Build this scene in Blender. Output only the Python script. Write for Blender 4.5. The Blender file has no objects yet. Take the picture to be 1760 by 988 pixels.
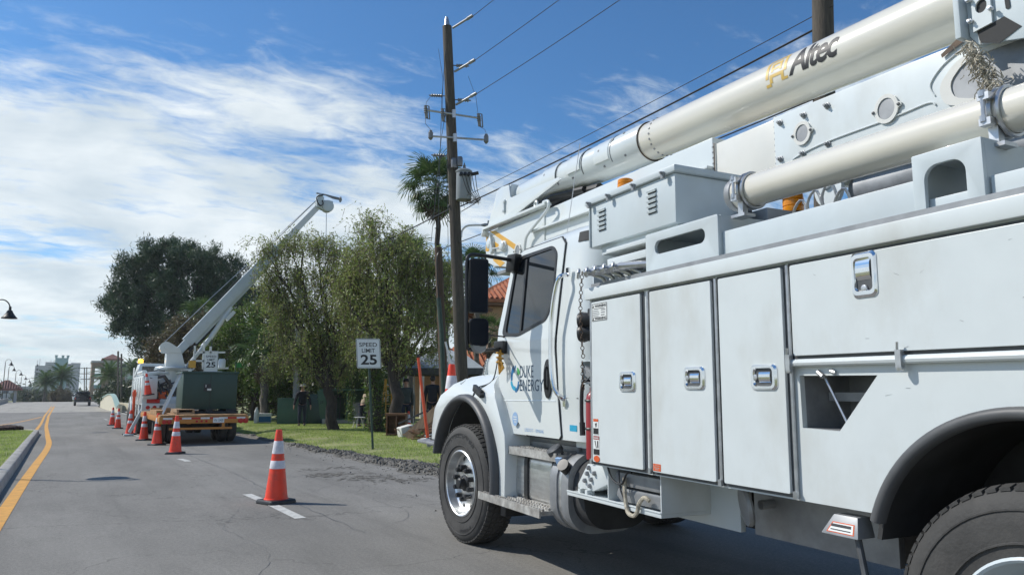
import bpy, bmesh, math, random
import numpy as np
from mathutils import Vector, Matrix
from mathutils.geometry import tessellate_polygon
R = math.radians
S = bpy.context.scene
random.seed(7); rng = np.random.default_rng(11)

# ------------------------------------------------------------------ camera, sun, sky, exposure
cam = bpy.data.cameras.new('camera'); cam.sensor_width = 36; cam.lens = 25.98
cam.clip_start = 0.05; cam.clip_end = 6000
co = bpy.data.objects.new('camera', cam); S.collection.objects.link(co)
co.location = (0, 0, 1.36); co.rotation_euler = (R(90+8.155), 0, R(-30.806)); S.camera = co

SUN_AZ, SUN_EL = R(-47), R(44)
sv = Vector((math.sin(SUN_AZ)*math.cos(SUN_EL), math.cos(SUN_AZ)*math.cos(SUN_EL), math.sin(SUN_EL)))
sl = bpy.data.lights.new('sun', 'SUN'); sl.energy = 4.1; sl.angle = R(0.53); sl.color = (1, .955, .88)
so = bpy.data.objects.new('sun', sl); S.collection.objects.link(so)
so.rotation_euler = sv.to_track_quat('Z', 'Y').to_euler()
S.view_settings.view_transform = 'Standard'; S.view_settings.look = 'None'
S.view_settings.exposure = 0.1; S.view_settings.gamma = 1.0

W = bpy.data.worlds.new('World'); S.world = W; W.use_nodes = True
nt = W.node_tree; nt.nodes.clear(); N = nt.nodes.new; L = nt.links.new
out = N('ShaderNodeOutputWorld'); bg = N('ShaderNodeBackground'); L(bg.outputs[0], out.inputs[0])
sky = N('ShaderNodeTexSky'); sky.sky_type = 'NISHITA'; sky.sun_disc = False
sky.sun_elevation = SUN_EL; sky.sun_rotation = SUN_AZ; sky.air_density = 1.0; sky.dust_density = 0.35; sky.ozone_density = 3.0
def wmath(op, a, b=None, c=None, clamp=False):
    n = N('ShaderNodeMath'); n.operation = op; n.use_clamp = clamp
    for i, x in enumerate((a, b, c)):
        if x is None: continue
        if isinstance(x, (int, float)): n.inputs[i].default_value = x
        else: L(x, n.inputs[i])
    return n.outputs[0]
tc = N('ShaderNodeTexCoord'); sp = N('ShaderNodeSeparateXYZ'); L(tc.outputs['Generated'], sp.inputs[0])
den = wmath('ADD', wmath('MAXIMUM', sp.outputs[2], 0.0), 0.16)
cb = N('ShaderNodeCombineXYZ'); L(wmath('DIVIDE', sp.outputs[0], den), cb.inputs[0]); L(wmath('DIVIDE', sp.outputs[1], den), cb.inputs[1])
def wnoise(scale, detail, rough, off, dist=0.0, stretch=(1, 1, 1), rot=0):
    m = N('ShaderNodeMapping'); m.inputs['Location'].default_value = off; m.inputs['Scale'].default_value = stretch
    m.inputs['Rotation'].default_value = (0, 0, R(rot)); L(cb.outputs[0], m.inputs[0])
    n = N('ShaderNodeTexNoise'); n.inputs['Scale'].default_value = scale; n.inputs['Detail'].default_value = detail
    n.inputs['Roughness'].default_value = rough; n.inputs['Distortion'].default_value = dist; L(m.outputs[0], n.inputs[0]); return n.outputs[0]
def wramp(x, lo, hi):
    m = N('ShaderNodeMapRange'); m.interpolation_type = 'SMOOTHSTEP'; m.clamp = True
    m.inputs[1].default_value = lo; m.inputs[2].default_value = hi; L(x, m.inputs[0]); return m.outputs[0]
CL_OFF = (30.87, 5.4, 0)
big = wnoise(0.75, 2, .5, CL_OFF)
med = wnoise(1.5, 9, .62, (1.3, 5.2, 0), .35, (1, 1.55, 1), 25)
fin = wnoise(7.5, 7, .62, (7.7, 2.1, 0), .5, (1, 2.0, 1), 35)
low = wmath('SUBTRACT', 1.0, wramp(sp.outputs[2], 0.02, 0.62))          # the sheet closes up towards the horizon
cov = wmath('ADD', wmath('ADD', wmath('MULTIPLY', big, 1.15), wmath('MULTIPLY', med, .70)), wmath('ADD', wmath('MULTIPLY', fin, .48), wmath('MULTIPLY', low, .56)))
mask = wramp(cov, 1.325, 1.645)
mask = wmath('MULTIPLY', mask, .93)
shade = wramp(wnoise(2.4, 6, .55, (2.2, 8.1, 0), .2), .25, .75)
cc = N('ShaderNodeMixRGB'); cc.inputs[1].default_value = (.58, .67, .73, 1); cc.inputs[2].default_value = (.92, .97, .98, 1); L(shade, cc.inputs[0])
sk = N('ShaderNodeMixRGB'); sk.blend_type = 'MULTIPLY'; sk.inputs[0].default_value = 1; L(sky.outputs[0], sk.inputs[1])
SKY_ST = 0.105
sk.inputs[2].default_value = (SKY_ST*.58, SKY_ST*.93, SKY_ST*1.17, 1)
mx = N('ShaderNodeMixRGB'); L(mask, mx.inputs[0]); L(sk.outputs[0], mx.inputs[1]); L(cc.outputs[0], mx.inputs[2])
L(mx.outputs[0], bg.inputs[0]); bg.inputs[1].default_value = 1.0

# ------------------------------------------------------------------ helpers: objects
def link(o, parent=None):
    S.collection.objects.link(o)
    if parent is not None: o.parent = parent
    return o
def tag(o, label=None, cat=None, group=None, kind=None):
    if label: o['label'] = label
    if cat: o['category'] = cat
    if group: o['group'] = group
    if kind: o['kind'] = kind
    return o
def thing(name, label, cat, loc=(0, 0, 0), rz=0, group=None):
    o = bpy.data.objects.new(name, None); o.empty_display_size = .2; link(o)
    o.location = loc; o.rotation_euler = (0, 0, rz); return tag(o, label, cat, group)
def kids(o): return [c for c in bpy.data.objects if c.parent is o]
def copy_tree(o, parent=None):
    c = o.copy(); link(c, parent)
    for ch in kids(o): copy_tree(ch, c)
    return c
def inst(name, me, parent, loc=(0, 0, 0), rot=(0, 0, 0), scale=(1, 1, 1)):
    o = bpy.data.objects.new(name, me); link(o, parent); o.location = loc; o.rotation_euler = rot; o.scale = scale; return o

# ------------------------------------------------------------------ helpers: meshes
def frame_of(d):
    d = Vector(d).normalized(); a = Vector((0, 0, 1)) if abs(d.z) < .9 else Vector((1, 0, 0))
    x = d.cross(a).normalized(); return x, d.cross(x).normalized(), d
class MB:
    def __init__(s, T=None): s.v = []; s.f = []; s.m = []; s.T = T
    def add(s, vs, fs, mi=0):
        b = len(s.v); s.v += [tuple(v) for v in vs]; s.f += [tuple(i+b for i in f) for f in fs]; s.m += [mi]*len(fs)
    def box(s, x0, x1, y0, y1, z0, z1, mi=0):
        s.add([(x0,y0,z0),(x1,y0,z0),(x1,y1,z0),(x0,y1,z0),(x0,y0,z1),(x1,y0,z1),(x1,y1,z1),(x0,y1,z1)],
              [(0,3,2,1),(4,5,6,7),(0,1,5,4),(1,2,6,5),(2,3,7,6),(3,0,4,7)], mi)
    def obox(s, c, ax, ay, az, mi=0):        # centre and three half-axis vectors
        c, ax, ay, az = Vector(c), Vector(ax), Vector(ay), Vector(az)
        s.add([c-ax-ay-az, c+ax-ay-az, c+ax+ay-az, c-ax+ay-az, c-ax-ay+az, c+ax-ay+az, c+ax+ay+az, c-ax+ay+az],
              [(0,3,2,1),(4,5,6,7),(0,1,5,4),(1,2,6,5),(2,3,7,6),(3,0,4,7)], mi)
    def beam(s, p0, p1, w, h, mi=0, up=(0,0,1)):
        p0, p1 = Vector(p0), Vector(p1); d = p1-p0; u = Vector(up); x = d.cross(u)
        x = x.normalized() if x.length > 1e-5 else Vector((1,0,0)); y = x.cross(d).normalized()
        s.obox((p0+p1)/2, d/2, x*w/2, y*h/2, mi)
    def loft(s, rings, caps=True, mi=0, closed=True):
        n = len(rings[0]); vs = [p for r in rings for p in r]; fs = []
        for i in range(len(rings)-1):
            for j in range(n if closed else n-1):
                k = (j+1) % n; fs.append((i*n+j, i*n+k, (i+1)*n+k, (i+1)*n+j))
        if caps: fs.append(tuple(range(n))[::-1]); fs.append(tuple((len(rings)-1)*n+j for j in range(n)))
        s.add(vs, fs, mi)
    def tube(s, pts, r, n=8, mi=0, caps=True):
        pts = [Vector(p) for p in pts]; rr = r if isinstance(r, (list, tuple)) else [r]*len(pts); rings = []; px = None
        for i, p in enumerate(pts):
            d = (pts[min(i+1, len(pts)-1)] - pts[max(i-1, 0)]).normalized()
            if px is None: x, y, _ = frame_of(d)
            else:
                x = px - d*px.dot(d); x = x.normalized() if x.length > 1e-6 else frame_of(d)[0]; y = d.cross(x)
            px = x
            rings.append([p + (x*math.cos(2*math.pi*k/n) + y*math.sin(2*math.pi*k/n))*rr[i] for k in range(n)])
        s.loft(rings, caps, mi)
    def lathe(s, o, d, prof, n=24, mi=0, caps=True):      # prof: (radius, distance along d)
        x, y, d = frame_of(d); o = Vector(o)
        s.loft([[o + d*h + (x*math.cos(2*math.pi*k/n)+y*math.sin(2*math.pi*k/n))*max(r, 1e-4) for k in range(n)] for r, h in prof], caps, mi)
    def sph(s, c, r, n=12, m=8, mi=0):
        r = r if isinstance(r, (tuple, list)) else (r, r, r); rings = []
        for i in range(m+1):
            t = math.pi*(.001 + .998*i/m)
            rings.append([(c[0]+r[0]*math.sin(t)*math.cos(2*math.pi*k/n), c[1]+r[1]*math.sin(t)*math.sin(2*math.pi*k/n), c[2]-r[2]*math.cos(t)) for k in range(n)])
        s.loft(rings, True, mi)
    def plate(s, loops, fn, th, mi=0):                    # flat outline with holes; fn(p,q,t) -> point, t in (0, th)
        pts = [p for l in loops for p in l]; n = len(pts)
        tris = tessellate_polygon([[Vector((p[0], p[1], 0)) for p in l] for l in loops])
        vs = [fn(p[0], p[1], 0) for p in pts] + [fn(p[0], p[1], th) for p in pts]
        fs = [tuple(t) for t in tris] + [tuple(i+n for i in t[::-1]) for t in tris]; b = 0
        for l in loops:
            m = len(l)
            for j in range(m): a, c = b+j, b+(j+1) % m; fs.append((a, c, c+n, a+n))
            b += m
        s.add(vs, fs, mi)
    def prism(s, poly, axis, a, b, mi=0):
        f = {'x': lambda p, q, t: (a+t, p, q), 'y': lambda p, q, t: (p, a+t, q), 'z': lambda p, q, t: (p, q, a+t)}[axis]
        s.plate([poly], f, b-a, mi)
    def ring(s, c, d, R0, r, n=20, k=8, mi=0, a0=0, a1=2*math.pi):
        x, y, d = frame_of(d); full = abs(a1-a0-2*math.pi) < 1e-6; c = Vector(c)
        p = [c + (x*math.cos(a0+(a1-a0)*i/n) + y*math.sin(a0+(a1-a0)*i/n))*R0 for i in range(n+1)]
        s.tube(p, r, k, mi, not full)
    def mesh(s, name, mats, smooth=35, fix=True, bev=0):
        me = bpy.data.meshes.new(name); v = s.v if s.T is None else [s.T(*p) for p in s.v]
        me.from_pydata(v, [], s.f)
        for m in (mats if isinstance(mats, (list, tuple)) else [mats]): me.materials.append(m)
        if any(s.m): me.polygons.foreach_set('material_index', s.m)
        if fix:
            bm = bmesh.new(); bm.from_mesh(me); bmesh.ops.recalc_face_normals(bm, faces=bm.faces)
            if bev:
                es = [e for e in bm.edges if len(e.link_faces) == 2 and e.calc_face_angle(0) > R(40)]
                try: bmesh.ops.bevel(bm, geom=es, offset=bev, segments=2, profile=.6, affect='EDGES', clamp_overlap=True)
                except Exception: pass
            bm.to_mesh(me); bm.free()
        if smooth:
            me.polygons.foreach_set('use_smooth', [True]*len(me.polygons)); me.set_sharp_from_angle(angle=R(smooth))
        me.update(); return me
    def build(s, name, mats, parent=None, smooth=35, bev=0, fix=True):
        return link(bpy.data.objects.new(name, s.mesh(name, mats, smooth, fix, bev)), parent)
def fast_mesh(name, V, F, mat):
    V = np.asarray(V, np.float32); F = np.asarray(F, np.int32); k = F.shape[1]
    me = bpy.data.meshes.new(name); me.vertices.add(len(V)); me.vertices.foreach_set('co', V.ravel())
    me.loops.add(F.size); me.loops.foreach_set('vertex_index', F.ravel()); me.polygons.add(len(F))
    me.polygons.foreach_set('loop_start', np.arange(0, F.size, k, dtype=np.int32))
    me.polygons.foreach_set('loop_total', np.full(len(F), k, dtype=np.int32))
    me.materials.append(mat); me.update(calc_edges=True); return me
def rrect(x0, x1, y0, y1, r, n=5):
    o = []
    for cx, cy, a in ((x1-r, y0+r, -90), (x1-r, y1-r, 0), (x0+r, y1-r, 90), (x0+r, y0+r, 180)):
        for i in range(n+1): t = R(a+90*i/n); o.append((cx+r*math.cos(t), cy+r*math.sin(t)))
    return o
def circ(cx, cy, r, n=20, ry=None): return [(cx+r*math.cos(2*math.pi*i/n), cy+(ry or r)*math.sin(2*math.pi*i/n)) for i in range(n)]
def roundpoly(pts, r, n=4):
    o = []; m = len(pts)
    for i in range(m):
        p0, p, p1 = Vector(pts[i-1]), Vector(pts[i]), Vector(pts[(i+1) % m]); a, b = (p0-p), (p1-p)
        ra = min(r, a.length*.45, b.length*.45); s0 = p + a.normalized()*ra; s1 = p + b.normalized()*ra
        for k in range(n+1): t = k/n; o.append(tuple(s0*(1-t)**2 + p*2*t*(1-t) + s1*t*t))
    return o
_tx = {}
def text_geo(s, bold=0.0, shear=0.0, space=1.0):
    key = (s, bold, shear, space)
    if key in _tx: return _tx[key]
    cu = bpy.data.curves.new('lettering', 'FONT'); cu.body = s; cu.offset = bold; cu.shear = shear; cu.space_character = space; cu.resolution_u = 3
    ob = bpy.data.objects.new('lettering', cu); S.collection.objects.link(ob)
    dg = bpy.context.evaluated_depsgraph_get(); dg.update(); me = ob.evaluated_get(dg).to_mesh()
    v = np.array([x.co[:2] for x in me.vertices]); f = [tuple(p.vertices) for p in me.polygons]
    ob.evaluated_get(dg).to_mesh_clear(); bpy.data.objects.remove(ob); bpy.data.curves.remove(cu)
    v = (v-v.min(0))/(v.max(0)-v.min(0)); _tx[key] = (v, f); return _tx[key]
def text(mb, s, fn, x0, x1, y0, y1, mi=0, cuts=0, **k):   # letters filling the box; fn(p,q) -> point
    v, f = text_geo(s, **k)
    if cuts:                                              # slice the letters so that they follow a curved surface
        bm = bmesh.new(); bv = [bm.verts.new((a, b, 0)) for a, b in v]
        for t in f:
            try: bm.faces.new([bv[i] for i in t])
            except ValueError: pass
        for i in range(1, cuts): bmesh.ops.bisect_plane(bm, geom=bm.verts[:]+bm.edges[:]+bm.faces[:], plane_co=(0, i/cuts, 0), plane_no=(0, 1, 0))
        bm.verts.index_update(); v = [(x.co.x, x.co.y) for x in bm.verts]; f = [tuple(x.index for x in p.verts) for p in bm.faces]; bm.free()
    mb.add([fn(x0+(x1-x0)*a, y0+(y1-y0)*b) for a, b in v], f, mi)

# ------------------------------------------------------------------ helpers: materials
def srgb(r, g, b): return tuple((c/255/12.92 if c/255 <= .04045 else ((c/255+.055)/1.055)**2.4) for c in (r, g, b))
def mat(name, col, rough=.5, metal=0, var=.12, scale=6, bump=0, bscale=40, col2=None, stretch=(1,1,1), spec=.5, detail=5,
        emit=None, est=0, coat=0, trans=0, dirt=None, dscale=2.0, damt=.5, dstretch=(1,1,1), thr=(.35,.65)):
    m = bpy.data.materials.new(name); m.use_nodes = True; t = m.node_tree; n = t.nodes; l = t.links.new
    b = n['Principled BSDF']; b.inputs['Roughness'].default_value = rough; b.inputs['Metallic'].default_value = metal
    b.inputs['Specular IOR Level'].default_value = spec; b.inputs['Coat Weight'].default_value = coat; b.inputs['Coat Roughness'].default_value = .06
    b.inputs['Transmission Weight'].default_value = trans
    tc = n.new('ShaderNodeTexCoord'); mp = n.new('ShaderNodeMapping'); mp.inputs['Scale'].default_value = stretch; l(tc.outputs['Object'], mp.inputs[0])
    nz = n.new('ShaderNodeTexNoise'); nz.inputs['Scale'].default_value = scale; nz.inputs['Detail'].default_value = detail; nz.inputs['Roughness'].default_value = .6; l(mp.outputs[0], nz.inputs[0])
    rp = n.new('ShaderNodeMapRange'); rp.inputs[1].default_value = thr[0]; rp.inputs[2].default_value = thr[1]; l(nz.outputs[0], rp.inputs[0])
    mx = n.new('ShaderNodeMixRGB'); l(rp.outputs[0], mx.inputs[0])
    c2 = col2 or tuple(min(1, c*(1+var)) for c in col); c1 = col if col2 else tuple(c*(1-var) for c in col)
    mx.inputs[1].default_value = (*c1, 1); mx.inputs[2].default_value = (*c2, 1); last = mx.outputs[0]
    if dirt:
        mp2 = n.new('ShaderNodeMapping'); mp2.inputs['Scale'].default_value = dstretch; l(tc.outputs['Object'], mp2.inputs[0])
        nd = n.new('ShaderNodeTexNoise'); nd.inputs['Scale'].default_value = dscale; nd.inputs['Detail'].default_value = 8; nd.inputs['Roughness'].default_value = .68; l(mp2.outputs[0], nd.inputs[0])
        rd = n.new('ShaderNodeMapRange'); rd.inputs[1].default_value = .48; rd.inputs[2].default_value = .78; rd.inputs[4].default_value = damt; l(nd.outputs[0], rd.inputs[0])
        md = n.new('ShaderNodeMixRGB'); l(rd.outputs[0], md.inputs[0]); l(last, md.inputs[1]); md.inputs[2].default_value = (*dirt, 1); last = md.outputs[0]
    l(last, b.inputs['Base Color'])
    if rough > .15:
        rr = n.new('ShaderNodeMapRange'); rr.inputs[3].default_value = rough*.85; rr.inputs[4].default_value = min(1, rough*1.15); l(nz.outputs[0], rr.inputs[0]); l(rr.outputs[0], b.inputs['Roughness'])
    if bump:
        nb = n.new('ShaderNodeTexNoise'); nb.inputs['Scale'].default_value = bscale; nb.inputs['Detail'].default_value = 4; l(mp.outputs[0], nb.inputs[0])
        bp = n.new('ShaderNodeBump'); bp.inputs['Strength'].default_value = bump; bp.inputs['Distance'].default_value = .02; l(nb.outputs[0], bp.inputs['Height']); l(bp.outputs[0], b.inputs['Normal'])
    if emit: b.inputs['Emission Color'].default_value = (*emit, 1); b.inputs['Emission Strength'].default_value = est
    return m
def leaf_mat(name, cols, trl=.3, rough=.5):
    m = bpy.data.materials.new(name); m.use_nodes = True; t = m.node_tree; n = t.nodes; l = t.links.new
    b = n['Principled BSDF']; b.inputs['Roughness'].default_value = rough; b.inputs['Specular IOR Level'].default_value = .35
    g = n.new('ShaderNodeNewGeometry'); cr = n.new('ShaderNodeValToRGB'); l(g.outputs['Random Per Island'], cr.inputs[0])
    e = cr.color_ramp.elements
    while len(e) < len(cols): e.new(.5)
    for i, c in enumerate(cols): e[i].position = i/(len(cols)-1); e[i].color = (*c, 1)
    tc = n.new('ShaderNodeTexCoord'); nz = n.new('ShaderNodeTexNoise'); nz.inputs['Scale'].default_value = .9; nz.inputs['Detail'].default_value = 3; l(tc.outputs['Object'], nz.inputs[0])
    mr = n.new('ShaderNodeMapRange'); mr.inputs[1].default_value = .3; mr.inputs[2].default_value = .7; mr.inputs[3].default_value = .72; mr.inputs[4].default_value = 1.25; l(nz.outputs[0], mr.inputs[0])
    mu = n.new('ShaderNodeMixRGB'); mu.blend_type = 'MULTIPLY'; mu.inputs[0].default_value = 1; l(cr.outputs[0], mu.inputs[1]); l(mr.outputs[0], mu.inputs[2])
    l(mu.outputs[0], b.inputs['Base Color'])
    tr = n.new('ShaderNodeBsdfTranslucent'); l(mu.outputs[0], tr.inputs[0]); ms = n.new('ShaderNodeMixShader'); ms.inputs[0].default_value = trl
    l(b.outputs[0], ms.inputs[1]); l(tr.outputs[0], ms.inputs[2]); l(ms.outputs[0], n['Material Output'].inputs[0]); return m

M = {}
M['white'] = mat('white_truck_paint', (.60,.645,.65), .34, var=.02, coat=.2, dirt=(.42,.41,.36), dscale=1.5, damt=.55, dstretch=(1.3,1,.6), bump=.05, bscale=2.2)
M['white2'] = mat('white_cab_paint', (.66,.70,.695), .22, var=.01, coat=.6, dirt=(.62,.60,.55), dscale=1.1, damt=.16)
M['greyw'] = mat('pale_grey_paint', (.52,.58,.605), .4, var=.03, coat=.1, dirt=(.45,.44,.4), dscale=1.6, damt=.3)
M['cream'] = mat('cream_fibreglass', (.66,.635,.56), .26, var=.02, coat=.5, dirt=(.55,.50,.42), dscale=1.5, damt=.35, dstretch=(1,1,1))
M['creamw'] = mat('off_white_fibreglass', (.68,.67,.62), .3, var=.02, coat=.3, dirt=(.55,.5,.42), dscale=2, damt=.25)
M['black'] = mat('black_plastic', (.018,.019,.021), .45, var=.2, scale=9)
M['rubber'] = mat('tyre_rubber', (.050,.049,.047), .75, var=.25, scale=5, bump=.15, bscale=60, dirt=(.12,.11,.10), dscale=3.0, damt=.5)
M['flare'] = mat('black_fender_rubber', (.07,.073,.077), .5, var=.15, dirt=(.09,.085,.08), dscale=4, damt=.4)
M['chrome'] = mat('chrome', (.78,.79,.80), .10, 1, var=.05)
M['steel'] = mat('galvanised_steel', (.52,.53,.54), .38, .85, var=.15, scale=14)
M['alu'] = mat('brushed_aluminium', (.66,.67,.67), .33, .9, var=.12, scale=5, stretch=(1,1,6), dirt=(.35,.31,.26), dscale=3, damt=.5)
M['tread'] = mat('worn_step_metal', (.50,.49,.46), .5, .5, var=.25, scale=12, dirt=(.16,.12,.09), dscale=5, damt=.8, bump=.2)
M['glass'] = mat('dark_cab_glass', (.012,.016,.02), .02, var=.02, spec=.8)
M['mirror'] = mat('dark_mirror_face', (.006,.010,.018), .12, var=.02, spec=.12)
M['mirr2'] = mat('mirror_glass', (.75,.78,.80), .03, 1, var=.01)
M['amber'] = mat('amber_lens', (.85,.30,.01), .15, var=.06, trans=.25, spec=.5)
M['red'] = mat('red_reflector', (.45,.012,.012), .3, var=.1)
M['redp'] = mat('extinguisher_red', (.30,.022,.028), .35, var=.1, coat=.2)
M['blackp'] = mat('black_lettering', (.012,.012,.014), .5, var=.05)
M['gold'] = mat('gold_lettering', (.62,.42,.11), .4, var=.05)
M['navy'] = mat('dark_blue_lettering', (.012,.05,.10), .4, var=.05)
M['cyan'] = mat('cyan_decal', (.02,.33,.52), .4, var=.05)
M['blue'] = mat('blue_decal', (.01,.14,.33), .4, var=.05)
M['lgreen'] = mat('green_decal', (.06,.33,.10), .4, var=.05)
M['lblue'] = mat('pale_blue_decal', (.28,.42,.62), .4, var=.05)
M['orangs'] = mat('orange_sticker', (.62,.10,.02), .5, var=.08)
M['paper'] = mat('white_sticker', (.70,.72,.70), .5, var=.03)
M['yelp'] = mat('yellow_stripe_paint', (.66,.36,.045), .4, var=.06)
M['rust'] = mat('rusty_chain', (.10,.07,.05), .7, .3, var=.4, scale=20)
M['rope'] = mat('pale_rope', (.42,.38,.30), .9, var=.3, scale=30, bump=.4)
M['yrope'] = mat('yellow_rope', (.52,.28,.05), .9, var=.25, scale=30, bump=.4)
M['dark'] = mat('dark_underside', (.035,.036,.037), .8, var=.3, scale=5)
M['dgrey'] = mat('dark_grey_metal', (.09,.095,.10), .55, .3, var=.2, scale=8)
M['mgrey'] = mat('mid_grey_metal', (.27,.28,.29), .5, .4, var=.15, scale=8)
M['cone'] = mat('orange_cone_plastic', (.92,.060,.022), .45, var=.05, scale=5, dirt=(.22,.08,.05), dscale=6, damt=.7)
M['refl'] = mat('white_reflective_band', (.70,.68,.70), .4, var=.05, scale=18, dirt=(.30,.27,.25), dscale=7, damt=.6)
M['wood'] = mat('weathered_pole_wood', (.075,.062,.048), .85, var=.35, scale=5, stretch=(6,6,.5), bump=.6, bscale=14, dirt=(.05,.055,.038), dscale=1.4, damt=.7)
M['wood2'] = mat('brown_pole_wood', (.095,.062,.042), .85, var=.3, scale=5, stretch=(6,6,.5), bump=.6, bscale=14)
M['bark'] = mat('tree_bark', (.045,.036,.028), .9, var=.4, scale=4, stretch=(3,3,.6), bump=.8, bscale=10)
M['barkg'] = mat('grey_bark', (.13,.115,.095), .9, var=.35, scale=4, stretch=(3,3,.6), bump=.6, bscale=10)
M['cut'] = mat('brown_furniture_wood', (.15,.075,.035), .55, var=.3, scale=3, stretch=(1,1,8))
M['plank'] = mat('pale_plank_wood', (.36,.24,.14), .7, var=.25, scale=3, stretch=(1,8,1))
M['wpaint'] = mat('white_board_paint', (.68,.68,.65), .6, var=.06, dirt=(.4,.37,.32), dscale=4, damt=.4)
M['conc'] = mat('concrete', (.36,.345,.31), .85, var=.14, scale=3, bump=.25, bscale=50, dirt=(.16,.15,.13), dscale=1.2, damt=.5)
M['kerb'] = mat('kerb_concrete', (.40,.385,.35), .88, var=.16, scale=4, bump=.4, bscale=60, dirt=(.15,.14,.12), dscale=2.2, damt=.7)
M['rail'] = mat('pale_green_rail', (.33,.46,.40), .5, var=.05)
M['creamc'] = mat('cream_stucco', (.60,.56,.43), .8, var=.07, scale=3)
M['dgreen'] = mat('dark_green_enamel', (.010,.045,.036), .38, var=.1, scale=2, dirt=(.03,.06,.05), dscale=2, damt=.4)
M['pgreen'] = mat('padmount_green', (.055,.13,.088), .5, var=.08, scale=2, dirt=(.12,.15,.11), dscale=3, damt=.35)
M['trailer'] = mat('orange_trailer_paint', (.50,.20,.035), .5, var=.12, scale=4, dirt=(.16,.09,.045), dscale=4, damt=.6)
M['deckw'] = mat('trailer_deck_wood', (.35,.20,.09), .8, var=.3, scale=3, stretch=(.6,8,1))
M['sign'] = mat('white_sign_sheet', (.72,.74,.74), .4, var=.03, dirt=(.5,.5,.48), dscale=3, damt=.2)
M['post'] = mat('green_sign_post', (.045,.075,.06), .6, .3, var=.2, scale=10)
M['opole'] = mat('orange_marker_plastic', (.75,.09,.03), .45, var=.06)
M['roofd'] = mat('dull_red_roof', (.20,.085,.065), .8, var=.2, scale=2)
M['roof'] = mat('red_roof_tile', (.36,.105,.05), .8, var=.25, scale=2.2, col2=(.50,.20,.10))
M['stucco'] = mat('tan_stucco', (.29,.215,.165), .85, var=.08)
M['peach'] = mat('peach_stucco', (.50,.33,.22), .85, var=.07)
M['teal'] = mat('teal_stucco', (.24,.40,.41), .8, var=.05)
M['palew'] = mat('pale_tower_stucco', (.42,.43,.44), .8, var=.06)
M['win'] = mat('dark_window_glass', (.03,.045,.06), .08, var=.1)
M['porc'] = mat('grey_porcelain', (.15,.155,.165), .25, var=.1, coat=.3)
M['tank'] = mat('transformer_grey', (.24,.265,.28), .4, var=.05, dirt=(.25,.22,.19), dscale=4, damt=.4)
M['canv'] = mat('grey_canopy_cloth', (.32,.36,.38), .8, var=.1, scale=2)
M['skin'] = mat('skin', (.40,.22,.15), .5, var=.06)
M['blk'] = mat('black_cloth', (.012,.013,.018), .9, var=.2)
M['denim'] = mat('dark_denim', (.020,.028,.05), .9, var=.25)
M['tan'] = mat('tan_cloth', (.36,.29,.20), .9, var=.15)
M['hat'] = mat('pale_hat', (.42,.40,.36), .8, var=.1)
M['hair'] = mat('dark_hair', (.015,.011,.009), .7, var=.2)
M['olive'] = mat('grey_green_cloth', (.06,.075,.07), .9, var=.2)
M['suvp'] = mat('black_car_paint', (.012,.014,.018), .25, var=.1, coat=.6)
M['lamp'] = mat('dark_bronze_lamp', (.02,.018,.017), .5, .2, var=.2)
M['lit'] = mat('lit_amber_beacon', (.9,.45,.05), .3, emit=(1,.5,.05), est=3.0)
M['wline'] = mat('white_road_paint', (.50,.50,.47), .8, var=.12, scale=20, dirt=(.2,.2,.19), dscale=9, damt=.8)
M['yline'] = mat('yellow_road_paint', (.62,.31,.055), .8, var=.15, scale=14, dirt=(.25,.16,.07), dscale=7, damt=.75)
M['soil'] = mat('dark_mulch_soil', (.060,.054,.046), .95, scale=22, col2=(.21,.20,.175), bump=1, bscale=45, detail=9)
M['mulch'] = mat('reddish_mulch', (.05,.03,.024), .95, var=.5, scale=9)
M['lf_wil'] = leaf_mat('willow_leaf', [(0.117,0.159,0.037),(0.231,0.308,0.071),(0.347,0.426,0.125),(0.301,0.28,0.109),(0.184,0.267,0.054)], .32)
M['lf_dry'] = leaf_mat('dry_twig', [(0.149,0.116,0.089),(0.253,0.204,0.163),(0.115,0.083,0.058)], .1, .8)
M['lf_cas'] = leaf_mat('casuarina_needle', [(0.031,0.067,0.031),(0.056,0.104,0.05),(0.078,0.119,0.058),(0.042,0.078,0.038)], .18)
M['lf_man'] = leaf_mat('mangrove_leaf', [(0.048,0.097,0.019),(0.1,0.176,0.034),(0.161,0.244,0.055),(0.121,0.126,0.046),(0.072,0.134,0.028)], .32)
M['lf_brn'] = leaf_mat('brown_bush_leaf', [(0.078,0.058,0.036),(0.143,0.117,0.065),(0.104,0.111,0.039)], .25)
M['lf_palm'] = leaf_mat('palm_frond', [(0.047,0.095,0.024),(0.081,0.142,0.041),(0.121,0.176,0.061)], .25, .4)
M['lf_dead'] = leaf_mat('dead_palm_frond', [(.10,.075,.045),(.16,.12,.075),(.07,.055,.035)], .15, .7)
M['lf_gr'] = leaf_mat('grass_blade', [(0.205,0.319,0.052),(0.279,0.407,0.071),(0.375,0.475,0.114),(0.435,0.461,0.162)], .35, .6)
M['lf_far'] = leaf_mat('far_tree_leaf', [(0.039,0.065,0.029),(0.078,0.104,0.046),(0.058,0.085,0.039)], .2)
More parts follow.
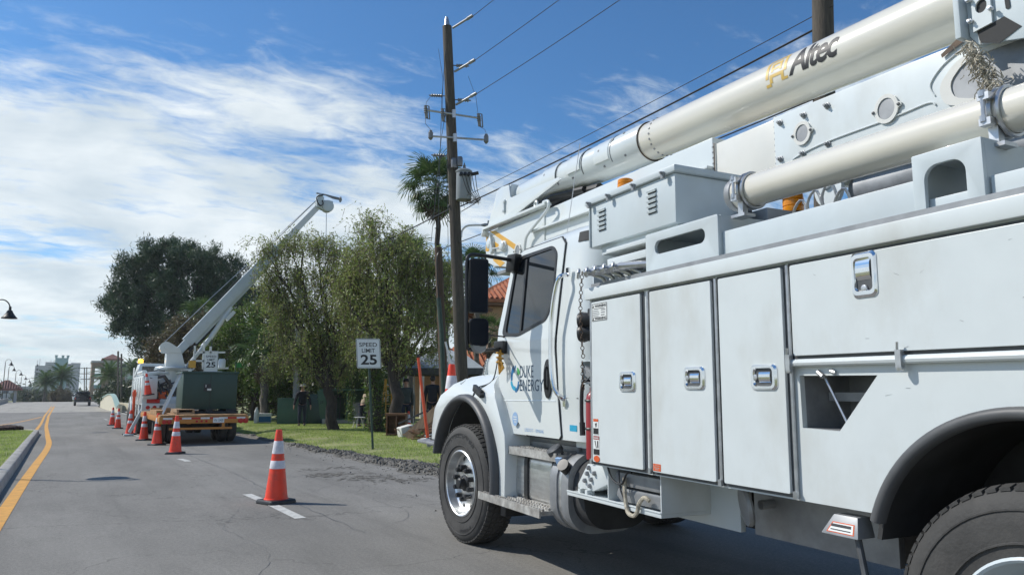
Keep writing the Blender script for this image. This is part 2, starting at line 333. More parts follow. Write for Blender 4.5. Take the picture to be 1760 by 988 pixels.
# ------------------------------------------------------------------ setting: ground, road, bridge deck, markings, median, verge
from mathutils import noise as mn
def sm(a, b, x): t = min(1, max(0, (x-a)/(b-a))); return t*t*(3-2*t)
def hz(y): return (-.0072*(max(8, min(y, 50))-8) - .03*sm(50, 75, y) + .345*sm(75, 138, y) - 1.25*sm(138, 220, y))
def gz(x, y): return hz(y)*(1-sm(5.75, 7.2, x)*(1-sm(44, 62, y)))      # the verge stays level while the lane dips a little
def asphalt(name, c0, c1, crack=.6, speck=1.0):
    m = bpy.data.materials.new(name); m.use_nodes = True; t = m.node_tree; n = t.nodes; l = t.links.new; b = n['Principled BSDF']
    b.inputs['Roughness'].default_value = .85; b.inputs['Specular IOR Level'].default_value = .3
    tc = n.new('ShaderNodeTexCoord')
    def noise(sc, det, stretch=(1,1,1), ro=.6):
        mp = n.new('ShaderNodeMapping'); mp.inputs['Scale'].default_value = stretch; l(tc.outputs['Object'], mp.inputs[0])
        z = n.new('ShaderNodeTexNoise'); z.inputs['Scale'].default_value = sc; z.inputs['Detail'].default_value = det; z.inputs['Roughness'].default_value = ro; l(mp.outputs[0], z.inputs[0]); return z
    def rng_(x, a, c, lo=0., hi=1.):
        r = n.new('ShaderNodeMapRange'); r.inputs[1].default_value = a; r.inputs[2].default_value = c; r.inputs[3].default_value = lo; r.inputs[4].default_value = hi; l(x, r.inputs[0]); return r.outputs[0]
    def mixc(f, a, c, bt='MIX'):
        k = n.new('ShaderNodeMixRGB'); k.blend_type = bt
        for i, x in enumerate((f, a, c)):
            if isinstance(x, (int, float)): k.inputs[i].default_value = x
            elif isinstance(x, tuple): k.inputs[i].default_value = (*x, 1)
            else: l(x, k.inputs[i])
        return k.outputs[0]
    def mth(op, a, c):
        k = n.new('ShaderNodeMath'); k.operation = op
        for i, x in enumerate((a, c)):
            if isinstance(x, (int, float)): k.inputs[i].default_value = x
            else: l(x, k.inputs[i])
        return k.outputs[0]
    col = mixc(rng_(noise(.55, 6, (1, .35, 1)).outputs[0], .32, .68), c0, c1)
    col = mixc(rng_(noise(2.2, 8, (1.4, .5, 1), .7).outputs[0], .5, .8, 0, .35), col, tuple(x*.62 for x in c0))
    col = mixc(1.0, col, rng_(noise(150, 2).outputs[0], .3, .7, 1-.34*speck, 1+.34*speck), 'MULTIPLY')
    col = mixc(1.0, col, rng_(noise(34, 3).outputs[0], .3, .7, 1-.16*speck, 1+.16*speck), 'MULTIPLY')
    ws = noise(1.2, 4); av = n.new('ShaderNodeVectorMath'); av.operation = 'ADD'; l(tc.outputs['Object'], av.inputs[0])
    sc_ = n.new('ShaderNodeVectorMath'); sc_.operation = 'SCALE'; l(ws.outputs[1], sc_.inputs[0]); sc_.inputs['Scale'].default_value = 1.3; l(sc_.outputs[0], av.inputs[1])
    vo = n.new('ShaderNodeTexVoronoi'); vo.feature = 'DISTANCE_TO_EDGE'; vo.inputs['Scale'].default_value = .42; l(av.outputs[0], vo.inputs['Vector'])
    ck = mth('MULTIPLY', rng_(vo.outputs['Distance'], .0, .008, 1, 0), rng_(noise(.5, 3).outputs[0], .42, .55))
    col = mixc(mth('MULTIPLY', ck, crack), col, tuple(x*.35 for x in c0))
    col = mixc(rng_(noise(1.1, 5, (1.6, .06, 1), .65).outputs[0], .52, .72, 0, .38), col, tuple(x*.60 for x in c0))
    l(col, b.inputs['Base Color'])
    bp = n.new('ShaderNodeBump'); bp.inputs['Strength'].default_value = .5; bp.inputs['Distance'].default_value = .012
    l(noise(120, 3).outputs[0], bp.inputs['Height']); l(bp.outputs[0], b.inputs['Normal']); return m
M['asph'] = asphalt('grey_asphalt', (.165,.159,.145), (.245,.236,.216))
M['deck'] = asphalt('pale_bridge_concrete', (.30,.285,.25), (.38,.36,.32), .3, .5)
M['lawn'] = mat('lawn_soil_and_thatch', (.16,.185,.065), .95, scale=.9, col2=(.27,.275,.11), bump=.6, bscale=26, detail=9, dirt=(.20,.17,.10), dscale=1.7, damt=.7)

def sheet(name, xl, xr, y0, y1, dz, m, ny=None, nx=6, h=hz, wob=0):
    ny = ny or max(2, int((y1-y0)/2.5)); V = []; F = []
    for j in range(ny+1):
        y = y0+(y1-y0)*j/ny; a = xl(y) if callable(xl) else xl; c = xr(y) if callable(xr) else xr
        for i in range(nx+1): V.append((a+(c-a)*i/nx, y, h(y)+dz))
    for j in range(ny):
        for i in range(nx): k = j*(nx+1)+i; F.append((k, k+1, k+nx+2, k+nx+1))
    mb = MB(); mb.add(V, F); o = mb.build(name, m, fix=False); return o
# one lawn/earth sheet out to the horizon
ys = [-60,-30,0]+[8+4*i for i in range(54)]+[230,300,500,750]; xs = [-690,-400,-80,-20,0,5.7,6.4,7.3,30,80,400,690]; nq = len(xs)
V = [(x, y, gz(x, y)-.006-(.05 if x < 6 else 0)) for y in ys for x in xs]
F = [(j*nq+i, j*nq+i+1, j*nq+i+nq+1, j*nq+i+nq) for j in range(len(ys)-1) for i in range(nq-1)]
g = MB(); g.add(V, F); tag(g.build('ground', M['lawn'], fix=False), kind='structure')
def edge(y):                                              # ragged right-hand edge of the asphalt
    b = 5.45 + .012*(y-10) if y < 33 else 5.73
    if y > 33: b -= 1.2*sm(36, 70, y)
    b += 1.6*(1-sm(3.5, 9.5, y))
    return b + .06*math.sin(y*1.9) + .05*math.sin(y*4.3+1) + .03*math.sin(y*9.1)
tag(sheet('road', -9.5, edge, -40, 80, 0, M['asph'], ny=460, nx=8), kind='structure')
tag(sheet('bridge_deck', -9.2, 5.0, 79, 190, .004, M['deck'], ny=60), kind='structure')
# markings: each stripe its own sheet 4 mm above the asphalt
def stripe(path, w, m, name, dz=.004, label=None):
    V = []; F = []
    for i, (x, y) in enumerate(path):
        a, b = Vector(path[max(0, i-1)]), Vector(path[min(len(path)-1, i+1)]); d = (b-a).normalized(); q = Vector((-d.y, d.x))*w/2
        V += [(x+q.x, y+q.y, hz(y)+dz), (x-q.x, y-q.y, hz(y)+dz)]
    F = [(2*i, 2*i+1, 2*i+3, 2*i+2) for i in range(len(path)-1)]
    mb = MB(); mb.add(V, F); return tag(mb.build(name, m, fix=False), kind='structure')
def spl(pts, n=8):
    P = [Vector((*p, 0)) if len(p) == 2 else Vector(p) for p in pts]; o = []
    for i in range(len(P)-1):
        p0, p1, p2, p3 = P[max(0, i-1)], P[i], P[i+1], P[min(len(P)-1, i+2)]
        for k in range(n):
            t = k/n; o.append(.5*((2*p1)+(p2-p0)*t+(2*p0-5*p1+4*p2-p3)*t*t+(3*p1-p0-3*p2+p3)*t**3))
    o.append(P[-1]); return o
yl = [(p.x, p.y) for p in spl([(-.62,-10),(-.58,5),(-.52,12),(-.44,18),(-.36,23),(-.36,27),(-.46,31),(-.58,36),(-.78,45),(-.95,58),(-1.1,72),(-1.2,110),(-1.2,140)])]
stripe(yl, .15, M['yline'], 'yellow_edge_line')
stripe([(p.x, p.y) for p in spl([(-1.02,36),(-1.1,48),(-1.24,60),(-1.36,72),(-1.46,110),(-1.46,140)])], .13, M['yline'], 'yellow_centre_line')
stripe([(p.x, p.y) for p in spl([(-4.6,37.5),(-3.4,44),(-2.2,54),(-1.45,64)])], .13, M['yline'], 'yellow_gore_line')
for y in (8.44, 17.3, 29.9, 42.0, 54.2):                  # broken white lane line
    ln = 2.5 if y < 10 else .85 if y < 20 else 1.2 if y < 35 else 2.0
    stripe([(2.315, y), (2.30, y+ln*.5), (2.245, y+ln)], .125, M['wline'], 'white_lane_dash')
stripe([(p.x, p.y) for p in spl([(5.0,34),(4.75,46),(4.45,60),(4.2,80),(4.0,130)])], .11, M['wline'], 'white_edge_line')
# fresh sealed joints and the joint of the bridge
stripe([(-9,78.8),(-1,79.0),(4.6,79.2)], .25, M['dark'], 'bridge_joint', .008)

# open cracks and sealed seams in the lane: thin irregular ribbons
ck = MB()
def crack(pts, w, seed):
    P = spl(pts, 14); V = []
    for i, p in enumerate(P):
        d = (P[min(i+1, len(P)-1)]-P[max(i-1, 0)]).normalized(); q = Vector((-d.y, d.x, 0)); o = .05*mn.noise((p.x*3+seed, p.y*3, 0))+.025*mn.noise((p.x*11, p.y*11, seed)); k = w*max(.12, .55+.9*mn.noise((p.x*7, p.y*7, seed+4)))
        for s_ in (-1, 1): V.append((p.x+q.x*(o+s_*k), p.y+q.y*(o+s_*k), hz(p.y)+.0025))
    ck.add(V, [(2*i, 2*i+1, 2*i+3, 2*i+2) for i in range(len(P)-1)])
for n_, (pts, w) in enumerate((([(2.62,7.2),(2.58,10.5),(2.66,14),(2.6,18.5),(2.62,24)],.013),([(2.62,13.2),(3.4,13.0),(4.2,13.4),(5.2,13.1)],.008),([(-.3,12.2),(.6,12.5),(1.5,12.3),(2.6,12.7)],.007),([(1.2,5.6),(1.6,6.8),(1.5,8.2),(1.9,9.6)],.0035),([(2.9,7.4),(3.5,8.2),(3.6,9.6),(4.4,10.6)],.004),([(-.1,20.3),(1.0,20.6),(2.4,20.4)],.010),([(.4,7.4),(1.3,7.2),(2.1,7.6),(2.7,7.3)],.003),([(3.0,10.6),(3.8,11.6),(4.6,11.9),(5.3,12.6)],.006),([(1.0,3.9),(1.9,4.6),(2.6,4.5)],.003),([(.3,15.2),(1.2,15.0),(2.3,15.5)],.006))): crack(pts, w*.62, n_*3.7)
tag(ck.build('road_cracks', M['dgrey'], fix=False, smooth=0), kind='stuff')

# median island: kerb swept round a rounded nose, turf inside
kp = [(-.72,-30),(-.72,0),(-.73,12),(-.76,20),(-.80,27),(-.82,33)] + [(-2.9+2.08*math.cos(R(a)), 34+3.0*math.sin(R(a))) for a in range(0, 181, 12)] + [(-4.98,27),(-5.0,0),(-5.0,-30)]
kp2 = spl([(*p, 0) for p in kp], 4)
prof = [(-.03,0),(-.005,.13),(.02,.155),(.15,.165),(.17,.14),(.17,0)]
rings = []
for i, p in enumerate(kp2):
    d = (kp2[min(i+1, len(kp2)-1)]-kp2[max(i-1, 0)]).normalized(); q = Vector((-d.y, d.x, 0))
    rings.append([(p.x+q.x*a, p.y+q.y*a, hz(p.y)+b) for a, b in prof])
kb = MB(); kb.loft(rings, True); tag(kb.build('median_kerb', M['kerb'], smooth=50), kind='structure')
gut = [(p.x-.13*0+0, p.y) for p in kp2 if p.x > -2.9]
mi = [(p.x, p.y) for p in kp2]
md = MB(); inner = []
for i, p in enumerate(kp2):
    d = (kp2[min(i+1, len(kp2)-1)]-kp2[max(i-1, 0)]).normalized(); inner.append((p.x-d.y*.16, p.y+d.x*.16))
md.plate([inner], lambda p, q, t: (p, q, hz(q)+.02+t), .12); tag(md.build('median_turf_base', M['lawn'], smooth=0), kind='structure')

# the soil strip torn up along the verge
soil = MB(); V = []; nx, ny = 26, 420; y0, y1 = 5.0, 30.0
def soilw(y): return (.85 if y < 13 else .85-.52*sm(13, 20, y)) - .15*sm(20, 28, y)
for j in range(ny+1):
    y = y0+(y1-y0)*j/ny; e = edge(y)-.12-.08*math.sin(y*3.1); w = soilw(y)*(1+.18*math.sin(y*2.3)+.12*math.sin(y*5.7))
    for i in range(nx+1):
        t = i/nx; x = e+w*t; z = (.055*math.sin(math.pi*min(1, t*1.1)) if t < .9 else .02)
        z += (.05*mn.noise((x*5, y*5, 1))+.045*mn.noise((x*13, y*13, 3))+.02*mn.noise((x*31, y*31, 5)))*min(1, 6*t)*min(1, 6*(1-t)+.1)*(1 if y < 17 else .6)
        V.append((x, y, gz(x, y)+z+.004))
F = [(j*(nx+1)+i, j*(nx+1)+i+1, (j+1)*(nx+1)+i+1, (j+1)*(nx+1)+i) for j in range(ny) for i in range(nx)]
soil.add(V, F); tag(soil.build('verge_soil', M['soil'], fix=False, smooth=60), kind='structure')
cd_ = MB()
for k in range(2600):                                     # clods heaped along the strip
    y = 6.5+15*rng.uniform(0, 1)**1.2; t = rng.uniform(.05, .98); x = edge(y)-.12-.08*math.sin(y*3.1)+soilw(y)*t; r = rng.uniform(.012, .045)*(1.25 if rng.uniform() < .2 else 1); a = rng.uniform(0, 6.28)
    z = gz(x, y)+.05*math.sin(math.pi*min(1, t*1.1))+rng.uniform(-.01, .03); q = [Vector((x+r*rng.uniform(.7,1.3)*math.cos(a+i*1.57), y+r*rng.uniform(.7,1.3)*math.sin(a+i*1.57), z+rng.uniform(-.3,.3)*r)) for i in range(4)]
    cd_.add(q+[Vector((x, y, z+r*rng.uniform(.6,1.1))), Vector((x, y, z-r*.7))], [(0,1,4),(1,2,4),(2,3,4),(3,0,4),(1,0,5),(2,1,5),(3,2,5),(0,3,5)])
tag(cd_.build('soil_clods', M['soil'], fix=False, smooth=0), kind='stuff')
cl = MB()
for k in range(260):                                     # crumbs of soil on and beside the asphalt
    y = rng.uniform(7, 22); x = edge(y)+rng.normal(-.05, .32) if k % 3 else edge(y)-abs(rng.normal(0, .9))*(1 if y < 16 else .5)
    r = rng.uniform(.006, .022); a = rng.uniform(0, 6.28); zz = gz(x, y)
    b = [Vector((x+r*math.cos(a+i*2.1), y+r*math.sin(a+i*2.1), zz+.001)) for i in range(3)]; cl.add(b+[Vector((x, y, zz+r*.8+.004))], [(0,1,3),(1,2,3),(2,0,3)])
tag(cl.build('soil_crumbs', M['soil'], fix=False, smooth=0), kind='stuff')
db = MB()
for cx, cy, n_ in ((4.05,12.9,110),(4.4,12.1,80),(4.8,11.4,60),(4.3,14.0,40)):     # darker smears of dirt swept onto the lane
    for k in range(n_):
        x, y = cx+rng.normal(0,.28), cy+rng.normal(0,.16); r = rng.uniform(.01,.04)
        db.add([(x+r*math.cos(i*1.26+k)*1.6, y+r*math.sin(i*1.26+k), gz(x, y)+.005) for i in range(5)], [(0,1,2,3,4)])
tag(db.build('dirt_smears', M['soil'], fix=False, smooth=0), kind='stuff')

# ------------------------------------------------------------------ grass
def grass(name, P, hgt, wid, m, lean=.5):
    P = np.asarray(P); n = len(P); a = rng.uniform(0, 6.283, n); h = hgt*rng.uniform(.5, 1.3, n)
    d = np.stack([np.cos(a), np.sin(a), np.zeros(n)], 1); s = np.stack([-np.sin(a), np.cos(a), np.zeros(n)], 1)
    tip = P + d*(h*lean*rng.uniform(0, 1.4, n))[:, None]; tip[:, 2] += h
    w = wid*rng.uniform(.7, 1.3, n)[:, None]
    V = np.stack([P-s*w, P+s*w, tip], 1).reshape(-1, 3); F = np.arange(3*n).reshape(n, 3)
    return link(bpy.data.objects.new(name, fast_mesh(name, V, F, m)))
def scatter(n, x0, x1, y0, y1, ok):
    o = []
    while len(o) < n:
        x = rng.uniform(x0, x1, 40000); y = y0+(y1-y0)*rng.uniform(0, 1, 40000)**1.25
        o += [(a, b, z) for a, b, z in ok(x, y)]
    return np.array(o[:n])
def ok_verge(x, y):
    e = np.array([edge(v)+soilw(v)*(.93+.12*math.sin(v*2.3)) - .14*abs(math.sin(v*7)) if v < 30 else edge(v)+.2 for v in y])
    nz = np.sin(x*1.9+np.sin(y*1.3)*2)*np.sin(y*1.1+np.cos(x*.8)*2)
    k = (x > e) & (nz > -.75+.25*rng.uniform(-1, 1, len(x)))
    return [(a, b, gz(a, b)-.008) for a, b in zip(x[k], y[k])]
tag(grass('verge_grass', scatter(150000, 5.3, 15, 8, 40, ok_verge), .042, .006, M['lf_gr']), kind='stuff')
def ok_med(x, y):
    k = ((x > -4.8) & (x < -.93) & (y < 34.3)) | ((y >= 34.3) & (y < 35.2) & (x > -4.2) & (x < -1.5))
    return [(a, b, hz(b)+.135) for a, b in zip(x[k], y[k])]
tag(grass('median_grass', scatter(70000, -4.9, -.9, 11, 35.4, ok_med), .04, .006, M['lf_gr']), kind='stuff')
# low mulch bed at the nose of the median
ml = MB()
for k in range(420):
    a = rng.uniform(0, 6.28); r = math.sqrt(rng.uniform(0, 1)); x, y = -3.1+1.6*r*math.cos(a), 35.5+1.1*r*math.sin(a)
    s_ = rng.uniform(.05, .16); ml.sph((x, y, hz(y)+.14+s_*.4), (s_*1.2, s_*1.2, s_*.9), 5, 3)
tag(ml.build('mulch_bed', M['mulch'], fix=False, smooth=0), kind='stuff')
# ------------------------------------------------------------------ the near bucket truck (u forward, v to the right from the left flank, w up)
TR = thing('bucket_truck', 'large white bucket truck filling the right side, boom stowed over its cab', 'truck', (3.18, 6.14, 0))
TR.rotation_euler = (0, R(-.5), R(85.634))
UV = lambda u, v, w: (u, -v, w)
def TB(): return MB(UV)
def side(v): return lambda p, q, t: (p, v-t, q)           # plates on the flank: t grows towards the viewer's side

# ---- chassis and under-body
mb = TB(); mb.box(-9.0, 1.2, .78, .88, .55, .82); mb.box(-9.0, 1.2, 1.56, 1.66, .55, .82)
mb.box(-8.6, -1.9, .7, 1.75, .82, .9); mb.lathe((.19,.3,.52), (0,-1,0), [(.06,-1.9),(.06,.1)], 10); mb.lathe((-4.85,.1,.58), (0,-1,0), [(.09,-2.2),(.09,0)], 10)
mb.box(-.9, .9, .75, 1.7, .45, 1.2); mb.box(-1.8, -1.0, 1.0, 1.6, .5, 1.0)
mb.build('chassis', M['dark'], TR)
# ---- wheels
def wheel_mesh():
    w = MB(); w.lathe((0,0,0), (0,1,0), caps=False, n=80, prof=[(.285,0),(.31,.0),(.40,-.012),(.47,.0),(.515,.02),(.53,.05),(.533,.14),(.53,.235),(.515,.262),(.475,.284),(.40,.292),(.31,.282),(.285,.28)])
    for k in range(64):
        a = 2*math.pi*k/64; c, s = math.cos(a), math.sin(a); a2 = a+.03; c2, s2 = math.cos(a2), math.sin(a2)
        w.obox((c*.528, .243, s*.528), (-s*.019, 0, c*.019), (-c*.006, .022, -s*.006), (c*.006, 0, s*.006))
        w.obox((c*.532, .037, s*.532), (-s*.019, 0, c*.019), (0, .022, 0), (c*.008, 0, s*.008))
        for y_ in (.095, .14, .19): w.obox((c2*.533, y_, s2*.533), (-s2*.018, .006, c2*.018), (0, .017, 0), (c2*.006, 0, s2*.006))
    for rr in (.345, .455): w.ring((0, .289 if rr < .4 else .287, 0), (0,1,0), rr, .005, 64, 5)
    return w.mesh('wheel', M['rubber'], 50)
def rim_mesh(front):
    w = MB()
    if front: pr = [(.30,.24),(.302,.285),(.292,.292),(.283,.285),(.278,.25),(.268,.215),(.25,.203),(.20,.213),(.13,.232),(.10,.235),(.0,.235)]
    else: pr = [(.30,.25),(.302,.285),(.292,.292),(.283,.285),(.275,.24),(.25,.12),(.20,.06),(.15,.05),(.0,.05)]
    w.lathe((0,0,0), (0,1,0), pr, 64, caps=False); return w.mesh('rim', M['alu'] if front else M['greyw'], 40)
WM = wheel_mesh(); RM = rim_mesh(True); RR = rim_mesh(False)
nut = MB(); nut.lathe((0,0,0), (0,1,0), [(.023,0),(.023,.045),(.018,.055),(.0,.056)], 10); NUT = nut.mesh('lug_nut', M['black'])
hub = MB(); hub.lathe((0,0,0), (0,1,0), [(.075,.20),(.073,.245),(.052,.255),(.05,.30),(.04,.312),(.0,.313)], 24); HUB = hub.mesh('hub', M['black'])
hole = MB(); hole.lathe((0,0,0), (0,1,0), [(.0,-.001),(.016,0),(.016,.004),(.0,.005)], 12); HOLE = hole.mesh('hand_hole', M['dark'])
def tyre_text(m, s, a0, a1, r0, r1):
    text(m, s, lambda p, q: ((r0+(r1-r0)*q)*math.cos(p), .2915-.003*abs(q-.5), (r0+(r1-r0)*q)*math.sin(p)), a0, a1, 0, 1, bold=.02)
def wheel(u, v, w, steer=0, front=True, txt=True):
    o = inst('wheel', WM, TR, (u, -v-.292, w), (0, R(-6), R(steer))); inst('rim', RM if front else RR, o); inst('hub', HUB, o)
    for k in range(10):
        a = 2*math.pi*k/10+.2; inst('lug_nut', NUT, o, (.143*math.cos(a), .231 if front else .06, .143*math.sin(a)))
        if front: a += .31; inst('hand_hole', HOLE, o, (.222*math.cos(a), .209, .222*math.sin(a)), (R(0), 0, 0), (1, 1, 1.35))
    if txt:
        m = MB(); tyre_text(m, 'BRIDGESTONE', R(122), R(28), .395, .45); m.build('tyre_lettering', M['blackp'], o, smooth=0); m = MB(); tyre_text(m, 'M853', R(262), R(231), .395, .435); m.build('tyre_lettering', M['blackp'], o, smooth=0)
    return o
wheel(.19, .0, .535, 4); wheel(-4.85, -.02, .56, 0, False, False)
for (u, v) in ((.19, 2.14), (-4.85, 2.14)): inst('wheel', WM, TR, (u, -v-.292, .54))
inst('wheel', WM, TR, (-4.85, -.36-.292, .56))

# ---- cab: lofted shell
def cabring(w, uf, ur, v, r, rb):
    o = []
    for cu, cv, a, rr in ((uf-r, v+r, 0, r), (ur+rb, v+rb, 90, rb), (ur+rb, 2.44-v-rb, 180, rb), (uf-r, 2.44-v-r, 270, r)):
        for i in range(7):
            t = R(a+15*i); o.append((cu+rr*math.cos(t), cv-rr*math.sin(t), w))
    return o
SEC = [(1.03,-0.3,-1.86,0.15,0.1,0.2),(1.1,-0.29,-1.87,0.15,0.1,0.21),(1.3,-0.28,-1.87,0.152,0.1,0.21),(1.34,-0.28,-1.87,0.144,0.1,0.21),(1.8,-0.27,-1.87,0.15,0.12,0.22),(2.1,-0.33,-1.865,0.18,0.14,0.23),(2.45,-0.43,-1.86,0.215,0.16,0.24),(2.56,-0.47,-1.85,0.228,0.2,0.26),(2.62,-0.53,-1.83,0.255,0.24,0.24),(2.67,-0.62,-1.79,0.32,0.3,0.33),(2.705,-0.78,-1.72,0.42,0.34,0.34),(2.73,-1.0,-1.6,0.62,0.25,0.25)]
mb = TB(); mb.loft([cabring(*s) for s in SEC]); mb.box(-1.86, -1.55, .22, .6, .98, 1.04)
CAB = mb.build('cab', M['white2'], TR, smooth=60)
def cabv(w): return .15 if w < 1.8 else .15+(w-1.8)*.1
def cside(off): return lambda p, q, t: (p, cabv(q)-off-t, q)
DOOR = [(-.345,1.93),(-.50,2.50),(-.56,2.56),(-.72,2.60),(-1.36,2.60),(-1.42,2.54),(-1.39,2.05),(-1.375,1.72),(-1.42,1.35),(-1.465,1.06),(-1.44,1.035),(-.90,1.035),(-.45,1.36),(-.37,1.55),(-.345,1.74)]
cb_ = Vector((-.95,1.8))
def grow(poly, d):
    c = Vector((sum(p[0] for p in poly)/len(poly), sum(p[1] for p in poly)/len(poly))); return [tuple(Vector(p)+(Vector(p)-c).normalized()*d) for p in poly]
WINO = [(-.43,1.87),(-.47,2.03),(-.57,2.48),(-.68,2.555),(-1.24,2.555),(-1.32,2.49),(-1.32,2.10),(-1.23,1.945),(-.74,1.845)]
WING = [(-.50,1.89),(-.595,2.45),(-.70,2.525),(-1.235,2.53),(-1.297,2.47),(-1.297,2.11),(-1.212,1.967),(-.74,1.872)]
def split(poly):                                          # add the belt-line break so plates follow the tumblehome
    o = []
    for i, p in enumerate(poly):
        q = poly[(i+1) % len(poly)]; o.append(p)
        if (p[1]-1.8)*(q[1]-1.8) < -1e-6: t = (1.8-p[1])/(q[1]-p[1]); o.append((p[0]+t*(q[0]-p[0]), 1.8))
    return o
lower = [(-.345,1.80),(-1.38,1.80),(-1.375,1.72),(-1.42,1.35),(-1.465,1.06),(-1.44,1.035),(-.90,1.035),(-.45,1.36),(-.37,1.55),(-.345,1.74)]
upper = [(-.345,1.80),(-.345,1.93),(-.50,2.50),(-.56,2.56),(-.72,2.60),(-1.36,2.60),(-1.42,2.54),(-1.39,2.05),(-1.38,1.80)]
sl_ = TB(); sl_.plate([grow(DOOR, .012)], cside(.004), .003); sl_.build('door_seal', M['dark'], CAB, smooth=0)
dr = TB(); dr.plate([lower], cside(.010), .006); dr.plate([upper, roundpoly(WINO, .06)[::-1]], cside(.010), .006)
dr.add([(-.50,.1305,1.304),(-1.40,.1305,1.314),(-1.40,.1335,1.322),(-.50,.1335,1.312)], [(0,1,2,3)])
DR = dr.build('door', M['white2'], TR, smooth=0)
fr = TB(); fr.plate([roundpoly(WINO, .06), roundpoly(WING, .05)[::-1]], cside(.008), .014); fr.plate([[(-.775,1.88),(-.775,2.51),(-.805,2.51),(-.805,1.88)]], cside(.010), .013); fr.build('window_frame', M['black'], DR, smooth=0)
gl = TB(); gl.plate([WING], cside(.006), .006); gl.build('window', M['glass'], DR, smooth=0)
# door handle: recessed black paddle with a bar
hd = TB(); hp = [(-1.285+.062*math.cos(t)*1, 1.485+.152*math.sin(t)) for t in [2*math.pi*i/24 for i in range(24)]]
hd.plate([hp], cside(.014), .016); hd.tube([(-1.285,.112,1.40),(-1.285,.10,1.44),(-1.285,.10,1.54),(-1.285,.112,1.58)], .010, 8); hd.build('door_handle', M['black'], DR, bev=.004)
# cab rear quarter: seam, black roof-corner band, grab bar
def cring_at(w):
    for i in range(len(SEC)-1):
        if SEC[i][0] <= w <= SEC[i+1][0]:
            t = (w-SEC[i][0])/(SEC[i+1][0]-SEC[i][0]); return cabring(*[a+(b-a)*t for a, b in zip(SEC[i], SEC[i+1])])
mb = TB(); r1, r2 = cring_at(2.52), cring_at(2.60); c0 = Vector((-1.1,1.22,2.6))
def push(p, d): p = Vector(p); q = Vector((p.x-c0.x, p.y-c0.y, 0)).normalized(); return p+q*d
idx = list(range(7, 14)); f1 = [push(r1[i], .006) for i in idx]; f2 = [push(r2[i], .008) for i in idx]; f0 = [push(r1[i], -.02) for i in idx]; f3 = [push(r2[i], -.02) for i in idx]
mb.loft([f0, f1, f2, f3], False, closed=False); mb.build('roof_corner_trim', M['dark'], CAB)
mb = TB(); mb.tube([(-1.47,.146,1.34),(-1.70,.150,1.34)], .004, 6); mb.build('cab_seam', M['dark'], CAB)
gb = TB(); gb.tube([Vector(p) for p in spl([(-1.53,.16,2.27),(-1.52,.10,2.25),(-1.475,.085,2.14),(-1.44,.075,1.95),(-1.43,.07,1.70),(-1.455,.075,1.45),(-1.50,.10,1.36),(-1.51,.145,1.33)], 5)], .017, 10)
gb.obox((-1.54,.165,2.29), (.02,0,0), (0,.008,0), (0,0,.035)); gb.obox((-1.515,.145,1.31), (.02,0,0), (0,.008,0), (0,0,.035)); gb.build('grab_handle', M['chrome'], CAB, bev=0)
ws_ = TB(); ws_.add([(-.262,.40,1.85),(-.262,2.04,1.85),(-.43,1.98,2.50),(-.43,.46,2.50)], [(0,1,2,3)]); ws_.build('windscreen', M['glass'], CAB, fix=False)
# lettering and decals on the door
dc = lambda p, q: (p, .1325 if q < 1.80 else cabv(q)-.0175, q)
t1 = TB(); text(t1, 'DUKE', dc, -.795, -1.035, 1.497, 1.597); text(t1, 'ENERGY', dc, -.795, -1.205, 1.388, 1.482); t1.build('door_lettering', M['navy'], DR, smooth=0, fix=False)
def ell(cu, cw, a, b, t0, t1, rot=0, n=12):
    o = []
    for i in range(n+1):
        t = R(t0+(t1-t0)*i/n); x, y = a*math.cos(t), b*math.sin(t); c, s = math.cos(R(rot)), math.sin(R(rot)); o.append((cu-(x*c-y*s), cw+x*s+y*c))
    return o
def cres(mb, cu, cw, a, b, t0, t1, k, rot=0, mi=0):      # crescent: an arc band
    o = ell(cu, cw, a, b, t0, t1, rot); i_ = ell(cu, cw, a*k, b*(k+.04), t0, t1, rot)
    n = len(o); mb.add([dc(*p) for p in o+i_], [(j, j+1, n+j+1, n+j) for j in range(n-1)], mi)
e = TB()
cres(e, -.685,1.49,.062,.115, 95, 190, .45, 0, 1); cres(e, -.70,1.49,.085,.10, 195, 285, .60, 0, 0); cres(e, -.725,1.485,.055,.11, 250, 350, .62, 0, 1)
cres(e, -.74,1.50,.065,.085, 25, 88, .30, 0, 2); cres(e, -.72,1.49,.045,.115, 90, 150, .75, 0, 1); cres(e, -.72,1.49,.078,.118, -62, -25, .84, 0, 3)
e.build('door_emblem', [M['cyan'], M['blue'], M['lgreen'], M['navy']], DR, smooth=0, fix=False)
t3 = TB(); t3.add([dc(*p) for p in circ(-.71,1.155,.052,28,.058)], [tuple(range(28))]); t3.build('round_seal_decal', M['lblue'], DR, smooth=0, fix=False)
t3b = TB(); d2 = lambda p, q: (p, .1315, q)
for i, (a, b) in enumerate(((1.168,1.176),(1.148,1.156))): t3b.add([d2(-.68,a), d2(-.742,a), d2(-.742,b), d2(-.68,b)], [(0,1,2,3)])
for uu in (-.70,-.722): t3b.add([d2(uu,1.125), d2(uu-.01,1.125), d2(uu-.01,1.137), d2(uu,1.137)], [(0,1,2,3)])
t3b.build('seal_print', M['paper'], DR, smooth=0, fix=False)
t4 = TB(); text(t4, 'USDOT - 094646', dc, -.885, -1.205, 1.062, 1.09); t4.build('registration_lettering', M['lblue'], DR, smooth=0, fix=False)
t5 = TB(); v5 = lambda p, q: (p, .149, q)
t5.add([v5(-1.575,1.10), v5(-1.675,1.10), v5(-1.675,1.145), v5(-1.575,1.145)], [(0,1,2,3)]); t5.build('blue_sticker', M['cyan'], CAB, smooth=0, fix=False)

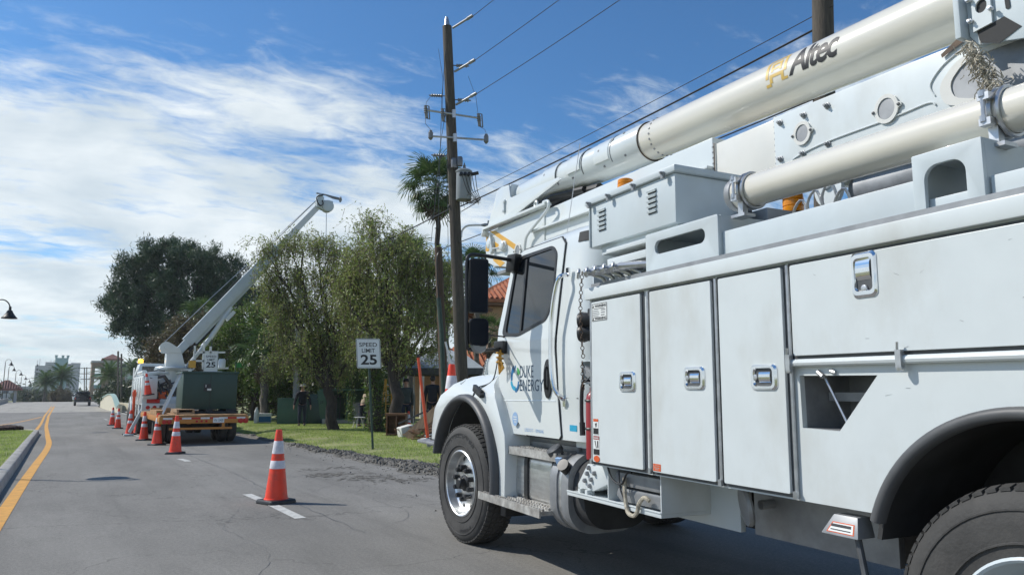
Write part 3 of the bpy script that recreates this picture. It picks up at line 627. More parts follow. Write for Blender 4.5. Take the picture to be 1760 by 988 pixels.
# ---- hood, fender, bumper
mb = TB()
def hs(u, v, sh, top, base):
    h = [(v+.03, base), (v+.012, sh-.30), (v, sh-.13), (v+.004, sh-.09), (v+.022, sh-.04), (v+.06, sh-.005), (v+.13, sh+.02), (v+.35, top-.02), (1.22, top)]
    return [(u, a, b) for a, b in h] + [(u, 2.44-a, b) for a, b in h[-2::-1]]
mb.loft([hs(-.31,.175,1.80,1.86,1.0), hs(-.08,.19,1.765,1.83,1.0), hs(.06,.205,1.71,1.80,1.0), hs(.16,.25,1.63,1.77,1.0), hs(.42,.36,1.56,1.72,1.0), hs(.9,.5,1.46,1.62,1.0), hs(1.18,.58,1.33,1.5,.95), hs(1.24,.62,1.25,1.4,.9)])
HOOD = mb.build('hood', M['white2'], TR, smooth=50)
def fend(v0, mirror=False):
    top = [(-.30,1.52),(.0,1.535),(.3,1.515),(.6,1.45),(.85,1.335),(1.02,1.2),(1.09,1.0),(1.09,.88)]
    arch = [(.17+.70*math.cos(R(a)), .62+.70*math.sin(R(a))) for a in range(22, 181, 8)] + [(-.53,.50)]
    rear = [(-.66,.50),(-.67,.86),(-.655,1.02),(-.46,1.33),(-.36,1.44)]
    return top + arch + rear
mb = TB()
P0 = fend(0); sec = []
for vv, k in ((.045,1.0),):
    mb.plate([P0], lambda p, q, t: (p, .06+t+ (0 if q < 1.40 else (q-1.40)*.9*(1-t)), q), .55)
FEN = mb.build('fender', M['white2'], TR, bev=.035, smooth=50)
mb = TB(); mb.plate([[(p, q) for p, q in P0]], lambda p, q, t: (p, 1.85+t, q), .5); mb.build('fender', M['white2'], TR, smooth=40)
# wheel well lining and rubber flare
mb = TB(); A = [R(a) for a in range(20, 190, 6)]
mb.loft([[(.17+rr*math.cos(a), vv, .62+rr*math.sin(a)) for rr, vv in ((.735,.13),(.69,.13),(.69,.66),(.735,.66))] for a in A]); mb.build('wheel_well', M['dark'], TR)
mb = TB(); A = [R(a) for a in range(12, 197, 5)]
mb.loft([[(.17+rr*math.cos(a)*(1 if a < R(90) else .985), vv, .61+rr*math.sin(a)) for rr, vv in ((.745,.075),(.742,.02),(.722,-.008),(.70,-.012),(.682,.0),(.678,.09),(.70,.12))] for a in A])
mb.build('fender_flare', M['flare'], FEN, smooth=60)
# mud flap below the flare
mb = TB(); mb.box(-.60,-.50,.10,.62,.34,.52); mb.build('mud_flap', M['black'], FEN, bev=.01)
# hood latch: black rubber strap, and the round blank on the fender crown
mb = TB(); mb.obox((-.13,.045,1.385), (.085,0,.030), (0,.018,0), (-.012,0,.030)); mb.obox((-.20,.035,1.355), (.045,0,.016), (0,.02,0), (-.008,0,.02)); mb.build('hood_latch', M['black'], HOOD, bev=.008)
mb = TB(); mb.tube([Vector(p) for p in spl([(-.285,.19,1.80),(-.275,.17,1.65),(-.265,.14,1.50),(-.22,.10,1.445),(-.05,.07,1.41),(.02,.058,1.33)], 5)], .006, 6); mb.build('hood_seam', M['dark'], HOOD)
mb = TB(); mb.ring((.42,.13,1.475), (.1,-.6,.8), .038, .004, 20, 5); mb.build('fender_badge_ring', M['greyw'], FEN)
# vent on the slanted shoulder of the hood
vt = TB(); o_ = Vector((.07,.222,1.60)); nx_ = Vector((.30,-.92,.20)).normalized(); ux = Vector((.95,.31,0)).normalized(); uy = ux.cross(nx_)*-1; uy = uy if uy.z > 0 else -uy
vt.obox(o_, ux*.07, uy*.085, nx_*.02); vt.build('vent_frame', M['white2'], HOOD, bev=.01)
vb = TB()
for k in range(6): vb.obox(o_+nx_*.022+uy*(.065-.026*k), ux*.055, uy*.008, nx_*.003)
vb.build('vent_slot', M['dgrey'], HOOD)
t6 = TB(); text(t6, '106', lambda p, q: (p, .232, q), -.02, -.11, 1.645, 1.675); t6.build('hood_badge', M['mgrey'], HOOD, smooth=0, fix=False)
mb = TB(); mb.box(1.28,1.52,.34,2.1,.52,.80); mb.box(1.5,2.25,.30,.98,.76,.80); mb.build('front_bumper', M['mgrey'], TR, bev=.02)
mb = TB(); mb.box(1.235,1.27,.7,1.74,.85,1.3); mb.build('grille', M['dgrey'], TR, bev=.02)

# ---- mirrors
mm = TB()
mm.tube([Vector(p) for p in spl([(-.60,.19,2.525),(-.65,.02,2.525),(-.71,-.22,2.525),(-.735,-.315,2.505),(-.74,-.338,2.42),(-.755,-.342,2.1),(-.76,-.338,1.78),(-.75,-.30,1.725),(-.68,-.15,1.725),(-.50,.10,1.755)], 5)], .016, 10)
mm.tube([(-.76,-.26,1.86),(-.56,.0,1.86),(-.47,.16,1.86)], .007, 6); mm.lathe((-.47,.165,1.86), (-.3,-1,0), [(.025,0),(.025,.02),(.0,.03)], 10)
MIR = mm.build('mirror_arm', M['black'], TR)
mb = TB()
mb.obox((-.60,.175,2.50), (.055,-.015,0), (.02,.05,0), (-.02,0,.075)); mb.build('mirror_bracket', M['black'], MIR, bev=.012); mb = TB(); mb.obox((-.49,.115,1.765), (.055,-.02,0), (.02,.05,0), (0,0,.055)); mb.build('mirror_bracket', M['black'], MIR, bev=.012)
# the mirrors face backwards (towards -u) and stand across the truck; main one flat, lower one convex
def mirror(uc, vc, wc, hw, hh, depth, nm, r_):
    ax = Vector((-.13,1,0)).normalized(); bx = Vector((-1,-.13,0))   # across; backwards
    back = TB(); lp = rrect(-hw, hw, -hh, hh, r_, 5); c = Vector((uc, vc, wc))
    rings = []
    for k, s_ in ((0,1),(.5,1),(.8,.93),(1,.7)): rings.append([c + ax*(x*s_) + Vector((0,0,y*s_)) - bx*(depth*k) for x, y in lp])
    back.loft(rings); h = back.build(nm, M['black'], MIR, smooth=45)
    g = TB(); g.plate([[(x*.90, y*.955) for x, y in lp]], lambda p, q, t: tuple(c+ax*p+Vector((0,0,q))+bx*(.002+t)), .004); return h, g
h, g = mirror(-.80,-.25,2.25,.080,.228,.09,'main_mirror',.022); g.build('mirror_face', M['mirror'], h, smooth=0)
h, g = mirror(-.81,-.25,1.865,.083,.115,.08,'convex_mirror',.045); g.build('mirror_face', M['mirror'], h, smooth=0)
mb = TB(); mb.lathe((-.80,-.24,1.765), (1,0,0), [(.0,-.012),(.062,-.006),(.075,.02),(.06,.05),(.0,.06)], 20); mb.build('round_spot_mirror', M['mgrey'], MIR)
TMAT = Matrix.Translation((3.18, 6.14, 0)) @ Matrix.Rotation(R(85.634), 4, 'Z') @ Matrix.Rotation(R(-.5), 4, 'Y')
def WB(): return MB(lambda u, v, w: tuple(TMAT @ Vector((u, -v, w))))     # loose things lying on the truck, in world space
mb = WB()
for k in range(5): mb.tube([(-.50-.012*k,.085-.004*k,1.74),(-.50-.016*k+.01*math.sin(k*2),.075,1.64),(-.52-.022*k+.012,.08,1.53+.012*k)], .008, 6)
for w_ in (1.71,1.67,1.63): mb.ring((-.525,.075,w_), (0,.2,1), .03, .007, 12, 5)
tag(mb.build('rope', M['yrope']), 'short hank of yellow rope hanging from the mirror bracket beside the cab door', 'rope')
# ---- steps, tank
def step(u0, u1, v0, v1, w0, w1):
    m = TB(); m.box(u0, u1, v0, v1, w0, w1-.008); m.box(u0, u1, v0-.012, v0, w0-.015, w1+.006)
    n = int((u0-u1)/-.045)
    for i in range(abs(n)):
        for j in range(4):
            a = min(u0, u1)+.03+i*.045; b = v0+.03+j*(v1-v0-.06)/3.3; m.obox((a+.012*(j % 2), b, w1-.002), (.015,0,0), (0,.010,0), (0,0,.009))
    return m.build('step', M['tread'], TR, smooth=0)
step(-1.47, -.58, .10, .34, .885, .925); step(-1.40, -.28, .0, .26, .475, .515)
mb = TB(); lp = rrect(.17, .75, .47, .90, .09, 5)
mb.loft([[(u, a, b) for a, b in lp] for u in (-.67, -1.30)]); TK = mb.build('battery_box', M['alu'], TR, smooth=40)
for u in (-.86, -1.32): mb = TB(); mb.loft([[(u+d, a, b) for a, b in rrect(.155,.765,.455,.915,.1,5)] for d in (.028, -.028)]); mb.build('tank_strap', M['black'], TK, smooth=40)
mb = TB(); mb.loft([[(u, a, b) for a, b in rrect(.10, .72, .38, .93, .20, 8)] for u in (-1.36, -1.395, -1.60, -1.62)]); TK2 = mb.build('fuel_tank', M['alu'], TR, smooth=40)
for u, k in ((-1.43,.012),(-1.60,.012)):
    mb = TB(); mb.loft([[(u+d, a, b) for a, b in rrect(.10-k,.72+k,.38-k,.93+k,.21,8)] for d in (.05, -.05)]); mb.build('tank_band', M['mgrey'], TK2, smooth=40)
mb = TB(); mb.loft([[(u, a, b) for a, b in rrect(.13, .70, .42, .91, .20, 8)] for u in (-1.6, -1.78, -1.80)]); mb.build('tank_end', M['dark'], TK2, smooth=40)
mb = TB(); mb.lathe((-1.40,.16,.90), (.1,-.55,.8), [(.05,-.02),(.05,.03),(.062,.035),(.062,.075),(.05,.085),(0,.087)], 14); mb.build('filler_cap', M['dgrey'], TK2)
mb = TB(); mb.lathe((-1.60,.10,.84), (-.35,-.75,.5), [(.045,-.03),(.045,.05),(.0,.051)], 14); mb.build('filler_neck', M['black'], TK2)
mb = TB(); mb.obox((-1.55,.075,.885), (.03,-.005,0), (0,.01,.004), (0,-.008,.022)); mb.build('blue_rag_tag', M['lblue'], TK2)
mb = TB(); mb.box(-1.86,-.64,.30,.34,.93,1.03); mb.box(-1.5,-.75,.27,.30,.93,.975); mb.build('sill_bracket', M['mgrey'], TR, bev=.006)

# ---- service body
ARC = [(-4.85+.632*math.cos(R(a)), .70+.632*math.sin(R(a))) for a in range(20, 161, 5)]
REC = [(-3.88,1.475),(-4.285,1.472),(-4.085,1.235),(-3.885,1.24)]
out = [(-2.10,.915),(-4.255,.915)] + ARC + [(-5.445,.915),(-9.0,.915),(-9.0,2.02),(-2.10,2.02)]
mb = TB(); mb.plate([out, REC[::-1]], lambda p, q, t: (p, t, q), .03)
mb.box(-2.10,-2.13,.03,.66,.915,2.02); mb.box(-9,-2.13,.63,.66,.915,2.02); mb.box(-9,-2.13,.03,.63,1.95,1.99); mb.box(-4.2,-2.13,.03,.63,.915,.94)
mb.box(-9.0,-2.1,1.78,2.44,.915,2.02); mb.box(-2.13,-2.10,.66,1.78,.915,2.02); mb.box(-9.0,-2.13,.66,1.78,.95,1.0)
SB = mb.build('service_body', M['white'], TR, smooth=0)
mb = TB(); A = [R(a) for a in range(10, 171, 5)]
mb.loft([[(-4.85+rr*math.cos(a), vv, .70+rr*math.sin(a)) for rr, vv in ((.625,.03),(.645,.03),(.645,.63),(.625,.63))] for a in A]); mb.box(-5.5,-4.2,.62,.66,.4,1.4); mb.build('rear_wheel_well', M['dark'], SB)
mb = TB(); A = [R(a) for a in range(17, 164, 4)]
mb.loft([[(-4.85+rr*math.cos(a), vv, .70+rr*math.sin(a)) for rr, vv in ((.660,.004),(.657,-.016),(.645,-.028),(.625,-.030),(.612,-.018),(.610,.02))] for a in A]); mb.build('rear_fender_flare', M['flare'], SB, smooth=60)
# pocket behind the cut-out
mb = TB(); b0 = [(p, .031, q) for p, q in REC]; b1 = [(p-.02, .30, q) for p, q in REC]
mb.add(b0+b1, [(0,1,5,4),(1,2,6,5),(2,3,7,6),(3,0,4,7),(4,5,6,7)]); mb.box(-4.15,-3.9,.16,.18,1.36,1.40); mb.build('step_pocket', M['mgrey'], SB, fix=False, smooth=0)
mb = TB(); mb.tube([(-4.0,.02,1.475),(-4.11,.02,1.27)], .006, 6); mb.tube([(-3.99,-.005,1.49),(-4.02,-.008,1.47)], .012, 8); mb.tube([(-4.06,-.005,1.493),(-4.085,-.006,1.485)], .010, 8); mb.build('pocket_strut', M['steel'], SB)
# compartment doors
def latch(u, w, par, vert=False, nm='latch'):
    a, b = (.062,.10) if vert else (.088,.062); m = TB(); rg = []
    for k, dv in ((1.0,-.016),(.97,-.026),(.86,-.034),(.70,-.034),(.64,-.024)): rg.append([(u+(p-u)*k, dv, w+(q-w)*k) for p, q in rrect(u-a,u+a,w-b,w+b,.025)])
    m.loft(rg, False); bz = m.build(nm, M['chrome'], par, smooth=25); m = TB(); m.plate([[(u+(p-u)*.66, w+(q-w)*.66) for p, q in rrect(u-a,u+a,w-b,w+b,.025)]], side(-.019), .004); m.build('latch_recess', M['dgrey'], bz, smooth=0); m = TB()
    pa, pb = (.034,.045) if vert else (.036,.030); cu, cw = (u, w+.022) if vert else (u-.012, w+.002); rg = []
    for t in range(7): h = -1+t/3; rg.append([(cu-pa,-.024-.012*(1-h*h)**.5,cw+pb*h),(cu+pa,-.024-.012*(1-h*h)**.5,cw+pb*h),(cu+pa,-.022,cw+pb*h),(cu-pa,-.022,cw+pb*h)])
    m.loft(rg, True); m.build('latch_paddle', M['chrome'], bz, smooth=50); m = TB()
    m.lathe((u,-.024,w-.058) if vert else (u+.050,-.024,w), (0,-1,0), [(.015,0),(.014,.008),(.006,.010),(0,.009)], 12); m.build('latch_lock', M['steel'], bz); return bz
def comp(u0, u1, w0, w1, lu, lw, vert=False):
    m = TB(); m.plate([[(u0+.022,w0-.016),(u1-.018,w0-.016),(u1-.018,w1+.014),(u0+.022,w1+.014)]], side(-.001), .004); sh = m.build('door_gasket', M['dgrey'], SB, smooth=0)
    m = TB(); m.plate([rrect(u1, u0, w0, w1, .008, 2)], side(-.005), .017); d = m.build('compartment_door', M['white'], SB, smooth=0, bev=.004)
    latch(lu, lw, d, vert); return d
D1 = comp(-2.155,-2.700,.938,1.985,-2.56,1.455); D2 = comp(-2.795,-3.325,.938,1.985,-3.18,1.470); D3 = comp(-3.385,-3.815,.940,1.985,-3.685,1.470)
D4 = comp(-3.87,-5.85,1.565,1.985,-4.27,1.89,True)
for u in (-2.765,-3.355,-3.846,-2.135):
    m = TB(); m.tube([(u,-.012,.925),(u,-.012,1.992)], .009, 8); m.tube([(u,-.02,.922),(u,-.02,.955)], .014, 6); m.build('hinge_rod', M['steel'], SB)
m = TB(); m.tube([(-3.84,-.018,1.532),(-7.5,-.018,1.532)], .018, 10); RL = m.build('drip_rail', M['white'], SB)
for u in (-3.855,-4.415):
    m = TB(); m.obox((u,-.035,1.535), (.012,0,0), (0,.012,0), (0,0,.035)); m.tube([(u+.008,-.04,1.54),(u,-.045,1.60)], .005, 6); m.lathe((u,-.035,1.50), (0,-1,0), [(.014,-.01),(.014,.01),(0,.012)], 10); m.build('rail_clip', M['steel'], RL)
m = TB(); m.plate([[(-2.085,2.005),(-9,2.005),(-9,2.085),(-2.085,2.085)]], side(.0), .035); m.box(-9,-2.085,0,.32,2.06,2.085); m.build('top_rail', M['white'], SB, bev=.008)
m = TB(); m.box(-9,-2.09,.02,.3,2.085,2.12); m.build('rail_gutter', M['mgrey'], SB)
# stickers
pl = lambda p, q: (p, -.0235, q); pl2 = lambda p, q: (p, -.0245, q)
def rect(m, u0, u1, w0, w1, f=pl, mi=0): m.add([f(u0,w0), f(u1,w0), f(u1,w1), f(u0,w1)], [(0,1,2,3)], mi)
m = TB(); rect(m,-2.165,-2.345,1.855,1.972,pl,0)
for a, b in ((1.968,1.971),(1.856,1.859)): rect(m,-2.168,-2.342,a,b,pl2,1)
for a in (-2.168,-2.340): rect(m,a,a-.003,1.857,1.970,pl2,1)
text(m,'WARNING',pl2,-2.20,-2.335,1.945,1.963,1,bold=.03); text(m,'WARNING',pl2,-2.20,-2.335,1.862,1.880,1,bold=.03)
for a in (1.945,1.862): m.add([pl2(-2.172,a), pl2(-2.192,a), pl2(-2.182,a+.017)], [(0,1,2)], 1)
rect(m,-2.185,-2.32,1.935,1.9385,pl2,1)
for k in range(5): rect(m,-2.175,-2.245-.006*(k % 3),1.922-.011*k,1.926-.011*k,pl2,2)
for k in range(3): rect(m,-2.275,-2.325+.004*k,1.922-.017*k,1.929-.017*k,pl2,2)
m.build('warning_sticker', [M['paper'], M['blackp'], M['mgrey']], D1, smooth=0, fix=False)
m = TB(); rect(m,-2.168,-2.225,1.115,1.215); rect(m,-2.168,-2.225,1.198,1.215,pl2,1); rect(m,-2.168,-2.225,1.118,1.155,pl2,2); m.add([pl2(-2.188,1.185), pl2(-2.21,1.190), pl2(-2.205,1.165), pl2(-2.196,1.160)], [(0,1,2,3)], 2)
m.build('hand_hazard_sticker', [M['paper'], M['orangs'], M['blackp']], D1, smooth=0, fix=False)
m = TB(); rect(m,-2.168,-2.235,.985,1.105); rect(m,-2.168,-2.235,1.083,1.105,pl2,1); rect(m,-2.168,-2.235,.987,1.022,pl2,2); text(m,'DANGER',lambda p, q: (p,-.0255,q),-2.172,-2.231,1.088,1.099,0,bold=.03)
m.add([pl2(-2.180,1.075), pl2(-2.190,1.075), pl2(-2.205,1.028), pl2(-2.198,1.028)], [(0,1,2,3)], 2); rect(m,-2.212,-2.225,1.03,1.075,pl2,2)
m.build('danger_sticker', [M['paper'], M['redp'], M['blackp']], D1, smooth=0, fix=False)
rf = TB(); rf.plate([circ(-2.205,.960,.034,24,.020)], side(-.021), .005)
rf.build('round_reflector', M['orangs'], D1, smooth=0)
m = TB(); rect(m,-2.80,-2.87,.945,.985); text(m,'CAUTION',pl2,-2.806,-2.862,.970,.978,1); rect(m,-2.81,-2.86,.961,.964,pl2,1); rect(m,-2.82,-2.85,.952,.955,pl2,1)
m.build('orange_sticker', [M['orangs'], M['wline']], D2, smooth=0, fix=False)
m = TB()
for k in range(24):
    u, w = rng.uniform(-4.9,-3.9), rng.uniform(1.0,1.95); L_ = rng.uniform(.01,.05); a = rng.normal(0,.5)
    if (w < 1.55 and 0 < -3.87-u < .44) or (u+4.85)**2+(w-.7)**2 < .55: continue
    e = -.0232 if w > 1.565 else -.0012
    m.add([(u,e,w),(u-L_*math.cos(a),e,w+L_*math.sin(a)),(u-L_*math.cos(a)+.0006,e,w+L_*math.sin(a)-rng.uniform(.0006,.0018)),(u,e,w-.0015)], [(0,1,2,3)])
o = m.build('paint_scuffs', M['mgrey'], SB, smooth=0, fix=False); o['kind'] = 'stuff'
# below the body: outrigger foot, pad tray, skirt, step light, rod
m = TB(); m.plate([[(-1.93,.90),(-2.08,.905),(-2.20,.905),(-2.20,.80),(-2.0,.725),(-1.80,.725),(-1.80,.75)]], lambda p, q, t: (p, .08+t, q), .22); m.box(-1.86,-1.83,.06,.12,.68,.725); m.box(-1.95,-1.92,.06,.12,.68,.725)
OB = m.build('outrigger_bracket', M['white'], TR, bev=.01)
for a, b in ((-1.95,.875),(-2.02,.845),(-1.93,.835),(-1.98,.80),(-1.90,.785),(-1.96,.755)):
    m = TB(); m.lathe((a,.08,b), (0,-1,0), [(.017,0),(.017,.012),(.010,.022),(0,.023)], 6); m.build('bolt', M['mgrey'], OB)
m = TB(); m.box(-2.77,-1.70,.05,.75,.665,.69); m.box(-2.77,-1.70,.045,.06,.69,.70); m.box(-2.775,-2.765,.05,.75,.69,.91); m.box(-2.225,-2.215,.05,.75,.69,.90); m.build('pad_tray', M['white'], TR, bev=.003)
m = TB(); m.box(-2.765,-2.23,.70,.745,.69,.91); m.build('tray_back', M['dark'], TR)
m = TB(); m.box(-3.02,-2.3,.42,.46,.60,.93); m.build('side_skirt', M['greyw'], TR, bev=.006)
m = TB(); m.lathe((-3.30,.22,.80), (.45,-.8,-.15), [(.0,0),(.10,.0),(.105,.012),(.10,.03),(0,.032)], 24); m.tube([(-3.3,.3,.8),(-3.35,.75,.82)], .025, 8); m.build('outrigger_foot', M['mgrey'], TR)
m = TB(); m.box(-4.05,-3.17,.38,.42,.62,.92); m.build('body_skirt', M['mgrey'], TR, bev=.006)
m = TB(); m.add([(-3.98,-.03,.80),(-4.17,-.03,.80),(-4.17,.08,.80),(-3.98,.08,.80),(-4.03,.0,.885),(-4.15,.0,.885),(-4.15,.08,.885),(-4.03,.08,.885)], [(0,3,2,1),(4,5,6,7),(0,1,5,4),(1,2,6,5),(2,3,7,6),(3,0,4,7)]); SLT = m.build('side_marker_housing', M['mgrey'], TR, bev=.008)
fmk = lambda e: (lambda p, q: (p, -.031-e+(q-.80)*.353, q))
m = TB(); f = fmk(0); m.add([f(-4.01,.812), f(-4.148,.812), f(-4.143,.855), f(-4.033,.855)], [(0,1,2,3)], 0); f = fmk(.001); m.add([f(-4.018,.816), f(-4.142,.816), f(-4.138,.851), f(-4.038,.851)], [(0,1,2,3)], 1)
f = fmk(.002); m.add([f(-4.03,.836), f(-4.13,.836), f(-4.13,.847), f(-4.03,.847)], [(0,1,2,3)], 2); m.add([f(-4.03,.823), f(-4.13,.823), f(-4.13,.827), f(-4.03,.827)], [(0,1,2,3)], 2); m.build('marker_plate', [M['orangs'], M['paper'], M['blackp']], SLT, smooth=0, fix=False)
m = TB(); m.tube([(-4.13,.02,.80),(-4.18,.0,.62),(-4.22,-.03,.45)], .014, 8); m.build('hanging_rod', M['dgrey'], TR)
# loose pads and rope in the tray (things of their own)
for nm, z, k in (('upper', .800, 0), ('lower', .702, .01)):
    m = WB(); m.loft([[(-2.255-k+a, .07+k, z+b), (-2.76-k*.3, .075+k, z+b), (-2.76-k*.3, .62, z+b), (-2.255-k+a, .62, z+b)] for a, b in ((-.05,0),(0,.035),(-.02,.07),(-.03,.085))]); o = m.build('outrigger_pad', M['mgrey'], bev=.012)
    tag(o, f'grey outrigger pad, {nm} of the two slabs stacked in the truck side tray', 'pad', 'outrigger pads in the truck tray')
m = WB(); m.tube([Vector(p) for p in spl([(-2.40,.055,.86),(-2.42,.04,.78),(-2.44,.035,.70),(-2.47,.03,.655),(-2.52,.03,.645),(-2.56,.03,.67),(-2.58,.03,.72),(-2.62,.04,.765),(-2.66,.05,.75)], 5)], .013, 7)
tag(m.build('rope', M['rope']), 'frayed pale rope end looped over the edge of the pad tray under the truck', 'rope')
m = TB(); m.tube([Vector(p) for p in spl([(-2.22,.05,.905),(-2.30,.03,.84),(-2.40,.03,.82),(-2.46,.03,.89),(-2.50,.04,.90)], 5)], .007, 6); m.tube([Vector(p) for p in spl([(-2.36,.04,.90),(-2.385,.03,.80),(-2.42,.03,.74),(-2.44,.03,.70)], 5)], .006, 6); m.build('black_cable', M['black'], TR)
# behind the cab: bracket panel, horns, chain, extinguisher
m = TB(); m.box(-2.075,-1.895,.20,.23,1.60,2.24); m.box(-2.078,-2.060,.05,.23,1.44,2.26); m.box(-2.07,-1.90,.05,.23,1.595,1.605); m.box(-2.07,-1.90,.05,.23,1.44,1.45); m.box(-1.915,-1.90,.05,.22,1.44,1.60)
m.build('headboard_bracket', M['greyw'], TR, bev=.004)
m = TB()
for w_ in (1.89, 1.80): m.lathe((-1.93,.11,w_), (.75,-.65,-.05), [(.05,-.12),(.052,0),(.065,.05),(.055,.085),(0,.09)], 14)
m.box(-2.05,-1.94,.08,.2,1.74,1.97); m.build('horn', M['black'], TR, bev=.01)
def chain(m, p0, p1, n, sag=0):
    p0, p1 = Vector(p0), Vector(p1)
    for i in range(n):
        t = (i+.5)/n; c = p0.lerp(p1, t); c.y -= sag*math.sin(math.pi*t); a = i % 2
        m.ring(c, (1,0,0) if a else (.3,-1,0), (p1-p0).length/n*.52, .0032, 8, 4)
m = TB(); chain(m, (-1.955,.035,2.23), (-1.965,.03,1.62), 22, .02); chain(m, (-1.95,.03,1.60), (-1.955,.03,1.40), 8); m.build('chain', M['rust'], TR)
m = TB(); m.tube([(-1.93,.04,1.57),(-2.05,.04,1.5),(-1.97,.04,1.46),(-2.04,.04,1.45)], .006, 5); m.obox((-2.0,.05,1.52), (.04,0,.02), (0,.01,0), (-.01,0,.03)); m.build('shackle', M['mgrey'], TR)
m = TB(); m.lathe((-1.985,.09,.93), (0,0,1), [(.0,0),(.046,.005),(.048,.03),(.048,.40),(.04,.44),(.02,.46),(.02,.49),(0,.492)], 18); EX = m.build('fire_extinguisher', M['redp'], TR)
m = TB(); m.tube([Vector(p) for p in spl([(-1.985,.09,1.43),(-1.95,.06,1.47),(-1.90,.06,1.42),(-1.895,.055,1.28),(-1.91,.05,1.12)], 6)], .014, 8); m.tube([(-1.91,.05,1.18),(-1.915,.05,1.09)], .02, 8); m.build('hose', M['black'], EX)
m = TB(); m.ring((-1.985,.09,1.14), (0,0,1), .05, .008, 18, 6); m.ring((-1.985,.09,1.33), (0,0,1), .05, .008, 18, 6); m.build('clamp_band', M['black'], EX)

# ---- upper side: shelf, hooks, racks, rail, tool box
m = TB(); m.plate([[(-2.23,2.275),(-2.66,2.275),(-2.66,2.225),(-2.31,2.225),(-2.24,2.16)]], lambda p, q, t: (p, .06+t, q), .03); m.box(-2.66,-2.22,.06,.45,2.315,2.345); m.build('hook_shelf', M['white'], TR, bev=.004)
m = TB(); m.box(-2.66,-2.22,.30,.32,2.085,2.31); m.build('shelf_back', M['mgrey'], TR)
for k in range(5):
    u = -2.20-.085*k; v = -.02+.012*k; m = TB(); c = Vector((u-.05, v+.12, 2.135)); m.lathe(c, (0,-1,0), [(.062,-.012),(.062,.0),(.0,.001)], 18); m.build('round_plate', M['greyw'], TR)
    m = TB(); m.tube([(u-.07,v+.08,2.06),(u-.04,v+.04,2.14),(u+.02,v-.01,2.175)], .014, 8)
    m.tube([(u-.12,v+.08,2.185),(u+.05,v-.05,2.185)], [.026,.024], 10); m.ring((u+.085,v-.075,2.182), (.5,-.8,.1), .026, .012, 14, 6)
    m.build('ring_hook', M['steel'], TR)
def rack(u0, u1, w0, w1, loops):
    m = TB(); m.plate(loops, lambda p, q, t: (p, .06-t, q), .022)
    m.box(u1, u1+.02, .06, .50, w0, w1); m.box(u0-.02, u0, .06, .50, w0, w1); m.box(u1+.02, u0-.02, .06, .48, w1-.02, w1-.002)
    return m.build('tube_rack', M['greyw'], TR, bev=.003)
rack(-2.69,-3.335,2.085,2.354, [roundpoly([(-2.69,2.085),(-3.335,2.085),(-3.335,2.354),(-2.69,2.354)], .012, 2), rrect(-3.23,-2.78,2.216,2.299,.038,5)[::-1]])
AR = [(-4.52+.0,2.10)]+[(-4.575+.055*math.cos(R(a)),2.235+.058*math.sin(R(a))) for a in range(0,91,15)]+[(-4.632+.055*math.cos(R(a)),2.235+.058*math.sin(R(a))) for a in range(90,181,15)]+[(-4.687,2.10)]
rack(-4.472,-4.752,2.085,2.349, [[(-4.472,2.085),(-4.472,2.345),(-4.476,2.349),(-4.752,2.349),(-4.752,2.085),(-4.687,2.085)]+AR[::-1]+[(-4.52,2.085)]])
m = TB(); m.box(-4.5,-3.34,.066,.09,2.085,2.257); m.box(-2.70,-3.33,.07,.09,2.085,2.205); m.box(-4.73,-4.5,.066,.09,2.085,2.165); m.box(-9.0,-4.76,.066,.09,2.085,2.20); m.build('bed_rail', M['greyw'], TR, bev=.004)
# tool box behind the cab
m = TB(); m.box(-2.91,-1.94,.10,.64,2.40,2.705); BX = m.build('tool_box', M['greyw'], TR, bev=.008)
m = TB(); m.box(-2.935,-1.92,.077,.67,2.708,2.752); m.build('box_lid', M['greyw'], BX, bev=.012)
for u in (-1.995,-2.24,-2.53,-2.835): m = TB(); m.obox((u,.068,2.703), (.012,0,0), (0,.010,0), (0,0,.02)); m.lathe((u,.056,2.718), (0,-1,0), [(.009,0),(.007,.012),(0,.013)], 8); m.build('lid_clip', M['mgrey'], BX)
for u in (-2.117,-2.686):
    for k in range(5): m = TB(); m.obox((u,.094,2.644-.0325*k), (.043,0,0), (0,.007,.004), (0,-.002,.0065)); m.build('louvre', M['greyw'], BX); m = TB(); m.obox((u,.0985,2.634-.0325*k), (.041,0,0), (0,.001,0), (0,0,.0055)); m.build('louvre_slot', M['dark'], BX)
m = TB(); m.tube([(-1.967,.093,2.405),(-1.967,.093,2.70)], .007, 6); m.build('box_hinge', M['greyw'], BX)
m = TB(); m.box(-2.88,-2.05,.14,.60,2.34,2.40); m.build('box_foot', M['greyw'], BX)
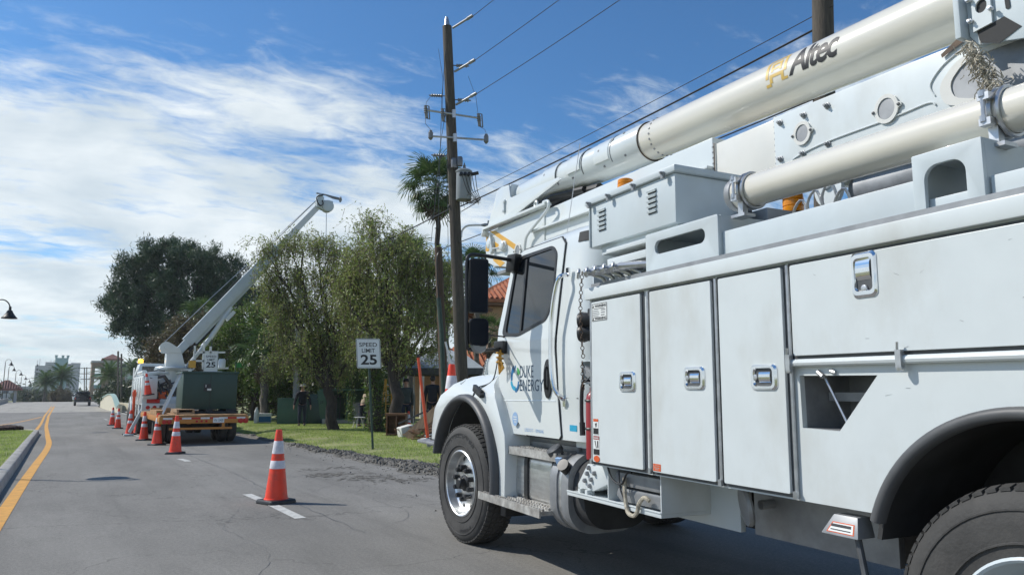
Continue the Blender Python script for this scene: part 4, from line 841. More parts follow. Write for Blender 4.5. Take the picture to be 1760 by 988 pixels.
# ---- jib tube along the flank
JA, JB = Vector((-3.288,.22,2.486)), Vector((-9.0,.22,2.435)); jd = (JB-JA).normalized()
m = TB(); m.tube([JA, JA+jd*.02, JB], [.083,.088,.090], 36); JB_ = m.build('jib_tube', M['cream'], TR, smooth=40)
m = TB(); m.lathe(JA, -jd, [(.090,-.045),(.094,-.04),(.094,-.008),(.091,.0),(.08,.004),(0,.005)], 36); m.build('tube_end_cap', M['mgrey'], JB_)
def clamp(u):
    m = TB(); c = JA + jd*((u-JA.x)/jd.x); m.ring(c, jd, .096, .0095, 30, 6); m.ring(c+jd*.03, jd, .096, .0095, 30, 6)
    f = c+Vector((0,-.102,0)); m.tube([f+Vector((.01,-.012,.055)), f+Vector((.01,-.012,-.06))], .008, 8)
    for z in (.05,-.05): m.obox(f+Vector((.005,0,z)), (.022,0,0), (0,.018,0), (0,0,.014)); m.lathe(f+Vector((.01,-.012,z+.012)), (0,0,1), [(.014,-.012),(.014,.012),(0,.016)], 8)
    m.obox(c+Vector((0,-.06,-.11)), (.018,0,0), (0,.018,0), (0,0,.045)); m.obox(c+Vector((0,-.06,-.145)), (.05,0,0), (0,.04,0), (0,0,.008)); m.build('tube_clamp', M['steel'], JB_)
clamp(-3.40); clamp(-4.74)

# ---- lower boom
LB = TB(); LB.box(-2.26,1.60,.99,1.45,2.84,3.27); LB.plate([[(1.70,3.29),(1.755,3.28),(1.79,3.08),(1.76,2.93),(1.54,2.85),(1.1,2.77),(.3,2.77),(.3,3.29)]], lambda p, q, t: (p, .975+t, q), .49)
LOW = LB.build('lower_boom', M['white2'], TR, bev=.012)
m = TB(); m.loft([[(a, .90, b), (a, .985, b), (a, .985, b-.03), (a, .90, b-.03)] for a, b in ((1.72,3.345),(.16,3.315))]); m.loft([[(1.72,.905,3.345),(1.72,.985,3.345),(1.72,.985,3.29),(1.72,.905,3.29)],[(1.77,.905,3.285),(1.77,.985,3.285),(1.77,.985,3.24),(1.77,.905,3.24)]])
m.loft([[(a, .93, b), (a, .992, b), (a, .992, b-.022), (a, .93, b-.022)] for a, b in ((.55,3.085),(-2.26,3.045))]); m.build('boom_flange', M['white2'], LOW, bev=.006)
m = TB(); m.tube([Vector(p) for p in spl([(.66,.93,2.86),(.62,.92,2.98),(.53,.915,3.06),(.15,.91,3.205),(.085,.91,3.27),(.12,.915,3.315),(.22,.92,3.325)], 6)], .016, 10); m.ring((.40,.93,3.345), (0,1,0), .03, .014, 14, 6); m.build('hose_guard', M['white2'], LOW)
for pl_ in ([(1.67,3.30),(1.50,3.27),(.83,2.95),(.98,2.95)], [(1.765,3.25),(1.68,3.225),(1.70,3.195),(1.775,3.19)], [(1.52,3.14),(1.34,3.06),(1.33,3.015),(1.50,3.06)], [(1.775,3.16),(1.66,3.07),(1.72,3.055),(1.78,3.07)], [(1.54,2.975),(1.24,2.845),(1.36,2.815),(1.56,2.92)]):
    m = TB(); m.plate([pl_], lambda p, q, t: (p, .974-t, q), .002); m.build('yellow_stripe', M['yelp'], LOW, smooth=0)
for u, w, r_ in ((1.60,3.13,.062),(1.25,3.04,.055)):
    m = TB(); m.lathe((u,.975,w), (0,-1,0), [(r_*1.25,0),(r_*1.25,.018),(r_,.024),(r_,.05),(r_*.8,.058),(0,.06)], 20); m.build('pivot_pin', M['white2'], LOW)
m = TB(); m.obox((1.555,.945,3.11), (.028,0,-.02), (0,.02,0), (.035,0,.10)); m.tube([(1.52,.93,3.05),(1.30,.93,3.03)], .01, 6); m.build('link_arm', M['greyw'], LOW, bev=.012)
m = TB(); m.box(.2,1.5,1.0,1.44,2.74,2.775); m.build('boom_belly', M['mgrey'], LOW)
def port(u, w, r_, v=.955, lug=True, mt='creamw', par=LOW):
    m = TB(); m.plate([circ(u,w,r_,28,r_*1.12), circ(u,w,r_*.72,28,r_*.82)[::-1]], lambda p, q, t: (p, v-t, q), .010)
    if lug:
        for s_ in (-1, 1): m.plate([circ(u+s_*r_*1.02,w+s_*r_*.3*0,r_*.22,12)], lambda p, q, t: (p, v-.001-t, q), .010)
    o = m.build('port_cover', M[mt], par, smooth=0); m = TB(); m.plate([circ(u,w,r_*.72,28,r_*.82)], lambda p, q, t: (p, v-t, q), .004); m.build('port_glass', M['mgrey'], o, smooth=0)
    for s_ in (-1, 1): m = TB(); m.lathe((u+s_*r_*1.05,v-.01,w), (0,-1,0), [(.010,0),(.008,.008),(0,.01)], 8); m.build('bolt', M['dgrey'], o)
port(.90,2.93,.075,.972); port(-1.12,3.10,.075,.985)
# fibreglass insert and the long box section behind it
m = TB(); m.box(-2.90,-2.24,1.005,1.43,2.83,3.215); m.build('fibreglass_insert', M['creamw'], TR, bev=.01)
for u in (-2.262,-2.868):
    m = TB(); m.box(u-.018,u+.018,.996,1.44,2.82,3.222); o = m.build('insert_collar', M['creamw'], TR)
    m = TB(); m.box(u-.012,u-.006,.992,.996,2.83,3.22); m.build('sealant_line', M['rust'], o)
    for k in range(9): m = TB(); m.lathe((u+.006,.997,3.195-.042*k), (0,-1,0), [(.008,0),(.008,.006),(0,.007)], 6); m.build('rivet', M['mgrey'], o)
m = TB(); pg = [(-2.885,3.205),(-2.885,2.80),(-3.2,2.70),(-9.0,2.55),(-9.0,3.10)]
m.plate([pg], lambda p, q, t: (p, .96+t, q), .53); BS = m.build('boom_base_section', M['white'], TR, bev=.01)
for u, w in ((-3.32,3.135),(-3.14,3.135),(-2.945,3.15),(-3.31,2.895),(-3.12,2.89),(-2.935,2.905)):
    m = TB(); m.lathe((u,.96,w), (0,-1,0), [(.022,0),(.022,.006),(.014,.008),(.014,.022),(.009,.024),(.009,.034),(0,.035)], 6); m.build('bolt', M['mgrey'], BS)
port(-3.125,3.02,.068,.955,par=BS); port(-3.72,2.975,.075,.955,par=BS)
m = TB(); lp = roundpoly([(-4.03,2.99),(-4.14,3.10),(-4.6,3.10),(-4.6,2.82),(-4.2,2.82),(-4.05,2.88)], .1, 6); li = [(p+(-4.3-p)*.22, q+(2.97-q)*.22) for p, q in lp]
m.plate([lp, li[::-1]], lambda p, q, t: (p, .955-t, q), .012); o = m.build('port_cover', M['creamw'], BS, smooth=0); m = TB(); m.plate([li], lambda p, q, t: (p, .955-t, q), .004); m.build('port_glass', M['mgrey'], o, smooth=0)
m = TB(); m.tube([Vector(p) for p in spl([(-3.02,.957,2.86),(-3.08,.955,2.885),(-3.3,.955,2.91),(-3.75,.955,2.915),(-3.96,.955,2.925),(-4.0,.955,2.90)], 5)], .005, 6); m.tube([Vector(p) for p in spl([(-4.0,.957,2.95),(-3.98,.955,3.02),(-4.06,.955,3.10),(-4.20,.955,3.155)], 5)], .004, 6); m.build('weld_bead', M['white2'], BS)
# ---- upper boom tube, elbow, covers
TA, TE = Vector((1.15,1.18,3.625)), Vector((-9.0,1.18,3.345)); td = (TE-TA).normalized()
def tp(u): return TA + td*((u-TA.x)/td.x)
m = TB(); m.tube([tp(-1.25), tp(-9)], [.166,.180], 48); UB = m.build('upper_boom', M['cream'], TR, smooth=40)
m = TB(); m.tube([tp(1.18), tp(.8), tp(-1.29), tp(-1.30)], [.154,.165,.180,.174], 48); SLV = m.build('boom_sleeve', M['white2'], UB, smooth=40)
m = TB(); m.ring(tp(-1.302), td, .173, .006, 48, 6); m.build('sealant_line', M['rust'], UB)
def tube_pt(u, ang, r_): c = tp(u); a = R(ang); return c + Vector((0, -math.cos(a), math.sin(a)))*r_     # ang 0 faces the viewer's flank
for k in range(22): m = TB(); p = tube_pt(-1.46, k*360/22, .165); m.lathe(p, p-tp(-1.46), [(.010,0),(.010,.007),(0,.008)], 6); m.build('rivet', M['mgrey'], UB)
def patch(u0, u1, a0, a1, r_, nm='cover_plate', mt='white2'):
    m = TB(); n = 8; g = [[tube_pt(u, a0+(a1-a0)*i/n, r_+d) for i in range(n+1)] for u, d in ((u0,0),(u0,.006),(u1,.006),(u1,0))]; m.loft(g, False, closed=False); return m.build(nm, M[mt], UB, smooth=30)
for u0, u1, a0, a1 in ((.42,.12,-25,60),(-.12,-.36,-15,55),(-.62,-.86,-22,50)): patch(u0, u1, a0, a1, .177)
for u in (.10,-.39,-.89): m = TB(); m.tube([tube_pt(u, a, .1785) for a in range(-35,120,12)], .004, 5); m.build('cover_seam', M['dgrey'], UB)
for u, a in ((.36,20),(-.05,62),(-.42,55),(-.7,15),(-1.05,45),(-.2,-32),(-.75,-38),(-1.1,-32),(.1,45),(-.9,35),(-1.0,100),(-.4,105),(0.05,108)):
    m = TB(); p = tube_pt(u, a, .177); m.lathe(p, p-tp(u), [(.012,0),(.012,.010),(0,.012)], 6); m.build('bolt', M['mgrey'], UB)
E_ = [(1.42,3.75),(1.30,3.76),(1.11,3.74),(1.075,3.60),(1.06,3.575),(-.02,3.535),(-.08,3.50),(.96,3.345),(1.70,3.345)]
m = TB(); m.plate([E_], lambda p, q, t: (p, .955+t, q), .02); m.plate([E_], lambda p, q, t: (p, 1.43+t, q), .02); m.plate([[(1.41,3.745),(1.695,3.35),(1.66,3.35),(1.38,3.74)]], lambda p, q, t: (p, .96+t, q), .48); m.box(1.1,1.40,.98,1.42,3.60,3.75)
EL = m.build('elbow_housing', M['white2'], TR, bev=.008)
m = TB(); m.obox((1.21,.945,3.51), (.014,0,.0), (0,.010,0), (.003,0,.065)); m.lathe((1.205,.955,3.56), (0,-1,0), [(.026,0),(.026,.02),(0,.03)], 12); m.lathe((1.22,.955,3.455), (0,-1,0), [(.026,0),(.026,.02),(0,.03)], 12); m.build('elbow_link', M['greyw'], EL)
m = TB(); m.tube([(.85,1.05,3.36),(.3,1.08,3.42),(-.3,1.1,3.36)], .035, 8); m.tube([(.8,1.15,3.34),(.2,1.15,3.40),(-.5,1.15,3.33)], .05, 8); m.tube([(.7,1.3,3.36),(-.2,1.3,3.42)], .05, 8); m.build('hydraulic_hoses', M['black'], TR)
m = TB(); m.tube([(-.76,.60,2.66),(-1.06,.58,3.52)], .0035, 5); m.build('antenna', M['steel'], CAB)
# name on the boom
def tubr(u): return .166+(.014)*((-1.25-u)/7.75)+.0018
def onb(p, q): return tuple(tube_pt(p, q, tubr(p)))
m = TB(); text(m, 'Altec', lambda p, q: onb(p, q), -2.985, -3.385, -16, 46, cuts=14, bold=.022, shear=.28, space=.9); m.build('boom_lettering', M['blackp'], UB, smooth=0, fix=False)
m = TB()
def bar(u0, u1, a0, a1):
    n = 8; vs = [onb(u, a0+(a1-a0)*i/n) for u in (u0, u1) for i in range(n+1)]; m.add(vs, [(i, i+1, n+2+i, n+1+i) for i in range(n)])
bar(-2.80,-2.955,44,51); bar(-2.785,-2.81,-2,44); bar(-2.945,-2.97,4,51); bar(-2.835,-2.92,30,37); bar(-2.83,-2.85,12,37); bar(-2.905,-2.925,12,37); bar(-2.835,-2.92,16,22); bar(-2.82,-2.945,-2,6); bar(-2.82,-2.845,-14,-1); bar(-2.785,-2.83,-21,-14); bar(-2.92,-2.945,-12,0); bar(-2.92,-2.975,-17,-11)
m.build('boom_emblem', M['gold'], UB, smooth=0, fix=False)
# boom-tip bracket at the right-hand end and the moss caught in it
m = TB(); m.plate([[(-4.245,3.60),(-4.26,3.145),(-4.30,3.085),(-4.50,3.03),(-4.9,2.98),(-4.9,3.60)]], lambda p, q, t: (p, .86+t, q), .02); m.box(-4.255,-4.225,.80,1.0,3.13,3.6); TPB = m.build('boom_rest_bracket', M['greyw'], TR, bev=.006)
m = TB(); m.plate([[(-4.29,3.42),(-4.29,3.15),(-4.38,3.16),(-4.38,3.42)], circ(-4.335,3.265,.028,18,.034)[::-1]], lambda p, q, t: (p, .855-t, q), .012); o = m.build('bearing_plate', M['white2'], TPB, smooth=0)
m = TB(); m.plate([circ(-4.335,3.265,.028,18,.034)], lambda p, q, t: (p, .858-t, q), .004); m.build('bearing_bore', M['dark'], o, smooth=0)
for a, b in ((-4.285,3.315),(-4.285,3.205),(-4.385,3.335),(-4.385,3.225)): m = TB(); m.lathe((a,.84,b), (0,-1,0), [(.013,0),(.013,.012),(.008,.014),(.008,.026),(0,.027)], 6); m.build('bolt', M['steel'], o)
m = TB(); m.plate([roundpoly([(-4.43,3.42),(-4.45,3.42),(-4.46,3.20),(-4.44,3.20)], .008)], lambda p, q, t: (p, .858-t, q), .003); m.plate([[(-4.3,3.155),(-4.43,3.17),(-4.5,3.09),(-4.4,3.05),(-4.31,3.09)]], lambda p, q, t: (p, .858-t, q), .002); m.build('bracket_slot', M['dark'], TPB, smooth=0)
m = TB(); m.plate([[(-4.055,3.155),(-4.06,3.135),(-4.25,3.20),(-4.25,3.255)]], lambda p, q, t: (p, .948-t, q), .002); m.build('scraped_patch', M['rust'], BS, smooth=0)
m = WB()
for k in range(420):
    t = rng.uniform(0, 1)**.8; c = Vector((-4.29-.11*t+rng.normal(0,.014+.012*t), .80+rng.normal(0,.03), 3.09-.30*t)); d = Vector((rng.normal(0,.7), rng.normal(0,.7), -1)).normalized()*rng.uniform(.02,.06)
    m.tube([c, c+d*.5+Vector((rng.normal(0,.008),0,0)), c+d], .0025, 3, caps=False)
tag(m.build('moss_clump', M['rope'], fix=False), 'shaggy clump of dry grey moss dangling from the boom rest bracket at top right', 'moss')
# ---- beacons, lift cylinder, fittings in the bed
def beacon(u, v, w, r_, h):
    m = TB(); m.lathe((u,v,w), (0,0,1), [(r_*.96,0),(r_,.01),(r_,h*.30),(r_*.93,h*.33),(r_,h*.36),(r_,h*.64),(r_*.93,h*.67),(r_*.99,h*.70),(r_*.95,h*.94),(r_*.8,h),(0,h)], 28); o = m.build('amber_beacon', M['amber'], TR, smooth=40)
    m = TB(); m.lathe((u,v,w-.04), (0,0,1), [(r_*.9,0),(r_*1.05,.01),(r_*1.05,.04),(0,.041)], 24); m.build('beacon_base', M['black'], o)
beacon(-1.30,.88,3.055,.068,.12); beacon(-2.80,1.2,2.60,.07,.13)
m = TB(); m.box(-1.40,-1.20,.80,.985,2.9,3.015); m.build('beacon_shelf', M['white2'], TR)
m = TB(); m.tube([(-3.42,1.15,2.60),(-9,1.15,2.62)], .135, 28); m.tube([(-3.36,1.15,2.60),(-3.42,1.15,2.60)], .10, 24); m.build('lift_cylinder', M['mgrey'], TR)
m = TB(); m.plate([circ(-3.27,2.63,.10,24,.115), circ(-3.27,2.655,.035,16)[::-1]], lambda p, q, t: (p, .98+t, q), .03); m.lathe((-3.27,.98,2.655), (0,-1,0), [(.034,0),(.03,.02),(0,.022)], 16); m.build('pivot_plate', M['white2'], TR)
m = TB(); m.box(-3.05,-2.55,.7,1.6,2.44,2.53); m.box(-2.75,-2.62,.62,.7,2.44,2.56)
m.build('control_block', M['mgrey'], TR, bev=.01)
m = TB(); m.lathe((-2.82,.66,2.50), (0,-1,.4), [(.035,0),(.035,.05),(0,.055)], 12); m.lathe((-2.95,.64,2.49), (.3,-1,.3), [(.045,0),(.04,.05),(0,.055)], 12); m.build('black_knob', M['black'], TR)
m = TB()
for k, (u, h) in enumerate(((-3.42,.10),(-3.52,.13),(-3.62,.15),(-3.70,.10))): m.tube([Vector(p) for p in spl([(u,.55,2.30),(u+.02,.54,2.30+h),(u-.04,.55,2.36+h),(u-.06,.60,2.30)], 4)], .008, 6)
m.build('hose_loops', M['steel'], TR)
m = TB(); m.box(-9,-2.6,1.0,1.9,1.9,2.3); m.build('bed_floor', M['mgrey'], TR)
m = TB(); m.box(-6.2,-5.0,.8,1.7,1.0,3.0); m.build('boom_pedestal', M['greyw'], TR)
# ------------------------------------------------------------------ vegetation
def unit(n):
    d = rng.normal(size=(n, 3)); return d/np.linalg.norm(d, axis=1)[:, None]
def quads(P, D, ln, wd):                                  # leaf blades: diamond quads along D
    n = len(P); D = D/np.linalg.norm(D, axis=1)[:, None]; s = np.cross(D, unit(n)); s /= np.linalg.norm(s, axis=1)[:, None]+1e-9
    ln = np.asarray(ln).reshape(-1, 1)*np.ones((n, 1)); wd = np.asarray(wd).reshape(-1, 1)*np.ones((n, 1))
    V = np.stack([P, P+D*ln*.5+s*wd*.5, P+D*ln, P+D*ln*.5-s*wd*.5], 1).reshape(-1, 3); return V
def mesh_leaves(name, V, m, parent=None):
    o = bpy.data.objects.new(name, fast_mesh(name, V, np.arange(len(V)).reshape(-1, 4), m)); return link(o, parent)
def clumps(blobs, per, sub, spread, shell=(.55, 1.0), squash=.85, ragged=0):
    out = []
    for (x, y, z, r) in blobs:
        k = max(4, int(per*r*r)); d = unit(k); rad = r*rng.uniform(*shell, k)[:, None]
        if ragged:                                        # lobes and notches: the radius follows a coarse noise of the direction
            lob = np.array([mn.noise((q[0]*1.8+x, q[1]*1.8+y, q[2]*1.8+z)) for q in d]); rad = rad*(1+ragged*lob)[:, None]; kk_ = rng.uniform(size=k) < np.clip(.75+1.3*lob, .12, 1); d = d[kk_]; rad = rad[kk_]; k = len(d)
        c = np.array([x, y, z])+d*rad*np.array([1, 1, squash])
        k2 = rng.uniform(.4, 1.6, k)
        for ci, kk in zip(c, k2): m = max(2, int(sub*kk)); out.append(ci+rng.normal(size=(m, 3))*spread*kk**.5)
    return np.concatenate(out)
def limb(mb, p0, p1, r0, r1, wob=.12, n=6, k=7):
    p0, p1 = Vector(p0), Vector(p1); L_ = (p1-p0).length; pts = []
    for i in range(n+1):
        t = i/n; w = wob*L_*math.sin(math.pi*t)*.5; pts.append(p0.lerp(p1, t)+Vector((random.uniform(-w, w), random.uniform(-w, w), random.uniform(-w, w)*.5)))
    mb.tube(pts, [r0+(r1-r0)*i/n for i in range(n+1)], k); return pts
def trunk_of(base, blobs, r0, m, parent, fork=.45, name='trunk', extra=()):
    mb = MB(); cx = sum(b[0] for b in blobs)/len(blobs); cy = sum(b[1] for b in blobs)/len(blobs); cz = sum(b[2] for b in blobs)/len(blobs)
    top = Vector(base).lerp(Vector((cx, cy, cz)), fork); main = limb(mb, base, top, r0, r0*.7, .12, 7, 9)
    for b in blobs: 
        s_ = main[random.randint(4, 7)]; mid = s_.lerp(Vector(b[:3]), .6)+Vector((0, 0, .15*b[3])); q = limb(mb, s_, mid, r0*.38, r0*.2, .15, 4, 6); limb(mb, mid, b[:3], r0*.2, r0*.06, .2, 3, 5)
        for k in range(3):
            d = Vector(unit(1)[0]); d.z = abs(d.z)*.6; limb(mb, q[-1], Vector(b[:3])+d*b[3]*.9, r0*.12, r0*.03, .2, 3, 4)
    for e in extra: limb(mb, *e)
    return mb.build(name, m, parent, smooth=60)
def tree(name, label, cat, base, group=None, z=0):
    return thing(name, label, cat, (0, 0, z), 0, group)

WIL_A = [(9.17,25.38,7.51,.75),(8.92,25.53,6.53,.9),(9.38,24.68,6.43,.95),(10.1,24.25,6.22,.95),(10.73,23.87,6.01,.85),(9.94,24.34,5.17,1.0),(9.41,25.24,5.03,.95),(10.74,23.86,4.75,.9),(10.29,23.55,3.87,.8),(9.43,24.65,3.92,.8),(8.65,26.28,5.53,.8),(11.27,23.55,5.59,.6),(10.09,24.83,7.0,.5),(9.98,24.32,2.9,.55),(10.94,23.75,3.1,.5),(9.0,25.6,4.2,.8),(9.2,25.3,3.2,.6),(11.2,23.9,4.3,.7),(8.75,25.9,5.0,.7),(8.85,26.6,6.2,.8),(8.95,26.4,4.4,.8),(8.8,26.7,5.3,.8),(8.9,26.5,3.4,.6)]
WIL_B = [(6.47,29.91,7.14,.7),(7.26,29.44,7.25,.8),(8.02,28.4,7.2,.8),(8.71,27.99,6.92,.7),(6.61,29.82,6.08,.7),(7.5,29.29,6.08,.9),(8.35,28.2,5.88,.9),(9.23,27.68,6.0,.7),(7.15,29.5,4.91,.8),(8.0,28.41,4.74,.9),(8.97,27.83,4.62,.9),(9.56,27.48,4.4,.7),(6.99,29.6,3.99,.6),(8.04,28.39,3.49,.8),(9.01,27.81,3.27,.7),(9.5,27.52,3.05,.6),(7.4,29.3,3.2,.7),(8.2,28.6,2.5,.7),(6.8,29.9,5.3,.6),(9.0,28.1,2.4,.6),(7.0,30,2.6,.6)]
def willow(blobs, t, per, dens=1.0):
    C = clumps(blobs, per, 2.2, .10, (.15, 1.05), .85, .75); V = []; TW = []
    for c in C:                                           # every clump carries a hanging twig with narrow leaves
        ln = rng.uniform(.25, .95) if c[2] < 6.3 else rng.uniform(.2, .65); k = max(3, int(ln*12*dens)); d = np.array([rng.normal(0, .35), rng.normal(0, .35), 0]); tt = np.linspace(0, 1, k)[:, None]
        pth = c + d*ln*(1-(1-tt)**2)*.7 + np.array([0, 0, 1])*(.10*ln*np.sin(tt*2.2)-ln*.9*tt**1.6); V.append((pth, tt)); TW.append(pth[[0, k//2, -1]])
    for (x, y, z, r) in blobs:                            # long thin sprays that break the outline
        if z < 4.5: continue
        for k in range(9):
            d = unit(1)[0]; d[2] = abs(d[2])*.7+.1; L_ = rng.uniform(.5, 1.25); tt = np.linspace(0, 1, 14)[:, None]; c = np.array([x, y, z])+d*r*.7
            pth = c+d*L_*tt+np.array([0, 0, -1])*(L_*.75*tt**2.2); V.append((pth[3:], tt[3:])); TW.append(pth[[0, 6, 13]])
    P = np.concatenate([p for p, _ in V]); n = len(P); keep = rng.uniform(size=n) < .93; P = P[keep]; n = len(P)
    D = rng.normal(size=(n, 3))*.9+np.array([0, 0, -.4]); mesh_leaves('crown', quads(P+rng.normal(size=(n, 3))*.02, D, rng.uniform(.07, .15, n), rng.uniform(.026, .05, n)), M['lf_wil'], t)
    A = np.concatenate([np.stack([a[0], a[1]]) for a in TW]+[np.stack([a[1], a[2]]) for a in TW]).reshape(-1, 2, 3)
    extra = A[rng.uniform(size=len(A)) < .95]; dd = extra[:, 1]-extra[:, 0]; l_ = np.linalg.norm(dd, axis=1)+1e-6
    o = mesh_leaves('twigs', quads(extra[:, 0], dd, l_, np.full(len(l_), .017)), M['lf_dry'], t); o['kind'] = 'stuff'
tA = tree('weeping_tree', 'weeping grey green tree with dark leaning trunk between the near sign and utility pole', 'tree', None, 'weeping trees on the verge')
willow(WIL_A, tA, 330); trunk_of((10.03,24.3,-.05), WIL_A, .24, M['bark'], tA, .62, extra=[((9.95,24.35,2.6),(8.95,25.0,3.6),.11,.07,.1,4,6),((8.95,25.0,3.6),(8.4,25.5,4.6),.07,.03,.1,4,6)])
tB = tree('weeping_tree', 'wide weeping grey green tree whose crown hides the middle of the derrick boom', 'tree', None, 'weeping trees on the verge')
willow(WIL_B, tB, 330); trunk_of((8.81,27.93,-.05), WIL_B, .22, M['bark'], tB, .55, extra=[((8.7,27.9,1.6),(8.2,28.2,3.0),.13,.08,.1,4,6)])
tC = tree('ivy_trunk_tree', 'short thick tree stub wrapped in ivy right beside the near speed limit sign', 'tree', None)
mb = MB(); limb(mb, (9.62,25.6,-.05), (9.35,25.75,2.9), .26, .17, .08, 8, 10); mb.build('trunk', M['bark'], tC, smooth=60)
P = np.array([(9.62-.09*z+.26*math.cos(a), 25.6+.05*z+.26*math.sin(a), z) for z, a in zip(rng.uniform(0, 2.9, 3600), rng.uniform(0, 6.28, 3600))])+rng.normal(size=(3600, 3))*.06
mesh_leaves('crown', quads(P, rng.normal(size=(3600, 3))+np.array([0, 0, -.5]), rng.uniform(.05, .12, 3600), rng.uniform(.03, .06, 3600)), M['lf_man'], tC)

def bushy(name, label, cat, base, blobs, m, per, sub, spread, ll, lw, r0=.15, bark='bark', group=None, shell=(.5, 1.02), up=.2, fork=.4):
    t = tree(name, label, cat, None, group); P = clumps(blobs, per, sub, spread, shell, .85, .6); n = len(P)
    mesh_leaves('crown', quads(P, rng.normal(size=(n, 3))+np.array([0, 0, up]), rng.uniform(.6, 1.2, n)*ll, rng.uniform(.6, 1.2, n)*lw), m, t)
    trunk_of(base, blobs, r0, M[bark], t, fork); return t
CASU = [(3.26,70.24,8.71,2.0),(4.45,69.53,9.95,2.2),(4.96,69.23,11.95,2.0),(6.64,68.23,12.45,2.2),(8.34,67.21,12.45,2.1),(9.87,66.3,11.69,2.0),(11.19,65.51,10.69,1.9),(7.2,67.89,9.95,2.8),(9.34,66.61,9.45,2.6),(5.57,68.87,8.95,2.6),(11.48,65.34,8.95,2.2),(5.29,69.03,6.49,2.0),(4.21,69.67,6.98,1.4),(7.37,67.79,6.98,2.6),(9.47,66.54,6.98,2.6),(5.83,68.71,4.54,1.5),(12.73,64.6,9.45,1.6),(7.44,67.75,13.3,1.4),(2.59,70.64,9.0,1.0),(5.4,69,13.0,1.1),(9.4,66.8,12.9,1.2),(7.5,67.5,4.0,2.2),(10,66,4.2,2.2),(3.6,70.1,10.3,1.1)]
bushy('casuarina_tree', 'big dark needle leaved tree rising behind the derrick truck', 'tree', (8.0,67.5,-.7), [(x, y, z, r*.93) for x, y, z, r in CASU], M['lf_cas'], 9.5, 190, .26, .42, .075, .42, fork=.5, up=.7, shell=(.4, 1.1))
bushy('mangrove_tree', 'brownish green bushy tree directly behind the derrick turret', 'tree', (5.9,45.5,-.4), [(5.05,45.89,4.17,1.3),(6.15,45.23,4.67,1.3),(7.25,43.41,4.75,1.4),(4.48,47.39,3.57,1.0),(5.67,45.52,3.19,1.3),(5.5,45.5,2.0,1.2),(6.9,44,3.2,1.4),(6.8,44,1.9,1.4)], M['lf_brn'], 60, 46, .17, .18, .08)
bushy('mangrove_tree', 'dense mid green leafy tree behind the dark green transformer on the trailer', 'tree', (8.2,39.5,-.1), [(7.81,40.75,4.9,1.3),(8.63,39.1,5.11,1.2),(8.16,39.38,3.91,1.4),(8.96,37.74,3.55,1.3),(7.33,41.03,3.67,1.4),(9.42,37.46,4.42,1.2),(7.97,39.49,2.42,1.2),(8.76,37.85,2.1,1.3),(7.4,40.99,2.14,1.1),(9.75,37.27,2.39,1.2)], M['lf_man'], 62, 60, .16, .18, .085)
bushy('mangrove_tree', 'dark green thicket tree behind the open padmount cabinets', 'tree', (12,39.5,-.1), [(11.48,39.73,2.48,1.3),(12.96,38.84,2.48,1.4),(11.03,39.99,3.73,1.3),(12.65,39.03,3.73,1.2),(14.03,38.2,2.48,1.2),(15.37,37.41,3.1,1.0),(14.27,38.06,3.73,1.1),(11,40,1.3,1.2),(13,39,1.2,1.2)], M['lf_man'], 46, 52, .17, .18, .085)
bushy('mangrove_tree', 'low spreading dark tree filling the gap behind the two weeping trunks', 'tree', (11.2,36.6,-.1), [(9.4,36.9,2.6,1.2),(10.6,36.4,3.2,1.2),(11.8,35.8,2.5,1.2),(12.8,35.2,3.3,1.1),(11.2,36,4.3,1.0),(13.6,34.8,2.2,1.0)], M['lf_man'], 42, 46, .16, .16, .075, .1)
bushy('shrub', 'low dark shrub under the trees beside the orange trailer', 'shrub', (8.4,41.2,-.1), [(8.2,41.8,.8,1.0),(9.6,40.6,.9,1.0),(7.3,43,1.0,1.1),(10.6,40.2,.8,.9)], M['lf_brn'], 70, 40, .13, .15, .07, .08)
bushy('shrub', 'round green shrub standing in front of the red roofed house', 'shrub', (20.5,37.5,0), [(20.6,37.6,1.7,1.0),(21.4,37,1.6,.9),(20,38.1,1.3,.8)], M['lf_man'], 70, 50, .12, .14, .065, .1)
bushy('shrub', 'leafless brown bush beyond the crest left of the far car', 'shrub', (-1.55,158,-.7), [(-1.6,158,.5,1.2),(-.1,157,.5,1.2),(-.8,158,1.2,1.1)], M['lf_brn'], 40, 60, .2, .34, .12, .1)
bushy('shrub', 'dark hedge like shrub behind the bridge railing at right', 'shrub', (4.5,96,.1), [(4.5,96,1.2,1.3),(5.6,93,1.5,1.5),(6.8,90,1.6,1.5),(3.9,101,1.0,1.2)], M['lf_far'], 30, 60, .2, .3, .14, .1)
bushy('small_tree', 'small ragged brown grey tree on the median nose, cut off by the left edge', 'tree', (-2.95,38.6,-.2), [(-2.95,38.7,1.75,.42),(-3.1,38.6,2.15,.36),(-2.85,38.6,1.35,.3)], M['lf_brn'], 300, 40, .07, .11, .05, .07, fork=.6)
for i, (x, y, r) in enumerate(((-7.8,205,1.6),(-5.3,203,1.8),(-9.6,208,1.4))):
    bushy('far_shrub', ('small round far shrub under the left far palm', 'small round far shrub between the far palms and brown bush', 'leftmost small far shrub beside the row of lamp posts')[i], 'shrub', (x,y,-1), [(x,y,.6,r),(x+1.2,y,.4,r*.8)], M['lf_far'], 26, 40, .25, .4, .2, .1, group='far shrubs beyond the crest', fork=.3)
